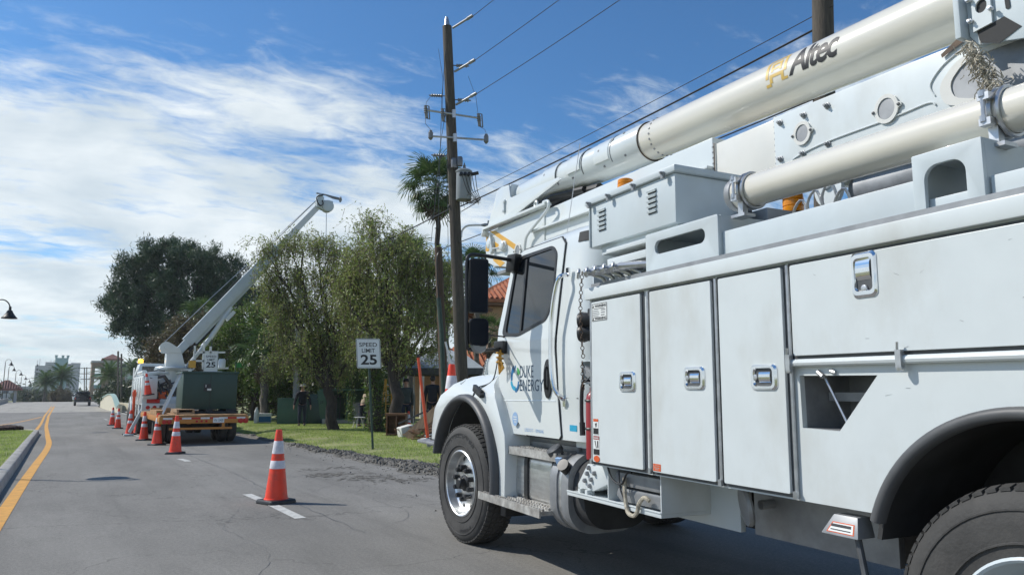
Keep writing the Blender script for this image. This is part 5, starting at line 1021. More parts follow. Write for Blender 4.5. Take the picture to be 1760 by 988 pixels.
# wooded skyline far off, one mass nobody could count
P = []
for k in range(420):
    x = rng.uniform(-260, 330); y = rng.uniform(330, 420); h = rng.uniform(1.5, 5.5); r = rng.uniform(2.5, 5); m = 34
    P.append(np.array([x, y, h*.6])+unit(m)*np.array([r, r, h*.6])*rng.uniform(.5, 1, (m, 1)))
P = np.concatenate(P); o = mesh_leaves('far_woodland', quads(P, rng.normal(size=(len(P), 3)), rng.uniform(1.2, 2.6, len(P)), rng.uniform(.6, 1.4, len(P))), M['lf_far']); tag(o, kind='stuff')
P = []
for k in range(150):                                      # the closed thicket behind the verge
    x = rng.uniform(12, 34); y = rng.uniform(44, 60); h = rng.uniform(2, 4.2); r = rng.uniform(1, 2); m = 420
    P.append(np.array([x, y, h*.55])+unit(m)*np.array([r, r, h*.55])*rng.uniform(.6, 1, (m, 1)))
P = np.concatenate(P); o = mesh_leaves('thicket', quads(P, rng.normal(size=(len(P), 3)), rng.uniform(.25, .5, len(P)), rng.uniform(.10, .22, len(P))), M['lf_man']); tag(o, kind='stuff')

# fan palms: every frond an object, sharing one mesh
def fan_frond(r=.75, n=22, pet=.9):
    V = []; F = []
    def q(a, b, w):
        a, b = np.array(a), np.array(b); d = b-a; s = np.cross(d, [0, 0, 1.]); s = s/(np.linalg.norm(s)+1e-9)*w; k = len(V); V.extend([a-s*.35, a+s*.35, a+d*.6+s, b, a+d*.6-s]); F.append((k, k+1, k+2, k+3, k+4))
    mb = MB(); mb.tube([(0,0,0),(pet*.5,0,.10),(pet,0,.06)], [.018,.014,.010], 4)
    for i in range(n):
        a = R(-118+236*i/(n-1)); L_ = r*(1-.25*abs(i/(n-1)-.5)); q((pet, 0, .06), (pet+L_*.72*math.cos(a), L_*.72*math.sin(a), .06+.04*math.cos(i*3)-.05), .034)
        q((pet+L_*.6*math.cos(a), L_*.6*math.sin(a), .03), (pet+L_*1.0*math.cos(a)*.96, L_*1.0*math.sin(a), -.26-.12*math.cos(i*2.1)), .020)
    mb.add(V, F); return mb
FANM = fan_frond().mesh('frond', M['lf_palm'], 0, fix=False); FAND = fan_frond(.7, 16, .8).mesh('frond', M['lf_dead'], 0, fix=False)
def palm(name, label, base, top, crown, nf, r0, group=None, dead=8, bark='barkg', s=1.0, spread=(-.7, 1.3)):
    t = tree(name, label, 'palm tree', None, group); mb = MB(); pts = limb(mb, base, top, r0, r0*.75, .03, 12, 9); 
    for i in range(14):                                   # ring scars
        p = Vector(base).lerp(Vector(top), (i+.5)/14); mb.ring(p, (0,0,1), r0*.92, .012, 9, 4)
    mb.build('trunk', M[bark], t, smooth=60)
    for i in range(nf):
        a = i*2.39996; e = spread[0]+(spread[1]-spread[0])*((i+.5)/nf)
        inst('frond', FANM, t, top, (random.uniform(-.3, .3), -e, a), (s*random.uniform(.85, 1.1),)*3)
    for i in range(dead): inst('frond', FAND, t, (top[0], top[1], top[2]-.25), (random.uniform(-.3, .3), R(62+random.uniform(0, 22)), i*6.283/max(1, dead)+random.uniform(-.3, .3)), (s*.8,)*3)
    return t
palm('fan_palm', 'tall fan palm whose crown shows just left of the utility pole', (16.5,34.4,0), (16.02,34.69,12.1), None, 46, .17, 'fan palms behind the verge', 16, 'bark', 1.3, (-1.0, 1.35))
palm('fan_palm', 'fan palm with a pale ringed trunk standing just right of the dark conduit pole', (14.9,30.7,0), (14.75,30.8,6.3), None, 22, .15, 'fan palms behind the verge', 7)
palm('fan_palm', 'fan palm whose fronds peep out above the truck mirror', (18.9,35.2,0), (18.7,35.4,8.1), None, 24, .16, 'fan palms behind the verge', 6)
palm('fan_palm', 'short fan palm in front of the red roofed house beside the mirror', (20.2,36.2,0), (20.15,36.3,4.6), None, 16, .13, 'fan palms behind the verge', 3)
palm('fan_palm', 'fan palm half hidden by the weeping tree left of the conduit pole', (13.9,32.4,0), (13.6,32.6,7.6), None, 22, .15, 'fan palms behind the verge', 6)
for i, (x, y) in enumerate(((12.9,31.6),(12.3,33.2))): palm('fan_palm', ('fan palm with slim bare trunk seen left of the grey canopy', 'fan palm with hidden crown and slim trunk further behind the canopy')[i], (x,y,0), (x-.1,y,5.6), None, 18, .13, 'fan palms behind the verge', 5)
palm('fan_palm', 'low fan palm with a dead skirt right of the transformer on the trailer', (8.1,36.5,0), (8.0,36.6,3.2), None, 18, .2, 'fan palms behind the verge', 14)
palm('fan_palm', 'low fan palm peeking out left of the mid green tree behind the boom', (6.9,46,0), (6.6,46.3,5.6), None, 18, .16, 'fan palms behind the verge', 4)
# feather palms far off
def feather(r=2.4, n=26):
    mb = MB(); V = []; F = []
    pth = [Vector((r*t, 0, .55*math.sin(t*2.0)-.55*t*t*1.6)) for t in [i/8 for i in range(9)]]; mb.tube(pth, [.035-.003*i for i in range(9)], 4)
    for i in range(n):
        t = .12+.86*i/n; p = Vector((r*t, 0, .55*math.sin(t*2.0)-.55*t*t*1.6)); L_ = .62*math.sin(math.pi*min(1, t*.85+.12))
        for s_ in (-1, 1):
            d = Vector((.55, s_*.8, -.35))*L_; k = len(V); V += [p+Vector((-.035,0,0)), p+Vector((.035,0,0)), p+d]; F.append((k, k+1, k+2))
    mb.add(V, F); return mb
FEA = feather().mesh('frond', M['lf_palm'], 0, fix=False)
def fpalm(label, base, top, r0, s, nf=46, group='feather palms in the distance'):
    t = tree('feather_palm', label, 'palm tree', None, group); mb = MB(); limb(mb, base, top, r0, r0*.8, .02, 6, 8); mb.build('trunk', M['barkg'], t, smooth=60)
    for i in range(nf): inst('frond', FEA, t, top, (random.uniform(-.2, .2), -(-.75+2.0*((i+.5)/nf)), i*2.39996), (s*random.uniform(.9, 1.1),)*3)
fpalm('left one of the two far feather palms in front of the teal tower', (-3.63,165.2,-1), (-3.5,165.1,3.3), .26, 1.25)
fpalm('right taller one of the two far feather palms in front of the teal tower', (-1.1,164,-1), (-1.0,164,4.3), .26, 1.35)
fpalm('feather palm in front of the tan building left of the twin wooden poles', (4.3,100,-.2), (4.15,100,3.4), .11, .95, 34)
fpalm('small feather palm right of the twin poles by the tan building', (6.9,104,-.2), (6.7,104,4.2), .11, .85, 28)
# ------------------------------------------------------------------ utility poles and lines
UP = thing('utility_pole', 'tall leaning wooden utility pole carrying cutouts and a grey can transformer behind the weeping tree', 'utility pole', (10.07, 19.61, 0))
def pz(z): t = z/13.1; return Vector((-.58*t, .35*t, z))
mb = MB(); mb.tube([pz(z) for z in (-.1,2,4,6,8,10,12,12.85)], [.195,.19,.182,.174,.166,.158,.15,.146], 20); mb.build('pole_shaft', M['wood'], UP, smooth=60)
mb = MB(); mb.lathe(pz(12.85), (-.04,.03,1), [(.11,0),(.10,.03),(.05,.30),(.045,.32),(0,.33)], 12); mb.build('pole_cap', M['steel'], UP)
CR = Vector((.859,-.512,0))                               # arm direction
def insul(p, d, L_=.42, r_=.055, par=UP, n=5):
    d = Vector(d).normalized(); pr = [(.018,-.12),(.018,0)]
    for i in range(n): h = L_*i/n; pr += [(r_*.55,h),(r_,h+.01),(r_,h+.035),(r_*.55,h+L_/n-.005)]
    pr += [(.02,L_),(.02,L_+.05),(0,L_+.05)]; m = MB(); m.lathe(p, d, pr, 12); return m.build('insulator', M['porc'], par)
for z, s_, k in ((11.55,1,.22),(10.42,1,.22),(10.55,-1,.18),(8.62,-1,.22)): insul(pz(z)+CR*s_*.24, CR*s_+Vector((0,0,-.05*s_)), .36)
def cross(z, a, b, tilt):
    m = MB(); p0, p1 = pz(z)+CR*a+Vector((0,-.18,tilt)), pz(z)+CR*b+Vector((0,-.18,-tilt)); m.tube([p0, p1], .032, 8); m.obox(pz(z)+Vector((.0,-.19,0)), CR*.05, Vector((0,.05,0)), Vector((0,0,.13)))
    o = m.build('crossarm', M['steel'], UP); return p0, p1, o
a0, a1, ca = cross(9.9, -.86, .78, .13); b0, b1, cbm = cross(9.13, -.73, .98, .06)
def cutout(p, par, k=1.0):
    m = MB(); m.lathe(p+Vector((0,0,.10)), (.12,0,-1), [(.0,-.05),(.05,-.04),(.05,.05),(.07,.06),(.05,.09),(.07,.12),(.05,.15),(.07,.18),(.05,.21),(.05,.36),(.0,.37)], 12)
    m.tube([p+CR*.10+Vector((0,0,.12)), p+CR*.13+Vector((0,0,-.30))], .022, 8); m.tube([p+Vector((0,0,.14)), p+CR*.10+Vector((0,0,.13))], .012, 6); m.tube([p+Vector((0,0,-.26)), p+CR*.13+Vector((0,0,-.30))], .012, 6); return m.build('fuse_cutout', M['porc'], par)
for p in (a0, a1, a0+CR*.52+Vector((0,0,-.10))): cutout(p, ca)
for p in (b0, b1): m = MB(); m.lathe(p+Vector((0,0,-.08)), (0,0,1), [(0,-.05),(.03,-.04),(.075,.02),(.075,.20),(.05,.22),(.05,.26),(0,.27)], 12); m.build('arrester', M['porc'], cbm)
for z in (11.3, 10.22, 12.75):
    m = MB(); p = pz(z)+CR*.12+Vector((0,-.12,0)); q = p+CR*.32+Vector((0,-.35,.16)); m.tube([p, q], .035, 8); m.sph(q, .055, 8, 6); m.tube([q, q+CR*.10+Vector((0,-.1,.05))], .05, 8); m.build('dead_end_clamp', M['mgrey'], UP)
TK3 = MB(); tp3 = Vector((-.22,-.24,0)); o3 = Vector((9.87-10.07, 19.40-19.61, 7.12)); TK3.lathe(o3, (0,0,1), [(.0,0),(.225,.01),(.235,.04),(.235,.86),(.255,.87),(.255,.91),(.20,.95),(.0,.97)], 28); TRF = TK3.build('can_transformer', M['tank'], UP, smooth=40)
for dx, h in ((.02,.0),(-.30,.28),(-.12,.33)):
    m = MB(); m.lathe(o3+Vector((dx*.859, -dx*.512+.02, .93+h)), (0,0,1), [(.05,-.06),(.06,0),(.04,.04),(.06,.08),(.04,.12),(.05,.16),(.02,.20),(.02,.25),(0,.26)], 10) if dx > 0 else m.lathe(o3+Vector((dx*.859,-dx*.512+.02,.80+h)), (0,0,1), [(.0,-.06),(.08,-.05),(.09,.02),(.09,.20),(.07,.24),(.0,.25)], 12); m.build('bushing', M['porc'], TRF)
for k in range(3):
    m = MB(); p = o3+CR*(-.10+.12*k)+Vector((-.1,-.2,.74)); m.tube([p+Vector((.02,.05,0)), p+Vector((-.02,-.08,.02))], .05, 10); m.build('black_bushing', M['black'], TRF)
m = MB(); p = o3+CR*.30+Vector((0,-.05,.80)); m.tube([p-CR*.12, p+CR*.12+Vector((0,0,.05))], .055, 8); m.build('black_bushing', M['black'], TRF)
for k in range(5):
    m = MB(); p = o3+CR*(-.1+.1*k)+Vector((-.08,-.24,.74)); q = o3+CR*(.30+.03*k)+Vector((0,-.10,.03+.02*k)); m.tube([Vector(w) for w in spl([tuple(p), tuple(p.lerp(q,.4)+Vector((0,-.03,-.22))), tuple(q), tuple(q+CR*.02+Vector((0,.03,-.12))), tuple(pz(6.85)+CR*.2)], 5)], .011, 5); m.build('drop_wire', M['black'], TRF)
m = MB()
for k in range(90): p = o3+CR*rng.uniform(.05,.42)+Vector((0,-.08,rng.uniform(-.10,.06))); d = Vector((rng.normal(),rng.normal(),rng.normal())).normalized()*rng.uniform(.08,.24); m.tube([p-d*.5, p+d*.5], .004, 3, caps=False)
tag(m.build('bird_nest', M['lf_dead'], None, fix=False), 'scruffy bird nest of twigs wedged under the grey can transformer', 'nest').location = (10.07,19.61,0)
LA = MB(); q0 = pz(6.05)+CR*.17; LA.tube([Vector(w) for w in spl([tuple(q0), tuple(q0+CR*.03+Vector((0,0,.22))), tuple(q0+CR*.2+Vector((0,0,.36))), tuple(q0+CR*.62+Vector((0,0,.38)))], 6)], .028, 8); la = LA.build('lamp_arm', M['steel'], UP)
m = MB(); c = q0+CR*.82+Vector((0,0,.375)); m.loft([[c+CR*a+Vector((.512,.859,0))*y*w+Vector((0,0,z*h)) for y, z in ((-.09,-.4),(.09,-.4),(.07,.6),(-.07,.6))] for a, w, h in ((-.22,.5,.05),(-.1,1,.075),(.18,1,.07),(.33,.5,.03))]); m.lathe(c+Vector((0,0,.04)), (0,0,1), [(.035,0),(.035,.10),(0,.11)], 10); m.build('lamp_head', M['mgrey'], la, bev=.008)
m = MB(); m.tube([pz(.2)+CR*-.17+Vector((0,-.08,0)), pz(6.5)+CR*-.165+Vector((0,-.08,0))], .022, 6); m.build('ground_conduit', M['mgrey'], UP)
def wire(label, p0, p1, sag, r_=.010, cat='power line', group=None, n=14, mt='black'):
    p0, p1 = Vector(p0), Vector(p1); m = MB(); m.tube([p0.lerp(p1, i/n)-Vector((0,0,sag*4*(i/n)*(1-i/n))) for i in range(n+1)], r_, 5); o = m.build('power_line' if cat == 'power line' else 'cable', M[mt], smooth=60); tag(o, label, cat, group); return o
def W_(z, dx=0, dy=0): p = pz(z); return (10.07+p.x+dx, 19.61+p.y+dy, z)
P2B = Vector((10.04, 7.40, 0))
UP2 = thing('utility_pole', 'wooden utility pole rising behind the upper boom at top right', 'utility pole', P2B)
mb = MB(); mb.tube([(0,0,-.1),(.14,-.08,4),(.29,-.18,8),(.45,-.28,13.2)], [.19,.178,.165,.14], 20); mb.build('pole_shaft', M['wood'], UP2, smooth=60)
m = MB(); m.tube([(.2,-.1,7.75),(-.15,-.35,8.3)], .03, 8); m.build('brace', M['black'], UP2)
wire('topmost bare power line running up from the tip of the leaning pole', W_(12.9,.42,-.6), (10.7,6.9,13.0), .05)
wire('second bare power line from the top running over the truck boom', W_(11.46,.42,-.6), (10.7,6.9,11.7), .08)
wire('third bare power line crossing the deep blue sky over the truck', W_(10.38,.42,-.6), (10.65,6.9,10.6), .10)
wire('thin pale cable strung just above the thick black one behind the upper boom', W_(7.22,.1,-.2), (10.28,7.0,7.62), .06, .008, 'cable')
wire('thick black cable passing behind the upper boom to the right hand pole', W_(6.98,.1,-.2), (10.25,7.1,7.36), .08, .020, 'cable')
wire('thick black cable sloping down leftwards from the leaning pole into the trees', W_(6.95,-.1,-.1), (9.35,36.0,6.9), .10, .020, 'cable')
wire('black cable from the short brown pole to behind the truck cab', (9.78,20.9,5.85), (10.1,7.35,6.1), .05, .014, 'cable')
for k, (x, z0, z1, dx) in enumerate(((-.62,10.5,5.9,-.75),(-.50,12.2,6.3,-.55),(-.22,9.9,5.2,-.22))):
    p = pz(z0); m = MB(); a = Vector((10.07,19.61,0))+p+CR*-.12+Vector((0,-.15,0)); b = Vector((10.07,19.61,z1))+CR*(dx-.35)+Vector((0,-.1,0)); m.tube([a, a.lerp(b,.3)+CR*-.06, b], .009, 4); m.sph(a.lerp(b,.62), (.03,.03,.07), 6, 4); o = m.build('drop_rope', M['dgrey'], smooth=60); tag(o, ('left hanging line trailing off the leaning pole past the palm crown', 'middle hanging line trailing from near the tip of the leaning pole', 'right hanging line close against the shaft of the leaning pole')[k], 'rope')
for k, (pa, pb) in enumerate(((a1, pz(11.2)+CR*.6), (a0, pz(10.6)+CR*-.55), (b1+Vector((0,0,.2)), a1+Vector((0,0,-.25))), (b0+Vector((0,0,.2)), a0+Vector((0,0,-.25))), (a0+CR*.52, pz(12.1)+CR*-.3))):
    m = MB(); m.tube([pa, pa.lerp(pb,.5)+CR*(.08 if k % 2 == 0 else -.08), pb], .007, 4); m.build('jumper_wire', M['dgrey'], UP)
SP = thing('short_pole', 'short brown wooden pole with a dark conduit, sawn off at the top', 'utility pole', (10.04, 20.79, 0))
mb = MB(); mb.tube([(0,0,-.1),(-.13,.08,3),(-.27,.16,5.94)], [.135,.128,.12], 14); mb.build('pole_shaft', M['wood2'], SP, smooth=50)
m = MB(); m.tube([(-.10,-.16,0),(-.23,-.09,3.2),(-.31,.0,4.3)], .07, 10); m.build('conduit', M['post'], SP)
m = MB(); m.tube([Vector(w) for w in spl([(-.26,.0,5.8),(-.40,-.05,5.6),(-.38,-.03,5.0),(-.31,0,4.3)], 6)], .02, 6); m.build('riser_cable', M['black'], SP)
CP = thing('concrete_pole', 'slim pale grey pole standing behind the person and the padmount cabinet', 'utility pole', (9.45, 36.0, 0))
m = MB(); m.tube([(0,0,-.1),(-.05,.02,3.6),(-.1,.04,7.4)], [.16,.15,.14], 12); m.build('pole_shaft', M['conc'], CP, smooth=50)
FP = (((4.47,84.65,.1),(4.15,84.85,5.6)),((5.09,90.1,.1),(4.75,90.3,5.6)),((3.75,207.3,-1),(3.2,207.6,7.6)),((4.27,218.6,-1),(3.9,218.9,8.0)))
for k, (a, b) in enumerate(FP):
    t = thing('far_pole', ('left of the twin wooden poles in front of the tan building', 'right of the twin wooden poles in front of the tan building', 'left far pole with crossarms between the teal tower and tan building', 'right far pole with crossarms against the tan building corner')[k], 'utility pole', a, 0, 'far utility poles')
    d = Vector(b)-Vector(a); m = MB(); m.tube([(0,0,0), d], .085 if k < 2 else .11, 8); m.build('pole_shaft', M['barkg'], t)
    if k > 1:
        for h in (.2, 1.6, 3.0): m = MB(); m.beam(d*(1-h/9)+Vector((-1.3,0,0)), d*(1-h/9)+Vector((1.3,0,0)), .09, .09); m.build('crossarm', M['wood'], t)

# ------------------------------------------------------------------ street lamps with bell shades
def bell_lamp(name, label, loc, rz, h, s=1.0, group=None):
    t = thing(name, label, 'street lamp', loc, rz, group); m = MB()
    m.lathe((0,0,0), (0,0,1), [(.14*s,0),(.14*s,.35),(.09*s,.5),(.06*s,.6),(.045*s,h-.4*s),(.04*s,h)], 12); r_ = .42*s
    m.tube([Vector((r_-r_*math.cos(a), 0, h+r_*math.sin(a)*1.05)) for a in [math.pi*i/14 for i in range(15)]], .026*s, 8); m.build('lamp_post', M['lamp'], t, smooth=50)
    m = MB(); m.lathe((2*r_,0,h+.02*s), (0,0,-1), [(0,-.12*s),(.05*s,-.10*s),(.055*s,.05*s),(.11*s,.09*s),(.13*s,.16*s),(.25*s,.34*s),(.31*s,.40*s),(.315*s,.43*s),(.28*s,.42*s),(.0,.34*s)], 22); m.build('lamp_shade', M['lamp'], t, smooth=50); return t
bell_lamp('street_lamp', 'dark bell shaded street lamp whose shade pokes in at the left edge', (-3.02,38.2,-.1), R(-31), 5.0, .95)
bell_lamp('street_lamp', 'street lamp on the near median just outside the left edge, its shadow on the lane', (-3.58,17.75,.1), R(-10), 4.8, 1.0)
for k, (x, y, z) in enumerate(((-7.78,126.9,.1),(-8.19,142.3,-.3),(-8.5,168.1,-.9),(-9.98,221.3,-1.2),(-11.81,290,-1.2),(-14.3,392.7,-1.2))):
    bell_lamp('street_lamp', ('nearest of the far row of bell lamps, at the very left edge', 'second far bell lamp of the row counted from the left edge', 'third far bell lamp, hook shaped, left of the palms', 'fourth far bell lamp of the receding row', 'fifth far bell lamp of the receding row', 'last and smallest far bell lamp of the receding row')[k], (x,y,z), R(-31), 5.6+(0,0,.5,.9,1.1,1.3)[k], (1,1,1.15,1.3,1.5,1.7)[k], 'bell lamps beyond the crest')

# ------------------------------------------------------------------ signs and markers
def speed_sign(label, base, top, rz, zc, w=.61, h=.76, second=None):
    t = thing('speed_limit_sign', label, 'road sign', base, 0); d = Vector(top)-Vector(base); m = MB()
    m.beam((0,0,-.1), d, .05, .03, up=(0,1,0)); m.build('sign_post', M['post'], t)
    c = d*(zc/d.z); xx = Vector((math.cos(rz), math.sin(rz), 0)); zz = (d.normalized()); nn = xx.cross(zz).normalized()
    def f(p, q, t_): return tuple(c+xx*p+zz*q+nn*(.03+t_))
    m = MB(); m.plate([rrect(-w/2,w/2,-h/2,h/2,.035)], f, .004); pn = m.build('sign_panel', M['sign'], t, smooth=0)
    g = lambda p, q: f(p, q, .006); m = MB()
    m.plate([rrect(-w/2+.012,w/2-.012,-h/2+.012,h/2-.012,.03), rrect(-w/2+.022,w/2-.022,-h/2+.022,h/2-.022,.025)[::-1]], lambda p, q, t_: f(p, q, .0045+t_), .001)
    text(m, 'SPEED', g, -.225*w/.61, .225*w/.61, .17, .275, bold=.01); text(m, 'LIMIT', g, -.165*w/.61, .165*w/.61, .02, .125, bold=.01); text(m, '25', g, -.205, .205, -.29, -.03, bold=.025); m.build('sign_lettering', M['blackp'], pn, smooth=0, fix=False)
    m = MB()
    for q in (.33,-.33): m.lathe(f(0,q,.005), nn, [(.012,0),(.010,.006),(0,.007)], 8)
    m.build('sign_bolt', M['steel'], pn); return t, f
speed_sign('near white speed limit 25 sign on a leaning green post in the grass', (6.72,18.1,0), (6.545,18.2,2.72), R(-24), 2.375)
t2, f2 = speed_sign('farther speed limit 25 sign with a dark speed display below, behind the trailer load', (5.75,37.3,0), (5.72,37.35,4.05), R(-14), 2.86, .62, .98)
m = MB(); m.plate([rrect(-.12,.62,-1.02,-.52,.03)], lambda p, q, t: f2(p, q, t), .05); o = m.build('display_box', M['sign'], t2, smooth=0)
m = MB(); text(m, 'YOUR', lambda p, q: f2(p, q, .053), -.06, .50, -.70, -.57, bold=.02); text(m, 'SPEED', lambda p, q: f2(p, q, .053), -.06, .56, -.97, -.87, bold=.02); m.plate([rrect(-.02,.34,-.86,-.73,.02)], lambda p, q, t: f2(p, q, .051+t), .004); m.build('display_lettering', M['blackp'], o, smooth=0, fix=False)
m = MB(); m.obox((-.28,-.08,3.85), (.22,0,.26), (0,.25,0), (.012,0,-.012)); m.build('solar_panel', M['sign'], t2)
GS = thing('street_name_sign', 'small green street name sign against the dark trees right of the transformer', 'road sign', (7.05,38.4,0)); m = MB(); m.tube([(0,0,0),(0,0,2.9)], .03, 6); m.build('sign_post', M['post'], GS); m = MB(); m.box(-.02,.42,-.02,.0,2.62,2.86); m.build('sign_panel', M['lgreen'], GS)
OP = thing('marker_pole', 'thin orange marker pole with a black tip, leaning in the grass', 'marker pole', (8.1,17.76,0)); m = MB(); d = Vector((-.28,.17,2.36)); m.tube([d*.09, d*.97], [.042,.036], 10); m.build('pole_tube', M['opole'], OP)
m = MB(); m.tube([d*.97, d*1.005], .04, 10); m.build('pole_tip', M['black'], OP); m = MB(); m.tube([(0,0,-.02), d*.10], .05, 10); m.box(.0,.26,-.05,.03,.03,.16); m.build('pole_foot', M['mgrey'], OP, bev=.01)

# ------------------------------------------------------------------ traffic cones
def make_cone(label):
    t = thing('traffic_cone', label, 'traffic cone', (0,0,0), 0, 'orange cones with two white bands')
    m = MB(); m.loft([[(x*s_, y*s_, z) for x, y in rrect(-.19,.19,-.19,.19,.05,4)] for s_, z in ((1,0),(1,.028),(.94,.045),(.72,.05))]); m.build('cone_base', M['black'], t, smooth=40)
    m = MB(); rr = lambda z: .142-.105*(z-.045)/.865; m.lathe((0,0,0), (0,0,1), [(.155,.045),(.150,.058)]+[(rr(z), z) for z in (.06,.2,.35,.5,.65,.8,.895)]+[(rr(.9)*.9,.91),(rr(.9)*.6,.905),(.015,.86)], 32); b = m.build('cone_body', M['cone'], t, smooth=40)
    for z0, z1 in ((.61,.77),(.425,.525)):
        m = MB(); m.lathe((0,0,0), (0,0,1), [(rr(z0)+.0005,z0),(rr(z0)+.003,z0+.003),(rr(z1)+.003,z1-.003),(rr(z1)+.0005,z1)], 32, caps=False); m.build('reflective_band', M['refl'], b, smooth=40)
    return t
CN = make_cone('nearest and largest traffic cone, standing on the white lane dash')
CN.location = (2.38,9.84,hz(9.84)+.004); CN.rotation_euler = (0,0,R(20))
for k, (x, y, lab) in enumerate(((2.36,19.9,'traffic cone nearest the trailer, second in the row from the camera'),(2.34,24.0,'traffic cone beside the left rear corner of the orange trailer'),(2.24,27.0,'traffic cone beside the front half of the orange trailer'),(2.12,31.6,'traffic cone in front of the white outrigger leg'),(2.46,32.4,'traffic cone half hidden behind the outrigger leg of the derrick truck'),(2.10,38.6,'second farthest traffic cone of the row in the lane'),(2.10,43.6,'farthest traffic cone at the left end of the row'))):
    c = copy_tree(CN); c.location = (x,y,hz(y)+.004); c.rotation_euler = (R(random.uniform(-1.5,1.5)),0,R(random.uniform(0,90))); c['label'] = lab
for loc, rot, sc_, lab in (((2.52,29.75,1.30),(0,R(-9),.4),.86,'traffic cone perched on the tail corner of the derrick truck'),((10.42,24.6,0),(0,0,.3),.82,'traffic cone between the tree trunk and the wooden cabinet'),((11.1,24.2,-.02),(0,R(4),.7),.6,'small traffic cone tip showing behind the leaning boards')):
    c = copy_tree(CN); c.location = loc; c.rotation_euler = rot; c.scale = (sc_,)*3; c['label'] = lab
c = copy_tree(CN); p = TMAT @ Vector((1.95,-.62,.80)); c.location = p; c.rotation_euler = (0,0,.3); c.scale = (1,1,.98); c['label'] = 'traffic cone showing behind the hood of the near truck, on its front platform'
m = MB(); m.tube([(p.x,p.y,p.z+.85),(p.x-.08,p.y+.02,p.z+1.16)], .012, 6); tag(m.build('whip_flag_rod', M['steel']), 'short steel rod sticking out of the cone behind the truck hood', 'rod')

# ------------------------------------------------------------------ orange flatbed trailer with its load
TL = thing('flatbed_trailer', 'orange flatbed trailer with red and white tape along its tail', 'trailer', (3.52, 23.4, 0))
m = MB(); m.box(-1.22,1.22,0,.14,.50,.70); m.box(-1.22,-1.10,.14,6.2,.55,.70); m.box(1.10,1.22,.14,6.2,.55,.70); m.box(-1.1,1.1,6.0,6.2,.55,.70)
m.box(-.45,-.35,.14,8.2,.48,.6); m.box(.35,.45,.14,8.2,.48,.6); m.build('trailer_frame', M['trailer'], TL, bev=.012)
for k in range(12): m = MB(); a = -1.20+.2*k; m.box(a+.004,a+.192,.02,6.15,.705,.745+.004*math.sin(k*2.3)); m.build('deck_board', M['deckw'], TL)
m = MB(); m.beam((-.95,-.02,.36),(.75,-.02,.36), .07, .06); m.box(-.75,-.68,-.01,.06,.36,.52); m.box(.48,.55,-.01,.06,.36,.52); m.build('rear_bumper', M['trailer'], TL)
for k in range(9):
    m = MB(); a = -1.12+.25*k; m.box(a,a+.245,-.008,-.001,.625,.675); m.build('reflective_tape', M['red'] if k % 2 else M['refl'], TL)
for x, r_, z in ((-1.08,.055,.56),(-.95,.055,.56),(1.0,.068,.56),(1.14,.068,.56),(-.22,.030,.565),(-.09,.030,.565),(.04,.030,.565)): m = MB(); m.lathe((x,0,z), (0,-1,0), [(r_*1.15,0),(r_*1.1,.012),(r_,.02),(0,.026)], 14); m.build('tail_light', M['red'], TL)
m = MB(); m.box(.22,.53,-.012,-.002,.515,.665); pt_ = m.build('number_plate', M['sign'], TL); m = MB(); text(m, 'VN 13400', lambda p, q: (p,-.014,q), .245,.505,.55,.62); m.build('plate_lettering', M['navy'], pt_, smooth=0, fix=False)
wh = MB(); wh.lathe((0,0,0), (1,0,0), [(.20,0),(.34,-.01),(.40,.03),(.41,.12),(.40,.21),(.34,.25),(.20,.24)], 26, caps=False); wh.lathe((0,0,0), (1,0,0), [(.20,.03),(.12,.08),(0,.08)], 20); WT = wh.mesh('wheel', [M['rubber']], 40)
for y in (1.6,2.55):
    for x in (-1.12,-.86,.62,.88): inst('wheel', WT, TL, (x,y,.41-.12))
m = MB(); m.box(-1.0,1.0,1.5,2.65,.26,.45); m.build('axle', M['dark'], TL)
m = MB(); m.box(-1.2,-.92,1.1,3.0,.747,.86); m.box(-1.18,-.6,3.1,3.25,.747,.90); m.build('wheel_rail', M['deckw'], TL)
TX = thing('transformer_cabinet', 'big dark green transformer cabinet riding on the orange trailer', 'transformer', (3.86, 24.95, .755))
m = MB(); m.box(-.80,.80,0,1.5,.12,1.27); m.build('cabinet_shell', M['dgreen'], TX, bev=.015); m = MB(); m.box(-.84,.84,-.03,1.53,1.22,1.285); m.build('cabinet_lid', M['dgreen'], TX, bev=.01)
m = MB(); m.box(-.85,.85,-.05,1.6,0,.05); m.box(-.80,-.5,.0,1.5,.05,.12); m.box(.5,.8,0,1.5,.05,.12); m.box(-.1,.1,0,1.5,.05,.12); m.build('skid', M['dark'], TX)
m = MB(); m.box(-.19,.01,-.02,-.005,.68,.90); o = m.build('latch_plate', M['dark'], TX); m = MB(); m.box(-.10,.02,-.03,-.021,.70,.76); m.box(-.15,-.13,-.03,-.021,.80,.88); m.build('latch_label', M['paper'], o)
m = MB(); m.box(-.006,.006,-.012,-.002,.14,1.2); m.build('door_joint', M['dark'], TX)
for k, (x, y) in enumerate(((2.46,24.2),(2.52,25.3))):
    m = MB(); a, b = Vector((x,y,.76)), Vector((3.04+.02*k,25.15+.6*k,2.03)); m.beam(a, b, .05, .012, up=(0,1,0)); m.beam(b, b+Vector((1.2,.2,.03)), .05, .012); tag(m.build('strap', M['paper']), ('nearer of the two pale straps tying the transformer to the trailer', 'farther of the two pale straps tying the transformer to the trailer')[k], 'strap', 'tie down straps')
for k, (x, y) in enumerate(((2.85,24.3),)): m = MB(); m.box(x,x+.5,y,y+.1,.755,.80); m.box(x,x+.06,y,y+1.4,.80,.87); m.box(x+.44,x+.5,y,y+1.4,.80,.87); m.box(x,x+.5,y+.05,y+1.4,.872,.895); tag(m.build('pallet', M['plank']), 'pale wooden pallet beside the transformer on the trailer deck', 'pallet')

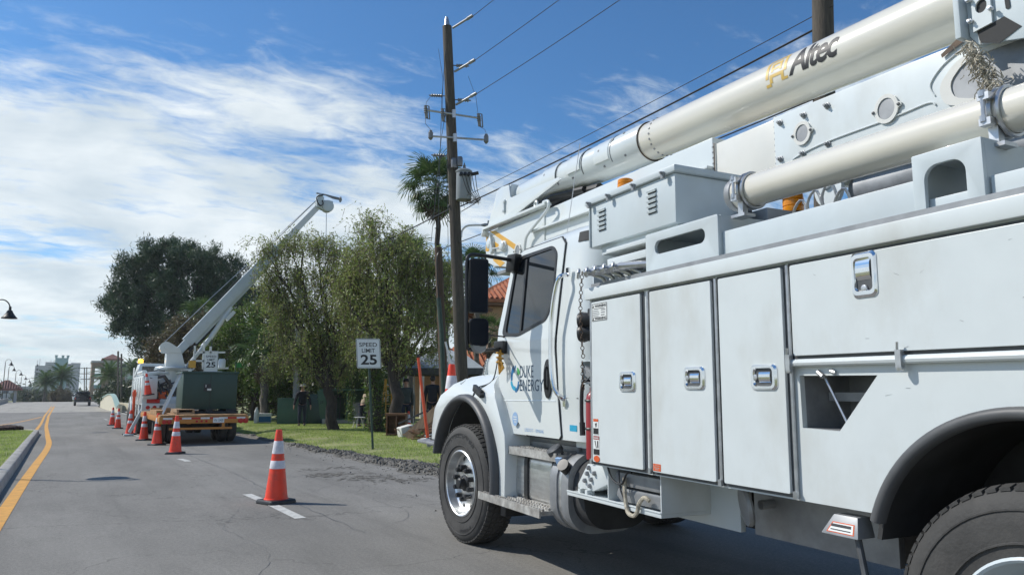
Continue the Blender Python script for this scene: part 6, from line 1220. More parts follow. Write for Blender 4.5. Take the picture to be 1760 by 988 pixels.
# ------------------------------------------------------------------ digger derrick truck
DT = thing('derrick_truck', 'white digger derrick truck parked before the trailer, boom raised to the right', 'truck', (3.55, 30.0, 0))
m = MB(); m.box(-1.2,-.72,.2,4.6,.95,2.02); m.box(.72,1.2,.2,4.6,.95,2.02); m.box(-1.2,1.2,0,.25,.72,1.0); m.box(-.72,.72,.3,4.6,.9,1.15); m.build('truck_body', M['white'], DT, bev=.015)
for x in (-1.0,-.78,.8,1.0): m = MB(); m.lathe((x,0,.86), (0,-1,0), [(.07,0),(.06,.02),(0,.025)], 14); m.build('tail_light', M['red'], DT)
m = MB(); m.box(-1.05,-.62,-.012,.0,1.02,1.16); m.build('red_panel', M['red'], DT); m = MB(); m.box(-.62,-.4,-.01,0,.80,.93); m.build('number_plate', M['dgrey'], DT)
m = MB(); m.box(-1.18,-.72,.05,.2,1.16,1.9); m.build('tail_locker', M['white'], DT, bev=.03)
m = MB(); m.loft([[(x, y, z) for x, z in ((-1.15,1.0),(1.15,1.0),(1.15,1.9),(.98,2.62),(-.98,2.62),(-1.15,1.9))] for y in (4.9,6.3)]); m.box(-1.0,1.0,6.3,7.8,.9,1.65); m.build('cab', M['white2'], DT, bev=.04)
m = MB(); m.box(-1.162,-1.155,5.1,5.9,1.9,2.45); m.box(-.9,.9,4.88,4.898,1.9,2.5); m.build('cab_window', M['glass'], DT)
m = MB(); m.tube([Vector((-1.05,7.0+.62*math.cos(R(a)),.55+.62*math.sin(R(a)))) for a in range(-10,191,20)], .10, 8); m.tube([Vector((-1.12,2.3+.68*math.cos(R(a)),.55+.68*math.sin(R(a)))) for a in range(-5,186,19)], .07, 8); m.build('fender', M['white2'], DT)
wh = MB(); wh.lathe((0,0,0), (1,0,0), [(.28,.02),(.42,-.01),(.50,.04),(.51,.14),(.50,.24),(.42,.29),(.28,.26)], 28, caps=False); wh.lathe((0,0,0), (1,0,0), [(.28,.05),(.18,.10),(0,.10)], 20); WD = wh.mesh('wheel', M['rubber'], 40)
for x, y in ((-1.18,7.0),(.9,7.0),(-1.18,2.3),(-.88,2.3),(.6,2.3),(.9,2.3)): inst('wheel', WD, DT, (x,y,.51-.19))
m = MB(); m.tube([(-.1,1.5,1.1),(-.1,1.5,2.3)], .26, 18); m.box(-.35,.15,1.2,1.9,.95,1.3); m.build('pedestal', M['greyw'], DT)
m = MB(); m.lathe((-.1,1.5,2.30), (0,0,1), [(.62,0),(.64,.03),(.60,.08),(0,.081)], 28); m.box(-.7,.6,1.0,2.0,2.26,2.30); m.build('turntable', M['greyw'], DT)
m = MB(); m.loft([[(a+(-.09+.0), y, z) for a in (0,)] and [(x0,1.2,z),(x1,1.2,z),(x1,1.85,z),(x0,1.85,z)] for x0, x1, z in ((-.38,.32,2.38),(-.36,.14,3.0))]); TU = m.build('turret', M['white2'], DT, bev=.02)
m = MB(); m.plate([circ(-.40,3.10,.23,24)], lambda p, q, t: (p, 1.15+t, q), .06); m.plate([[(-.55,2.95),(-.25,2.92),(.15,2.93),(.10,3.06),(-.25,3.28)]], lambda p, q, t: (p, 1.16+t, q), .05); m.tube([(-.40,1.225,3.10),(-.40,1.85,3.10)], .20, 18); m.tube([(-.40,1.10,3.10),(-.40,1.16,3.10)], .07, 14); m.build('winch', M['white2'], DT)
BP, BT = Vector((.05,1.5,2.98)), Vector((5.75,2.55,9.93)); bd = (BT-BP).normalized(); bs = Vector((0,1,0)); bs = (bs-bd*bs.dot(bd)).normalized(); bn = bs.cross(bd)*-1; bn = bn if bn.z > 0 else -bn; BL = (BT-BP).length
def bbox(t0, t1, w, h, off=0, taper=1.0):
    m = MB(); m.loft([[BP+bd*(BL*t)+bs*(a*w*k/2)+bn*(b*h*k/2+off) for a, b in ((-1,-1),(1,-1),(1,1),(-1,1))] for t, k in ((t0,1),(t1,taper))]); return m
OB_ = bbox(.055,.66,.30,.42).build('outer_boom', M['greyw'], DT, bev=.02); bbox(.64,.975,.23,.28,-.02,.85).build('inner_boom', M['creamw'], DT, bev=.015); bbox(.0,.10,.22,.30,-.02).build('boom_foot', M['greyw'], DT, bev=.02); bbox(.075,.66,.10,.12,-.255).build('extension_cylinder', M['greyw'], DT)
m = MB(); m.tube([BP+bd*.3-bn*.30, BP+bd*1.0-bn*.36, BP+bd*1.7-bn*.33], .05, 8); m.build('hose_bundle', M['black'], DT)
m = MB(); m.tube([(.42,1.5,2.40), tuple(BP+bd*1.2-bn*.55)], .075, 10); m.tube([tuple(BP+bd*1.2-bn*.55), tuple(BP+bd*2.7-bn*.30)], .10, 12); m.build('lift_cylinder', M['white2'], DT)
m = MB(); m.obox(BP+bd*2.3-bn*.42+Vector((.1,-.2,0)), bd*.22, bs*.12, bn*.07); m.build('valve_box', M['white2'], DT)
HD = BP+bd*(BL*.985)
m = MB(); m.plate([[(-.18,-.16),(.04,-.20),(.14,-.02),(.16,.30),(.05,.48),(-.10,.44),(-.16,.2)]], lambda p, q, t: tuple(HD+Vector((p,-.22+t,q))), .40); m.build('boom_head', M['greyw'], DT, bev=.03)
m = MB(); m.lathe(HD+Vector((.36,-.22,-.04)), (0,1,0), [(.0,0),(.26,.01),(.27,.05),(.27,.35),(.26,.39),(0,.40)], 20); m.plate([[(.0,-.2),(.45,-.30),(.62,.0),(.58,.22),(.2,.22),(0,.2)]], lambda p, q, t: tuple(HD+Vector((p,-.15+t,q))), .26); m.build('sheave_guard', M['greyw'], DT, bev=.02)
m = MB(); m.tube([HD+Vector((-.15,0,.52)), HD+Vector((.25,0,.50)), HD+Vector((.75,0,.44)), HD+Vector((.98,0,.42))], .04, 8); m.tube([HD+Vector((.25,-.1,.46)), HD+Vector((.6,-.1,.36)), HD+Vector((.95,-.1,.33))], .03, 8); m.tube([HD+Vector((.94,-.15,.38)), HD+Vector((1.0,.1,.50))], .05, 8); m.tube([HD+Vector((.92,-.1,.24)), HD+Vector((.98,-.1,.36))], .05, 8); m.build('pole_guide', M['mgrey'], DT)
m = MB(); m.tube([Vector(w) for w in spl([tuple(HD+Vector(v)) for v in ((.1,-.24,.42),(-.18,-.26,.30),(-.16,-.26,.05),(-.02,-.26,-.10),(.10,-.26,.0),(.06,-.26,.16))], 5)], .028, 6); m.build('head_hose', M['black'], DT)
m = MB(); m.tube([Vector((-.45,1.5,3.32)), BP+bd*2.6+bn*.52, BP+bd*(BL*.66)+bn*.36, HD+Vector((-.05,0,.30))], .012, 5); m.build('winch_line', M['steel'], DT)
m = MB(); m.tube([BP+bd*2.4+bn*.27, BP+bd*(BL*.66)+bn*.29, HD+Vector((-.1,.1,.22))], .016, 6); m.build('boom_hose', M['black'], DT)
m = MB(); m.tube([HD+Vector((.34,0,-.30)), HD+Vector((.40,0,-2.9))], .018, 5); m.build('hoist_rope', M['steel'], DT)
m = MB(); m.obox((-1.30,.55,.40), (.20,0,.44), (0,.07,0), (-.045,0,.03)); m.box(-1.68,-1.36,.44,.68,-.15,-.09); m.build('outrigger', M['greyw'], DT, bev=.01)
m = MB(); m.lathe((-.62,.9,1.55), (.5,.2,.85), [(0,-.38),(.30,-.36),(.36,0),(.30,.36),(.0,.38)], 20); m.build('auger_drum', M['creamw'], DT)
m = MB()
for k in range(9): a = Vector((-.95+.10*k,.35+.02*k,1.62+.10*math.sin(k*2.1))); m.tube([a, a+Vector((.28,.15,.18*math.cos(k*1.7))), a+Vector((.40,.05,-.28))], .04, 6)
m.tube([(-.98,.25,1.9),(-.5,.35,2.0),(-.1,.6,1.5),(.1,.7,1.1)], .07, 8); m.build('hose_tangle', M['dgrey'], DT)
m = MB(); m.tube([(-1.15,.4,2.05),(-.7,.5,2.12),(-.3,1.0,2.1)], .07, 10); m.tube([(-.35,.5,1.12),(.5,.5,1.12)], .14, 12); m.tube([(-1.1,1.0,2.15),(-1.1,3.5,2.15)], .09, 10); m.build('white_pipe', M['white2'], DT)
m = MB(); m.box(.42,.66,1.0,1.3,2.34,2.62); m.build('yellow_cover', M['yelp'], DT)
for k, (a, b) in enumerate((((.62,1.2,2.3),(.62,1.2,3.2)),((.95,1.2,2.3),(.95,1.2,3.4)),((.55,1.2,2.62),(1.0,1.2,2.62)),((.62,1.2,2.95),(1.75,1.2,2.98)),((1.2,1.2,2.9),(1.2,1.2,3.2)),((.95,1.2,2.32),(1.9,1.2,2.36)))): m = MB(); m.beam(a, b, .07, .07, up=(0,1,0)); m.build('platform_rail', M['white2'], DT)
m = MB(); m.lathe((1.65,1.2,2.36), (0,0,1), [(.14,0),(.14,.30),(.10,.36),(0,.37)], 12); m.build('work_light', M['white2'], DT)
for k in range(4):
    m = MB(); m.box(-1.215,-1.2,.35+1.05*k,1.30+1.05*k,1.02,1.95); o = m.build('locker_door', M['white2'], DT, bev=.004); m = MB(); m.box(-1.225,-1.215,.75+1.05*k,.87+1.05*k,1.45,1.52); m.build('door_handle', M['steel'], o)
for k in range(5): m = MB(); m.box(.25,.65,-.03,.0,.5+.28*k,.53+.28*k); m.build('ladder_rung', M['steel'], DT)
m = MB(); m.tube([(.25,-.015,.4),(.25,-.015,2.1)], .02, 6); m.build('ladder_rail', M['steel'], DT); m = MB(); m.tube([(.65,-.015,.4),(.65,-.015,2.1)], .02, 6); m.build('ladder_rail', M['steel'], DT)
for k, mt in enumerate(('orangs','yelp','dgrey','paper')): m = MB(); m.obox((-.5+.3*k,.6+.12*k,1.30+.05*k), (.13,.02,0), (0,.16,0), (0,0,.13+.03*k)); m.build('tool_case', M[mt], DT, bev=.02)
m = MB(); m.lathe((-.95,5.2,2.65), (0,0,1), [(.10,0),(.10,.12),(.07,.16),(0,.17)], 14); m.build('lit_beacon', M['lit'], DT)
m = MB(); m.tube([(-1.35,1.6,.9),(-1.35,1.6,1.5)], .05, 8); m.box(-1.42,-1.28,1.56,1.64,1.25,1.42); m.tube([(-1.35,1.6,.1),(-1.35,1.6,.9)], .045, 8); m.build('marker_lamp_stand', M['opole'], DT)
# ------------------------------------------------------------------ people: skinned skeletons, clothing as children
def skin(name, verts, edges, radii, mats, parent, lv=2, root=0):
    me = bpy.data.meshes.new(name); me.from_pydata(verts, edges, []); o = bpy.data.objects.new(name, me); S.collection.objects.link(o)
    md_ = o.modifiers.new('s', 'SKIN'); md_.use_smooth_shade = True; sb = o.modifiers.new('d', 'SUBSURF'); sb.levels = lv; sb.render_levels = lv
    for i, r_ in enumerate(radii): me.skin_vertices[0].data[i].radius = r_ if isinstance(r_, tuple) else (r_, r_); me.skin_vertices[0].data[i].use_root = (i == root)
    dg = bpy.context.evaluated_depsgraph_get(); dg.update(); m2 = bpy.data.meshes.new_from_object(o.evaluated_get(dg)); m2.name = name; m2.materials.clear(); m2.materials.append(mats)
    bpy.data.objects.remove(o); bpy.data.meshes.remove(me); m2.polygons.foreach_set('use_smooth', [True]*len(m2.polygons)); q = link(bpy.data.objects.new(name, m2), parent); return q
def person(label, loc, rz, H=1.76, lean=0, armL=(.10,.02,-.1), armR=(.10,.02,-.1), stride=.06, shirt='blk', pants='denim', hat=None, short=False, elbow=.12, group='workers on the verge'):
    t = thing('person', label, 'person', loc, rz, group); k = H/1.76; c, s = math.cos(R(lean)), math.sin(R(lean))
    def U(x, y, z):                                       # upper body leans forward (+y) about the hips
        dz = z-.95; return Vector((x, (y*c + dz*s), .95 + dz*c - y*s))*k
    def Lg(x, y, z): return Vector((x, y, z))*k
    V = [U(0,0,.95), U(0,.0,1.12), U(0,-.01,1.30), U(0,0,1.44), U(0,.01,1.52), U(0,.025,1.60), U(0,.03,1.69), U(0,.02,1.745)]
    Rr = [(.11,.075),(.10,.07),(.12,.08),(.10,.07),(.052,.055),(.068,.08),(.078,.092),(.055,.065)]; E = [(i, i+1) for i in range(7)]
    def add(p, r_, par): V.append(p); Rr.append(r_); E.append((par, len(V)-1)); return len(V)-1
    arms = {}
    for sgn, a in ((-1, armL), (1, armR)):
        sh = add(U(sgn*.19,-.01,1.42), .048, 3); e_ = add(U(sgn*(.22+a[0]*.6), a[1]+.0, 1.42-.30), .046, sh); w_ = add(U(sgn*(.22+a[0]), a[1]+elbow-a[2]*.3, 1.42-.30-.25), .031, e_)
        h_ = add(U(sgn*(.225+a[0]), a[1]+elbow+.02-a[2]*.3, 1.42-.30-.335), (.036,.020), w_); arms[sgn] = (sh, e_, w_)
        for f in range(4): q = add(U(sgn*(.225+a[0])+ (f-1.5)*.004, a[1]+elbow-.012+.018*f-a[2]*.3, 1.42-.30-.395-.004*(1.5-abs(f-1.5))), .010, h_); add(U(sgn*(.218+a[0]), a[1]+elbow+.0+.018*f-a[2]*.3, 1.42-.30-.435), .008, q)
        q = add(U(sgn*(.215+a[0]), a[1]+elbow+.055-a[2]*.3, 1.42-.30-.345), .010, w_); add(U(sgn*(.212+a[0]), a[1]+elbow+.07-a[2]*.3, 1.42-.30-.385), .009, q)
    legs = {}
    for sgn in (-1, 1):
        hp = add(Lg(sgn*.095,0,.90), .07, 0); kn = add(Lg(sgn*.105, .02+sgn*stride*.5, .50), .058, hp); an = add(Lg(sgn*.11, -.03+sgn*stride, .09), .040, kn); he = add(Lg(sgn*.11, -.05+sgn*stride, .035), .036, an); add(Lg(sgn*.12, .13+sgn*stride, .025), (.042,.024), he); legs[sgn] = (hp, kn, an)
    skin('body', V, E, Rr, M['skin'], t)
    # face and ears
    hc = U(0,.035,1.675); m = MB()
    for sgn in (-1, 1): m.sph(tuple(U(sgn*.03,.112,1.69)), .011, 6, 4)
    m.sph(tuple(U(0,.115,1.625)), (.022,.006,.006), 6, 4); m.build('eyes_and_mouth', M['hair'], t); m = MB(); m.sph(tuple(U(0,.125,1.665)), (.012,.018,.022), 6, 5); m.build('nose', M['skin'], t)
    for sgn in (-1, 1): m = MB(); m.sph(tuple(U(sgn*.085,.01,1.675)), (.012,.022,.03), 6, 5); m.build('ear', M['skin'], t)
    # shirt
    sv_ = [V[0]+Vector((0,0,-.08)), V[1], V[2], V[3], V[4]+Vector((0,0,-.03))]; sr = [(.19,.145),(.175,.135),(.195,.14),(.155,.115),(.075,.075)]; se = [(0,1),(1,2),(2,3),(3,4)]
    for sgn in (-1, 1):
        a = arms[sgn]; b = len(sv_); sv_ += [V[a[0]], V[a[1]]]; sr += [.080,.064]; se += [(3,b),(b,b+1)]
        if not short: sv_.append(V[a[2]]); sr.append(.045); se.append((b+1,b+2))
    skin('shirt', sv_, se, sr, M[shirt], t)
    pv = [V[0]+Vector((0,0,.07))]; pr = [(.185,.14)]; pe = []
    for sgn in (-1, 1):
        l_ = legs[sgn]; b = len(pv); pv += [V[l_[0]], V[l_[1]], V[l_[2]]]; pr += [.108,.074,.062]; pe += [(0,b),(b,b+1),(b+1,b+2)]
    skin('trousers', pv, pe, pr, M[pants], t)
    m = MB()
    for sgn in (-1, 1): f = Lg(sgn*.118,.04+sgn*stride,.045); m.sph(tuple(f), (.055,.14,.045), 10, 6)
    m.build('shoes', M['black'], t)
    if hat == 'brim' or hat == 'cap' or hat == 'helmet':
        m = MB(); o = U(0,.02,1.725); d = U(0,.02,1.9)-o; m.lathe(o, d, [(.10,-.01),(.105,.02),(.095,.07),(.06,.105),(0,.115)], 16)
        if hat == 'brim': m.lathe(o, d, [(.09,0),(.17,-.012),(.172,-.004),(.09,.012)], 18)
        else: m.obox(U(0,.14,1.725), (.07,0,0), (0,.06,-.01), (0,0,.006))
        m.build('hat', M['hat'] if hat != 'cap' else M['blk'], t)
    else: m = MB(); m.sph(tuple(U(0,-.012,1.70)), (.096,.108,.105), 12, 8); m.build('hair', M['hair'], t)
    return t
person('person in pale brimmed hat and black clothes standing before the low green cabinet', (8.72,32.2,0), R(165), 1.72, 0, (.13,.0,0), (.13,.0,0), .08, 'blk', 'denim', 'brim')
person('person with dark hair and black shirt, back turned, beside the conduit pole', (10.94,23.75,.10), R(-30), 1.84, 4, (.06,.02,0), (.06,.02,0), .03, 'blk', 'blk', None)
person('person in grey green jacket standing between the tree trunk and marker pole', (10.6,25.3,.06), R(-15), 1.78, 6, (.05,.06,0), (.05,.10,0), .08, 'olive', 'denim', 'cap')
person('person in a tan shirt and pale cap bending over beside the open cabinets', (10.62,29.9,0), R(-60), 1.72, 42, (.02,.12,0), (.02,.2,0), .10, 'tan', 'denim', 'helmet')

# ------------------------------------------------------------------ padmount cabinets
A1 = thing('padmount_cabinet', 'low closed green padmount cabinet with a bright sunlit end, behind the person in black', 'cabinet', (8.25,34.6,0), R(-14))
m = MB(); m.box(0,1.9,0,.95,.0,1.10); m.build('cabinet_shell', M['pgreen'], A1, bev=.02); m = MB(); m.box(-.03,1.93,-.03,.98,1.10,1.15); m.build('cabinet_lid', M['pgreen'], A1, bev=.01)
m = MB(); m.box(-.012,-.002,.3,.36,.72,.95); m.build('hasp', M['dgrey'], A1); m = MB(); m.box(-.010,.0,.28,.30,.05,1.05); m.box(-.01,0,.5,.505,.05,1.05); m.build('door_joint', M['dark'], A1)
m = MB(); m.box(.95,.955,-.008,.0,.03,1.08); m.build('front_joint', M['dark'], A1)
A2 = thing('padmount_cabinet', 'tall open green padmount switch cabinet with dark innards and slanted side panel', 'cabinet', (10.0,33.9,.0), R(-14))
m = MB(); m.box(.0,.06,.0,1.2,.16,1.5); m.box(2.34,2.4,0,1.2,.16,1.5); m.box(.06,2.34,1.14,1.2,.16,1.5); m.box(.06,2.34,0,1.14,.16,.2); m.box(-.02,2.42,-.05,1.25,1.5,1.56); m.box(1.18,1.24,.1,1.14,.2,1.5); m.build('cabinet_shell', M['pgreen'], A2, bev=.01)
m = MB(); m.plate([[(.0,.2),(.24,.2),(.24,1.5),(-.16,1.5)]], lambda p, q, t: (p, -.06+t, q), .04); o = m.build('side_panel', M['pgreen'], A2, bev=.005); m = MB(); text(m, 'JS', lambda p, q: (p,-.063,q), -.02, .13, .88, 1.02); m.build('panel_lettering', M['blackp'], o, smooth=0, fix=False)
for k in range(6): m = MB(); x = .40+.17*k+(.25 if k > 3 else 0); m.lathe((x,.8,1.25), (0,-1,-.1), [(.07,0),(.06,.1),(.07,.14),(.05,.2),(.06,.26),(.03,.34),(0,.35)], 10); m.tube([(x,.5,1.2),(x+.02,.45,.8),(x,.6,.2)], .03, 6); m.build('bushing', M['dgrey'], A2)
m = MB(); m.box(1.5,1.9,.4,.42,.3,.95); m.build('grey_panel', M['mgrey'], A2)
m = MB(); m.box(.0,2.3,.02,1.1,0,.158); m.build('plinth', M['conc'], A2)
m = MB(); m.box(10.0,10.45,33.35,33.6,0,.22); tag(m.build('concrete_block', M['conc'], bev=.015), 'pale concrete block at the foot of the slanted cabinet panel', 'block')
A3 = thing('leaning_lid', 'dark green cabinet lid leaning between the low and tall padmount cabinets', 'lid', (9.6,33.8,0)); m = MB(); m.obox((.15,.1,.68), (.42,.0,0), (0,.03,0), (-.16,.05,.66)); m.build('lid_sheet', M['dgreen'], A3, bev=.01)
ST = thing('stool', 'small round white topped stool standing at the lawn edge by the cabinets', 'stool', (10.1,29.0,0)); m = MB(); m.lathe((0,0,.40), (0,0,1), [(0,0),(.27,0),(.28,.015),(.27,.03),(0,.03)], 20); m.build('seat', M['wpaint'], ST)
for a in range(3): m = MB(); m.tube([(.12*math.cos(a*2.1),.12*math.sin(a*2.1),.40),(.26*math.cos(a*2.1),.26*math.sin(a*2.1),0)], .02, 6); m.build('leg', M['wpaint'], ST)
m = MB(); m.box(0,.5,0,.35,0,.42); o = m.build('cardboard_box', M['hat'], bev=.01); o.location = (10.55,28.4,0); o.rotation_euler = (0,R(-8),.4); tag(o, 'grey carton tilted on the grass just left of the near sign post', 'box')
P = np.array([(9.75+rng.normal(0,.10),28.9+rng.normal(0,.1), z) for z in rng.uniform(.25,1.5,300)]); tag(mesh_leaves('hanging_branch', quads(P, rng.normal(size=(300,3))+np.array([0,0,-.6]), .13, .04), M['lf_man']), kind='stuff')
m = MB(); m.box(-.32,.32,-.25,.25,0,.44); B_ = m.build('cooler_box', M['wpaint'], bev=.02); B_.location = (8.0,36.2,0); tag(B_, 'white and blue box on the lawn just right of the trailer', 'box'); m = MB(); m.box(-.29,.29,-.256,-.251,.06,.30); m.build('blue_label', M['blue'], B_)
m = MB(); m.lathe((7.62,35.9,.0), (0,0,1), [(0,0),(.10,.01),(.11,.05),(.11,.55),(.05,.66),(.05,.72),(0,.73)], 16); tag(m.build('gas_bottle', M['wpaint']), 'slim white gas bottle standing behind the trailer tail', 'bottle')

# ------------------------------------------------------------------ debris beside the verge
WC = thing('wooden_cabinet', 'open brown wooden cabinet carcass with a centre divider standing on the lawn', 'cabinet', (9.3,22.98,0), R(-28))
m = MB(); m.box(-.33,-.29,0,.5,0,.68); m.box(.29,.33,0,.5,0,.68); m.box(-.29,.29,0,.5,.64,.68); m.box(-.29,.29,0,.5,.02,.07); m.box(-.02,.02,.0,.5,.07,.64); m.box(-.29,.29,.47,.5,.07,.64); m.build('carcass', M['cut'], WC, bev=.006)
m = MB(); m.box(-.37,.37,-.03,.53,.683,.712); m.build('cabinet_top', M['cut'], WC, bev=.006)
def board(label, a, b, w, h, mt, up=(0,0,1), cat='board', nm='board', grp='boards in the debris pile'): m = MB(); m.beam(a, b, w, h, up=up); return tag(m.build(nm, M[mt], smooth=0), label, cat, grp)
board('long broad brown plank leaning up across the debris pile', (9.00,21.35,.02), (10.05,20.95,1.05), .30, .04, 'plank', (-.3,-.9,.5))
board('second brown plank leaning behind the broad one', (9.65,21.75,.2), (10.40,21.35,1.2), .26, .04, 'plank', (-.2,-.9,.5))
board('short brown panel lying tilted right of the broad plank', (9.55,20.85,.15), (10.35,20.65,.62), .40, .04, 'cut', (.2,-.6,.8))
board('thin dark bar sticking out left of the broad plank', (9.00,22.05,.42), (9.90,21.75,.85), .06, .05, 'dgrey')
board('white board lying flat at the front of the debris pile', (9.00,20.25,.04), (10.05,20.20,.16), .22, .03, 'wpaint')
board('upper white board stacked across the front white board', (9.20,20.50,.12), (10.15,20.35,.30), .16, .03, 'wpaint')
board('lowest white slat poking forward beside the orange marker pole', (8.80,19.85,.03), (9.75,20.00,.08), .12, .03, 'wpaint')
board('small brown block of wood in the middle of the debris', (9.65,21.05,.32), (10.15,20.85,.48), .22, .14, 'cut')
m = MB(); m.obox((9.35,22.3,.18), (.22,.03,.05), (0,.2,0), (-.03,0,.16)); tag(m.build('crumpled_sheet', M['wpaint'], bev=.03), 'crumpled white sheet lying between the cabinet carcass and planks', 'sheet')
m = MB()
for k in range(60):
    c_ = Vector((rng.uniform(9.0,10.8), rng.uniform(20.3,22.5), rng.uniform(.02,.35))); d = Vector((rng.normal(),rng.normal(),rng.normal()*.4)).normalized(); m.beam(c_-d*rng.uniform(.08,.28), c_+d*rng.uniform(.08,.28), rng.uniform(.04,.14), .03)
tag(m.build('debris_scraps', [M['cut']], bev=0), kind='stuff')
LD = thing('step_ladder', 'yellow step ladder standing behind the tree trunk by the orange cone', 'ladder', (10.4,26.2,0)); 
for x, y, d in ((-.22,0,.12),(.22,0,.12),(-.22,.6,-.14),(.22,.6,-.14)): m = MB(); m.beam((x,y,0),(x*.6,y+d*2,1.9), .05, .03); m.build('ladder_rail', M['yelp'], LD)
for k in range(5): m = MB(); z = .3+.33*k; m.box(-.22+.05*z/1.9,.22-.05*z/1.9,.12*2*z/1.9-.04,.12*2*z/1.9+.04,z,z+.03); m.build('ladder_step', M['yelp'], LD)
TN = thing('canopy_tent', 'grey pop up canopy tent with a dark valance behind the conduit pole', 'tent', (13.0,26.9,0), R(-31)); m = MB()
g0 = [(-1.55,-1.55,2.32),(1.55,-1.55,2.32),(1.55,1.55,2.32),(-1.55,1.55,2.32)]; g1 = [(x*.55, y*.55, 2.83) for x, y, z in g0]; m.loft([g0, g1, [(x*.02,y*.02,3.12) for x, y, z in g0]], False); m.build('canopy_roof', M['canv'], TN, smooth=0)
m = MB(); m.loft([g0, [(x*1.01,y*1.01,2.08) for x, y, z in g0]], False); m.build('valance', M['dgrey'], TN, smooth=0)
for x in (-1.5,1.5):
    for y in (-1.5,1.5): m = MB(); m.tube([(x,y,0),(x,y,2.3)], .025, 6); m.build('tent_leg', M['mgrey'], TN)

# ------------------------------------------------------------------ white bucket truck parked in the yard
BT2 = thing('yard_truck', 'white bucket truck parked among the trees behind the open cabinets', 'truck', (14.6,44.5,0), R(20))
m = MB(); m.box(-1.6,2.6,-1.1,1.1,.85,1.95); m.build('truck_body', M['white'], BT2, bev=.03)
for k in range(4): m = MB(); m.box(-1.5+1.02*k,-.56+1.02*k,-1.115,-1.101,.92,1.85); m.build('locker_door', M['white2'], BT2, bev=.005)
m = MB(); m.loft([[(x,y,z) for x, z in ((-3.6,.8),(-1.7,.8),(-1.7,2.5),(-2.7,2.5),(-3.1,1.75),(-3.6,1.6))] for y in (-1.05,1.05)]); m.build('cab', M['white2'], BT2, bev=.04)
m = MB(); m.box(-2.9,-1.9,-1.06,-1.051,1.7,2.35); m.build('cab_window', M['glass'], BT2)
m = MB(); m.tube([(2.2,0,2.3),(-2.6,0,2.85)], .16, 12); m.tube([(2.2,.3,2.3),(-1.0,.3,2.5)], .15, 12); m.box(.6,1.1,-.4,.4,1.9,2.5); m.build('boom', M['white2'], BT2)
m = MB(); m.ring((-2.3,-.9,2.95), (.3,-1,0), .24, .06, 20, 8); m.build('hose_ring', M['paper'], BT2); m = MB(); m.lathe((-1.3,-.7,2.55), (0,0,1), [(.10,0),(.10,.16),(0,.2)], 12); m.build('lit_beacon', M['lit'], BT2)
for x in (-2.6,1.4):
    for y in (-1.1,.8): o = inst('wheel', WD, BT2, (x,y,.51), (0,0,R(90))); o.location = (x,y+.15,.51)

# ------------------------------------------------------------------ bridge railings, kerbs and low walls
BW = thing('bridge_wall', 'pale green and cream scrolled end wall of the bridge beside the lane', 'wall', (0,0,0)); m = MB(); T_ = [(74.8,4.15,.75),(75.6,4.12,.42),(76.8,4.08,.46),(78.5,4.02,.85),(80.5,3.96,1.25),(83,3.90,1.5),(86,3.82,1.55),(92,3.7,1.3),(100,3.6,.9)]
pth = [tuple(p) for p in spl([(x, y, h) for y, x, h in T_], 5)]; m.loft([[(x-.16,y,hz(y)),(x+.16,y,hz(y)),(x+.16,y,hz(y)+h),(x-.16,y,hz(y)+h)] for x, y, h in pth]); m.build('parapet', M['creamc'], BW, smooth=50)
m = MB(); m.loft([[(x-.22,y,hz(y)+h),(x+.20,y,hz(y)+h),(x+.20,y,hz(y)+h+.10),(x-.22,y,hz(y)+h+.10)] for x, y, h in pth[3:]]); m.build('coping', M['rail'], BW, smooth=50)
BW2 = thing('footpath_wall', 'cream curved wall topped by green railing panels at the bridge footpath', 'wall', (0,0,0)); T2 = [(66.0,5.45,.30),(67.5,5.4,.36),(70,5.3,.5),(73,5.2,.66),(76,5.15,.75),(80,5.1,.75),(90,5.0,.7)]
pth = [tuple(p) for p in spl([(x, y, h) for y, x, h in T2], 5)]; m = MB(); m.loft([[(x-.14,y,hz(y)),(x+.14,y,hz(y)),(x+.14,y,hz(y)+h),(x-.14,y,hz(y)+h)] for x, y, h in pth]); m.build('low_wall', M['creamc'], BW2, smooth=50)
m = MB(); m.tube([(5.6,64.6,-.4),(5.6,64.6,1.35)], .07, 8); m.build('rail_post', M['creamc'], BW2)
for x_, y_ in ((5.28,71.5),(5.15,76)): m = MB(); m.tube([(x_,y_,.5),(x_,y_,2.0)], .06, 8); m.build('rail_post', M['creamc'], BW2)
m = MB(); m.tube([Vector(p) for p in spl([(5.6,64.6,1.32),(5.4,68,1.72),(5.28,71.5,2.0),(5.15,76,2.08),(5.1,82,1.95)], 5)], .05, 8); m.build('top_rail', M['creamc'], BW2, smooth=60)
for k in range(30): m = MB(); y = 65+.4*k; x = 5.58-.043*(y-64.6); z1 = 1.30+.70*sm(64.6, 71.5, y)+.05; m.box(x-.012,x+.012,y-.02,y+.02,-.2,z1); m.build('baluster', M['rail'], BW2)
sheet('footpath', 4.5, 5.6, 62, 100, .05, M['conc'], ny=20, nx=1)['kind'] = 'structure'
m = MB()
ps = [(-7.3,60),(-7.4,80),(-7.6,110),(-7.9,140)]; m.loft([[(x-.15,y,hz(y)-.1),(x+.15,y,hz(y)-.1),(x+.15,y,hz(y)+.62),(x-.15,y,hz(y)+.62)] for x, y in ps]); tag(m.build('parapet_wall', M['conc']), 'low grey parapet wall along the far left side of the bridge', 'wall')
PG = thing('pergola', 'pale green roadside pergola left of the derrick truck cab', 'pergola', (6.4,80,.2)); 
for x in (-.9,.9):
    for y in (-.9,.9): m = MB(); m.beam((x,y,0),(x,y,2.6), .22, .22, up=(0,1,0)); m.build('post', M['rail'], PG)
for k in range(7): m = MB(); m.beam((-1.4,-1.3+.43*k,2.75),(1.4,-1.3+.43*k,2.75), .10, .2); m.build('rafter', M['rail'], PG)
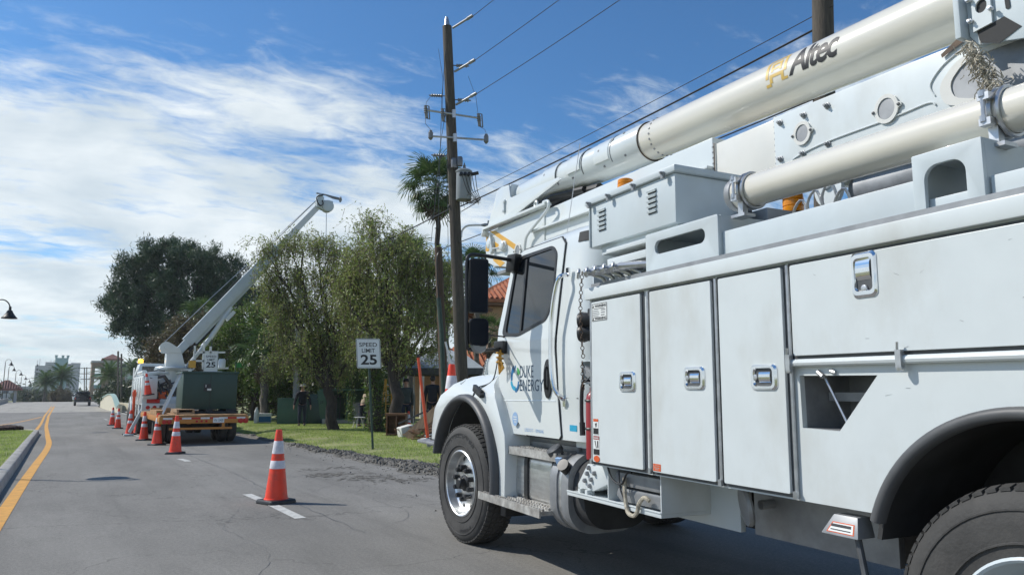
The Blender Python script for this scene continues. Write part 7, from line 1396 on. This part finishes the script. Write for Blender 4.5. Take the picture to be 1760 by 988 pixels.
for y in (-.9,.9): m = MB(); m.beam((-1.5,y,2.6),(1.5,y,2.6), .14, .14); m.build('beam', M['rail'], PG)

# ------------------------------------------------------------------ vehicle on the crest
SU = thing('off_road_car', 'black off road car with a spare wheel on its tail, driving away over the bridge', 'car', (1.75,107,hz(107)+.008))
m = MB(); m.loft([[(-.90,y,.50),(.90,y,.50),(.92,y,.95),(.86,y,1.08),(-.86,y,1.08),(-.92,y,.95)] for y in (0,3.9)]); m.loft([[(-.84,y0,1.08),(.84,y0,1.08),(.74,y1,1.72),(-.74,y1,1.72)] for y0, y1 in ((.0,.06),(2.6,2.2))]); m.build('body', M['suvp'], SU, bev=.04)
m = MB(); m.add([(-.70,.0,1.12),(.70,.0,1.12),(.63,.05,1.64),(-.63,.05,1.64)], [(0,1,2,3)]); m.build('rear_window', M['glass'], SU, fix=False).location = (0,-.012,0)
m = MB(); m.lathe((.0,-.02,.95), (0,-1,0), [(0,0),(.36,0),(.37,.06),(.36,.18),(.30,.20),(.22,.18),(0,.18)], 24); m.build('spare_wheel', M['black'], SU)
for x in (-.80,.80): m = MB(); m.box(x-.06,x+.06,-.02,.02,.82,1.02); m.build('tail_light', M['red'], SU)
m = MB(); m.box(-.88,.88,-.14,.05,.45,.60); m.build('rear_bumper', M['dgrey'], SU, bev=.02); m = MB(); m.box(-.7,.7,.1,2.1,1.75,1.80); m.build('roof_rack', M['black'], SU)
for x in (-.92,.66):
    for y in (.75,3.2): o = inst('wheel', WT, SU, (x,y,.40))
for x in (-1.0,1.0): m = MB(); m.box(x-.10,x+.10,2.2,2.3,1.15,1.35); m.build('side_mirror', M['suvp'], SU, bev=.02)
CA = thing('far_car', 'small pale car just left of the black off road car beyond the crest', 'car', (1.75,150,hz(150)))
m = MB(); m.box(-.85,.85,0,4.2,.35,.95); m.loft([[(-.75,y,.95),(.75,y,.95),(.6,y2,1.45),(-.6,y2,1.45)] for y, y2 in ((.4,.9),(3.2,2.5))]); m.build('body', M['paper'], CA, bev=.08); m = MB(); m.add([(-.62,.52,1.0),(.62,.52,1.0),(.52,.86,1.4),(-.52,.86,1.4)], [(0,1,2,3)]); m.build('windscreen', M['glass'], CA, fix=False).location = (0,-.05,.02)

# ------------------------------------------------------------------ buildings
HS = thing('red_roofed_house', 'peach walled house with a red clay tile hip roof half hidden by the truck mirror', 'house', (25.6,41.2,0), R(-12))
m = MB(); m.box(-3.6,3.6,-3.6,3.6,0,6.7); m.build('wall', M['peach'], HS)
def hip(x0, x1, y0, y1, z0, z1, parent, nm='roof', rm='roof'):
    e = [(x0,y0,z0),(x1,y0,z0),(x1,y1,z0),(x0,y1,z0)]; cx, cy = (x0+x1)/2, (y0+y1)/2; rx = max(0, (x1-x0)/2-(y1-y0)/2); a, b = (cx-rx-.01,cy,z1), (cx+rx+.01,cy,z1)
    m = MB(); m.add(e+[a, b]+[(p[0],p[1],p[2]-.18) for p in e], [(0,1,5,4),(1,2,5),(2,3,4,5),(3,0,4),(6,7,1,0),(7,8,2,1),(8,9,3,2),(9,6,0,3),(9,8,7,6)])
    o = m.build(nm, M[rm], parent, smooth=0); t = MB(); n = 0
    for side_, (p, q, u, v) in enumerate(((e[0],e[1],a,b),(e[1],e[2],b,b),(e[2],e[3],b,a),(e[3],e[0],a,a))):   # rounded tile courses up each slope
        p, q, u, v = map(Vector, (p, q, u, v)); k = int((q-p).length/.32)
        for i in range(k):
            f = (i+.5)/k; s_ = p.lerp(q, f); top = u.lerp(v, f) if (u-v).length > .1 else u
            if (u-v).length <= .1: g_ = 1-abs(2*f-1); top = s_.lerp(u, 0) + ((u-(p+q)/2)*g_)
            else: g_ = min(1, min(f, 1-f)*2*(q-p).length/max(.01, (q-p).length-(u-v).length)); mid = (u+v)/2-(p+q)/2; top = s_+(mid)*g_
            t.tube([s_+Vector((0,0,.03)), top+Vector((0,0,.03))], .095, 5, caps=False); n += 1
    r_ = t.build('tile_courses', M[rm], o, smooth=0); r_['kind'] = 'stuff'; return o
hip(-4.6,4.6,-4.6,4.6,6.85,9.4,HS); m = MB(); m.box(-4.5,4.5,-4.5,4.5,6.5,6.72); m.build('eaves', M['cut'], HS)
for k in range(9): m = MB(); m.beam((-4.45,-4.2+1.05*k,6.45),(-3.6,-4.2+1.05*k,6.2), .14, .2); m.build('rafter_end', M['cut'], HS)
for x in (-2.4,.4,2.4): m = MB(); m.box(x-.5,x+.5,-3.63,-3.60,3.6,5.2); f = m.build('window_frame', M['wpaint'], HS); m = MB(); m.box(x-.43,x+.43,-3.64,-3.631,3.67,5.13); m.build('window_pane', M['win'], f)
for y in (-2,1.4): m = MB(); m.box(-3.63,-3.60,y-.5,y+.5,3.6,5.2); f = m.build('window_frame', M['wpaint'], HS); m = MB(); m.box(-3.64,-3.631,y-.43,y+.43,3.67,5.13); m.build('window_pane', M['win'], f)
PO = thing('porch', 'low red tiled porch roof on white posts left of the red roofed house', 'porch', (19.6,39.4,0), R(-12)); hip(-2.6,3.4,-1.8,1.8,2.9,4.0,PO)
for x in (-2.3,-.4,1.4,3.1): m = MB(); m.tube([(x,-1.5,0),(x,-1.5,2.75)], .12, 10); m.build('porch_post', M['wpaint'], PO)
m = MB(); m.box(-2.4,3.2,1.4,1.6,0,2.75); m.build('wall', M['peach'], PO)
# tan condominium with a red hip tower
TB_ = thing('tan_condominium', 'tan low rise block with a red hip roofed stair tower and open arches', 'building', (0,0,-1.0))
m = MB(); m.box(8.6,30,222,238,0,9.0); m.build('wall', M['stucco'], TB_); m = MB(); m.box(8.4,30.2,221.8,238.2,9.0,10.4); m.build('parapet', M['palew'], TB_)
m = MB(); m.box(5.1,5.9,224,234,0,10.4); m.box(7.6,8.6,224,234,0,10.4); m.box(5.9,7.6,224,234,9.2,10.4)
for z in (0.2,3.2,6.2): m.box(5.9,7.6,224,234,z,z+.5)
m.build('arcade', M['stucco'], TB_); m = MB(); m.box(4.9,8.5,223.7,234.3,10.4,10.9); m.build('cornice', M['palew'], TB_)
for z in (.7,3.7,6.7): m = MB(); m.box(5.9,7.6,223.95,224.05,z,z+.9); m.build('balcony_rail', M['teal'], TB_)
m = MB(); m.box(7.9,11.5,220.6,226,9.0,11.2); m.build('tower', M['palew'], TB_); hip(7.2,12.2,219.9,226.7,11.2,12.6,TB_,'tower_roof','roofd')
for k in range(9): m = MB(); x = 9.2+2.35*k; m.box(x,x+1.5,221.74,221.79,9.25,10.1); m.build('window', M['win'], TB_)
for r_ in range(3):
    for k in range(9):
        x = 9.4+2.35*k; m = MB(); m.box(x,x+1.2,221.9,221.99,.9+2.9*r_,2.6+2.9*r_); f = m.build('window', M['palew'], TB_); m = MB(); m.box(x+.1,x+1.1,221.86,221.895,1.0+2.9*r_,2.5+2.9*r_); m.build('pane', M['win'], f)
m = MB(); m.box(12.9,14.6,221.0,221.8,0,10.6); m.build('pilaster', M['palew'], TB_)
# teal and pale tower block far beyond the bridge
CT = thing('teal_tower_block', 'far high rise with a teal middle tower and two pale wings', 'building', (-2.6,520,-4.8))
m = MB(); m.box(-14.6,-4.8,0,14,0,22.5); m.build('left_wing', M['palew'], CT); m = MB(); m.box(-9.6,-4.8,-.6,12,22.5,24.6); m.build('left_penthouse', M['palew'], CT)
m = MB(); m.box(-4.8,1.9,-1.4,14,0,27.2); m.build('teal_tower', M['teal'], CT); m = MB(); m.box(3.4,8.4,-.8,14,0,24.4); m.build('right_wing', M['palew'], CT); m = MB(); m.box(1.9,3.4,.6,14,0,23.8); m.build('recess', M['dgrey'], CT)
for x in (-5.0,-1.6,1.0): m = MB(); m.box(x,x+1.2,-1.6,1,27.2,28.4); m.box(x-.2,x+1.4,-1.8,1.2,28.4,28.8); m.build('merlon', M['teal'], CT)
for k in range(9):
    z = 2+2.5*k; m = MB(); m.box(1.9,3.6,-.9,.6,z,z+.9); m.build('balcony', M['palew'], CT); m = MB(); m.box(-13.9,-13.1,-.06,-.01,z,z+1.2); m.build('window', M['win'], CT); m = MB(); m.box(3.9,4.6,-.86,-.81,z,z+1.1); m.build('window', M['win'], CT)
for x, h in ((-12.6,2.2),(-13.8,1.2),(-7,1.5),(-5.4,1.6)): m = MB(); m.tube([(x,4,22.5),(x,4,24.5+h)], .12, 5); m.build('antenna', M['mgrey'], CT)
LW = thing('low_pale_building', 'low pale building with blue base seen between the far palm trunks', 'building', (0,330,-1.2)); m = MB(); m.box(-24,-5,0,10,0,5.2); m.build('wall', M['palew'], LW); m = MB(); m.box(-13,-8,-.3,-.05,.2,2.2); m.build('blue_panel', M['lblue'], LW)
for k in range(6): m = MB(); m.box(-23+3*k,-21.4+3*k,-.1,-.02,2.6,4.2); m.build('window', M['win'], LW)
KI = thing('kiosk', 'small kiosk with a dark red roof under the row of bell lamps', 'kiosk', (-7.9,136,-.6)); m = MB()
for x in (-1.2,1.2):
    for y in (-1.2,1.2): m.tube([(x,y,0),(x,y,2.6)], .14, 8)
m.build('post', M['palew'], KI); hip(-2,2,-2,2,2.6,4.0,KI,'roof','roofd')
# ------------------------------------------------------------------ sea air: one closed box of thin haze round the whole place
mb = MB(); mb.box(-700, 700, -90, 760, -6.2, 26); hb = mb.build('haze', M['paper'], smooth=0); hb['kind'] = 'stuff'
hm = bpy.data.materials.new('thin_haze'); hm.use_nodes = True; hn = hm.node_tree; hn.nodes.clear(); ho = hn.nodes.new('ShaderNodeOutputMaterial'); hv = hn.nodes.new('ShaderNodeVolumePrincipled')
hv.inputs['Color'].default_value = (.86, .92, 1, 1); hv.inputs['Density'].default_value = .00035; hv.inputs['Anisotropy'].default_value = .25; hn.links.new(hv.outputs[0], ho.inputs['Volume'])
hb.data.materials.clear(); hb.data.materials.append(hm)
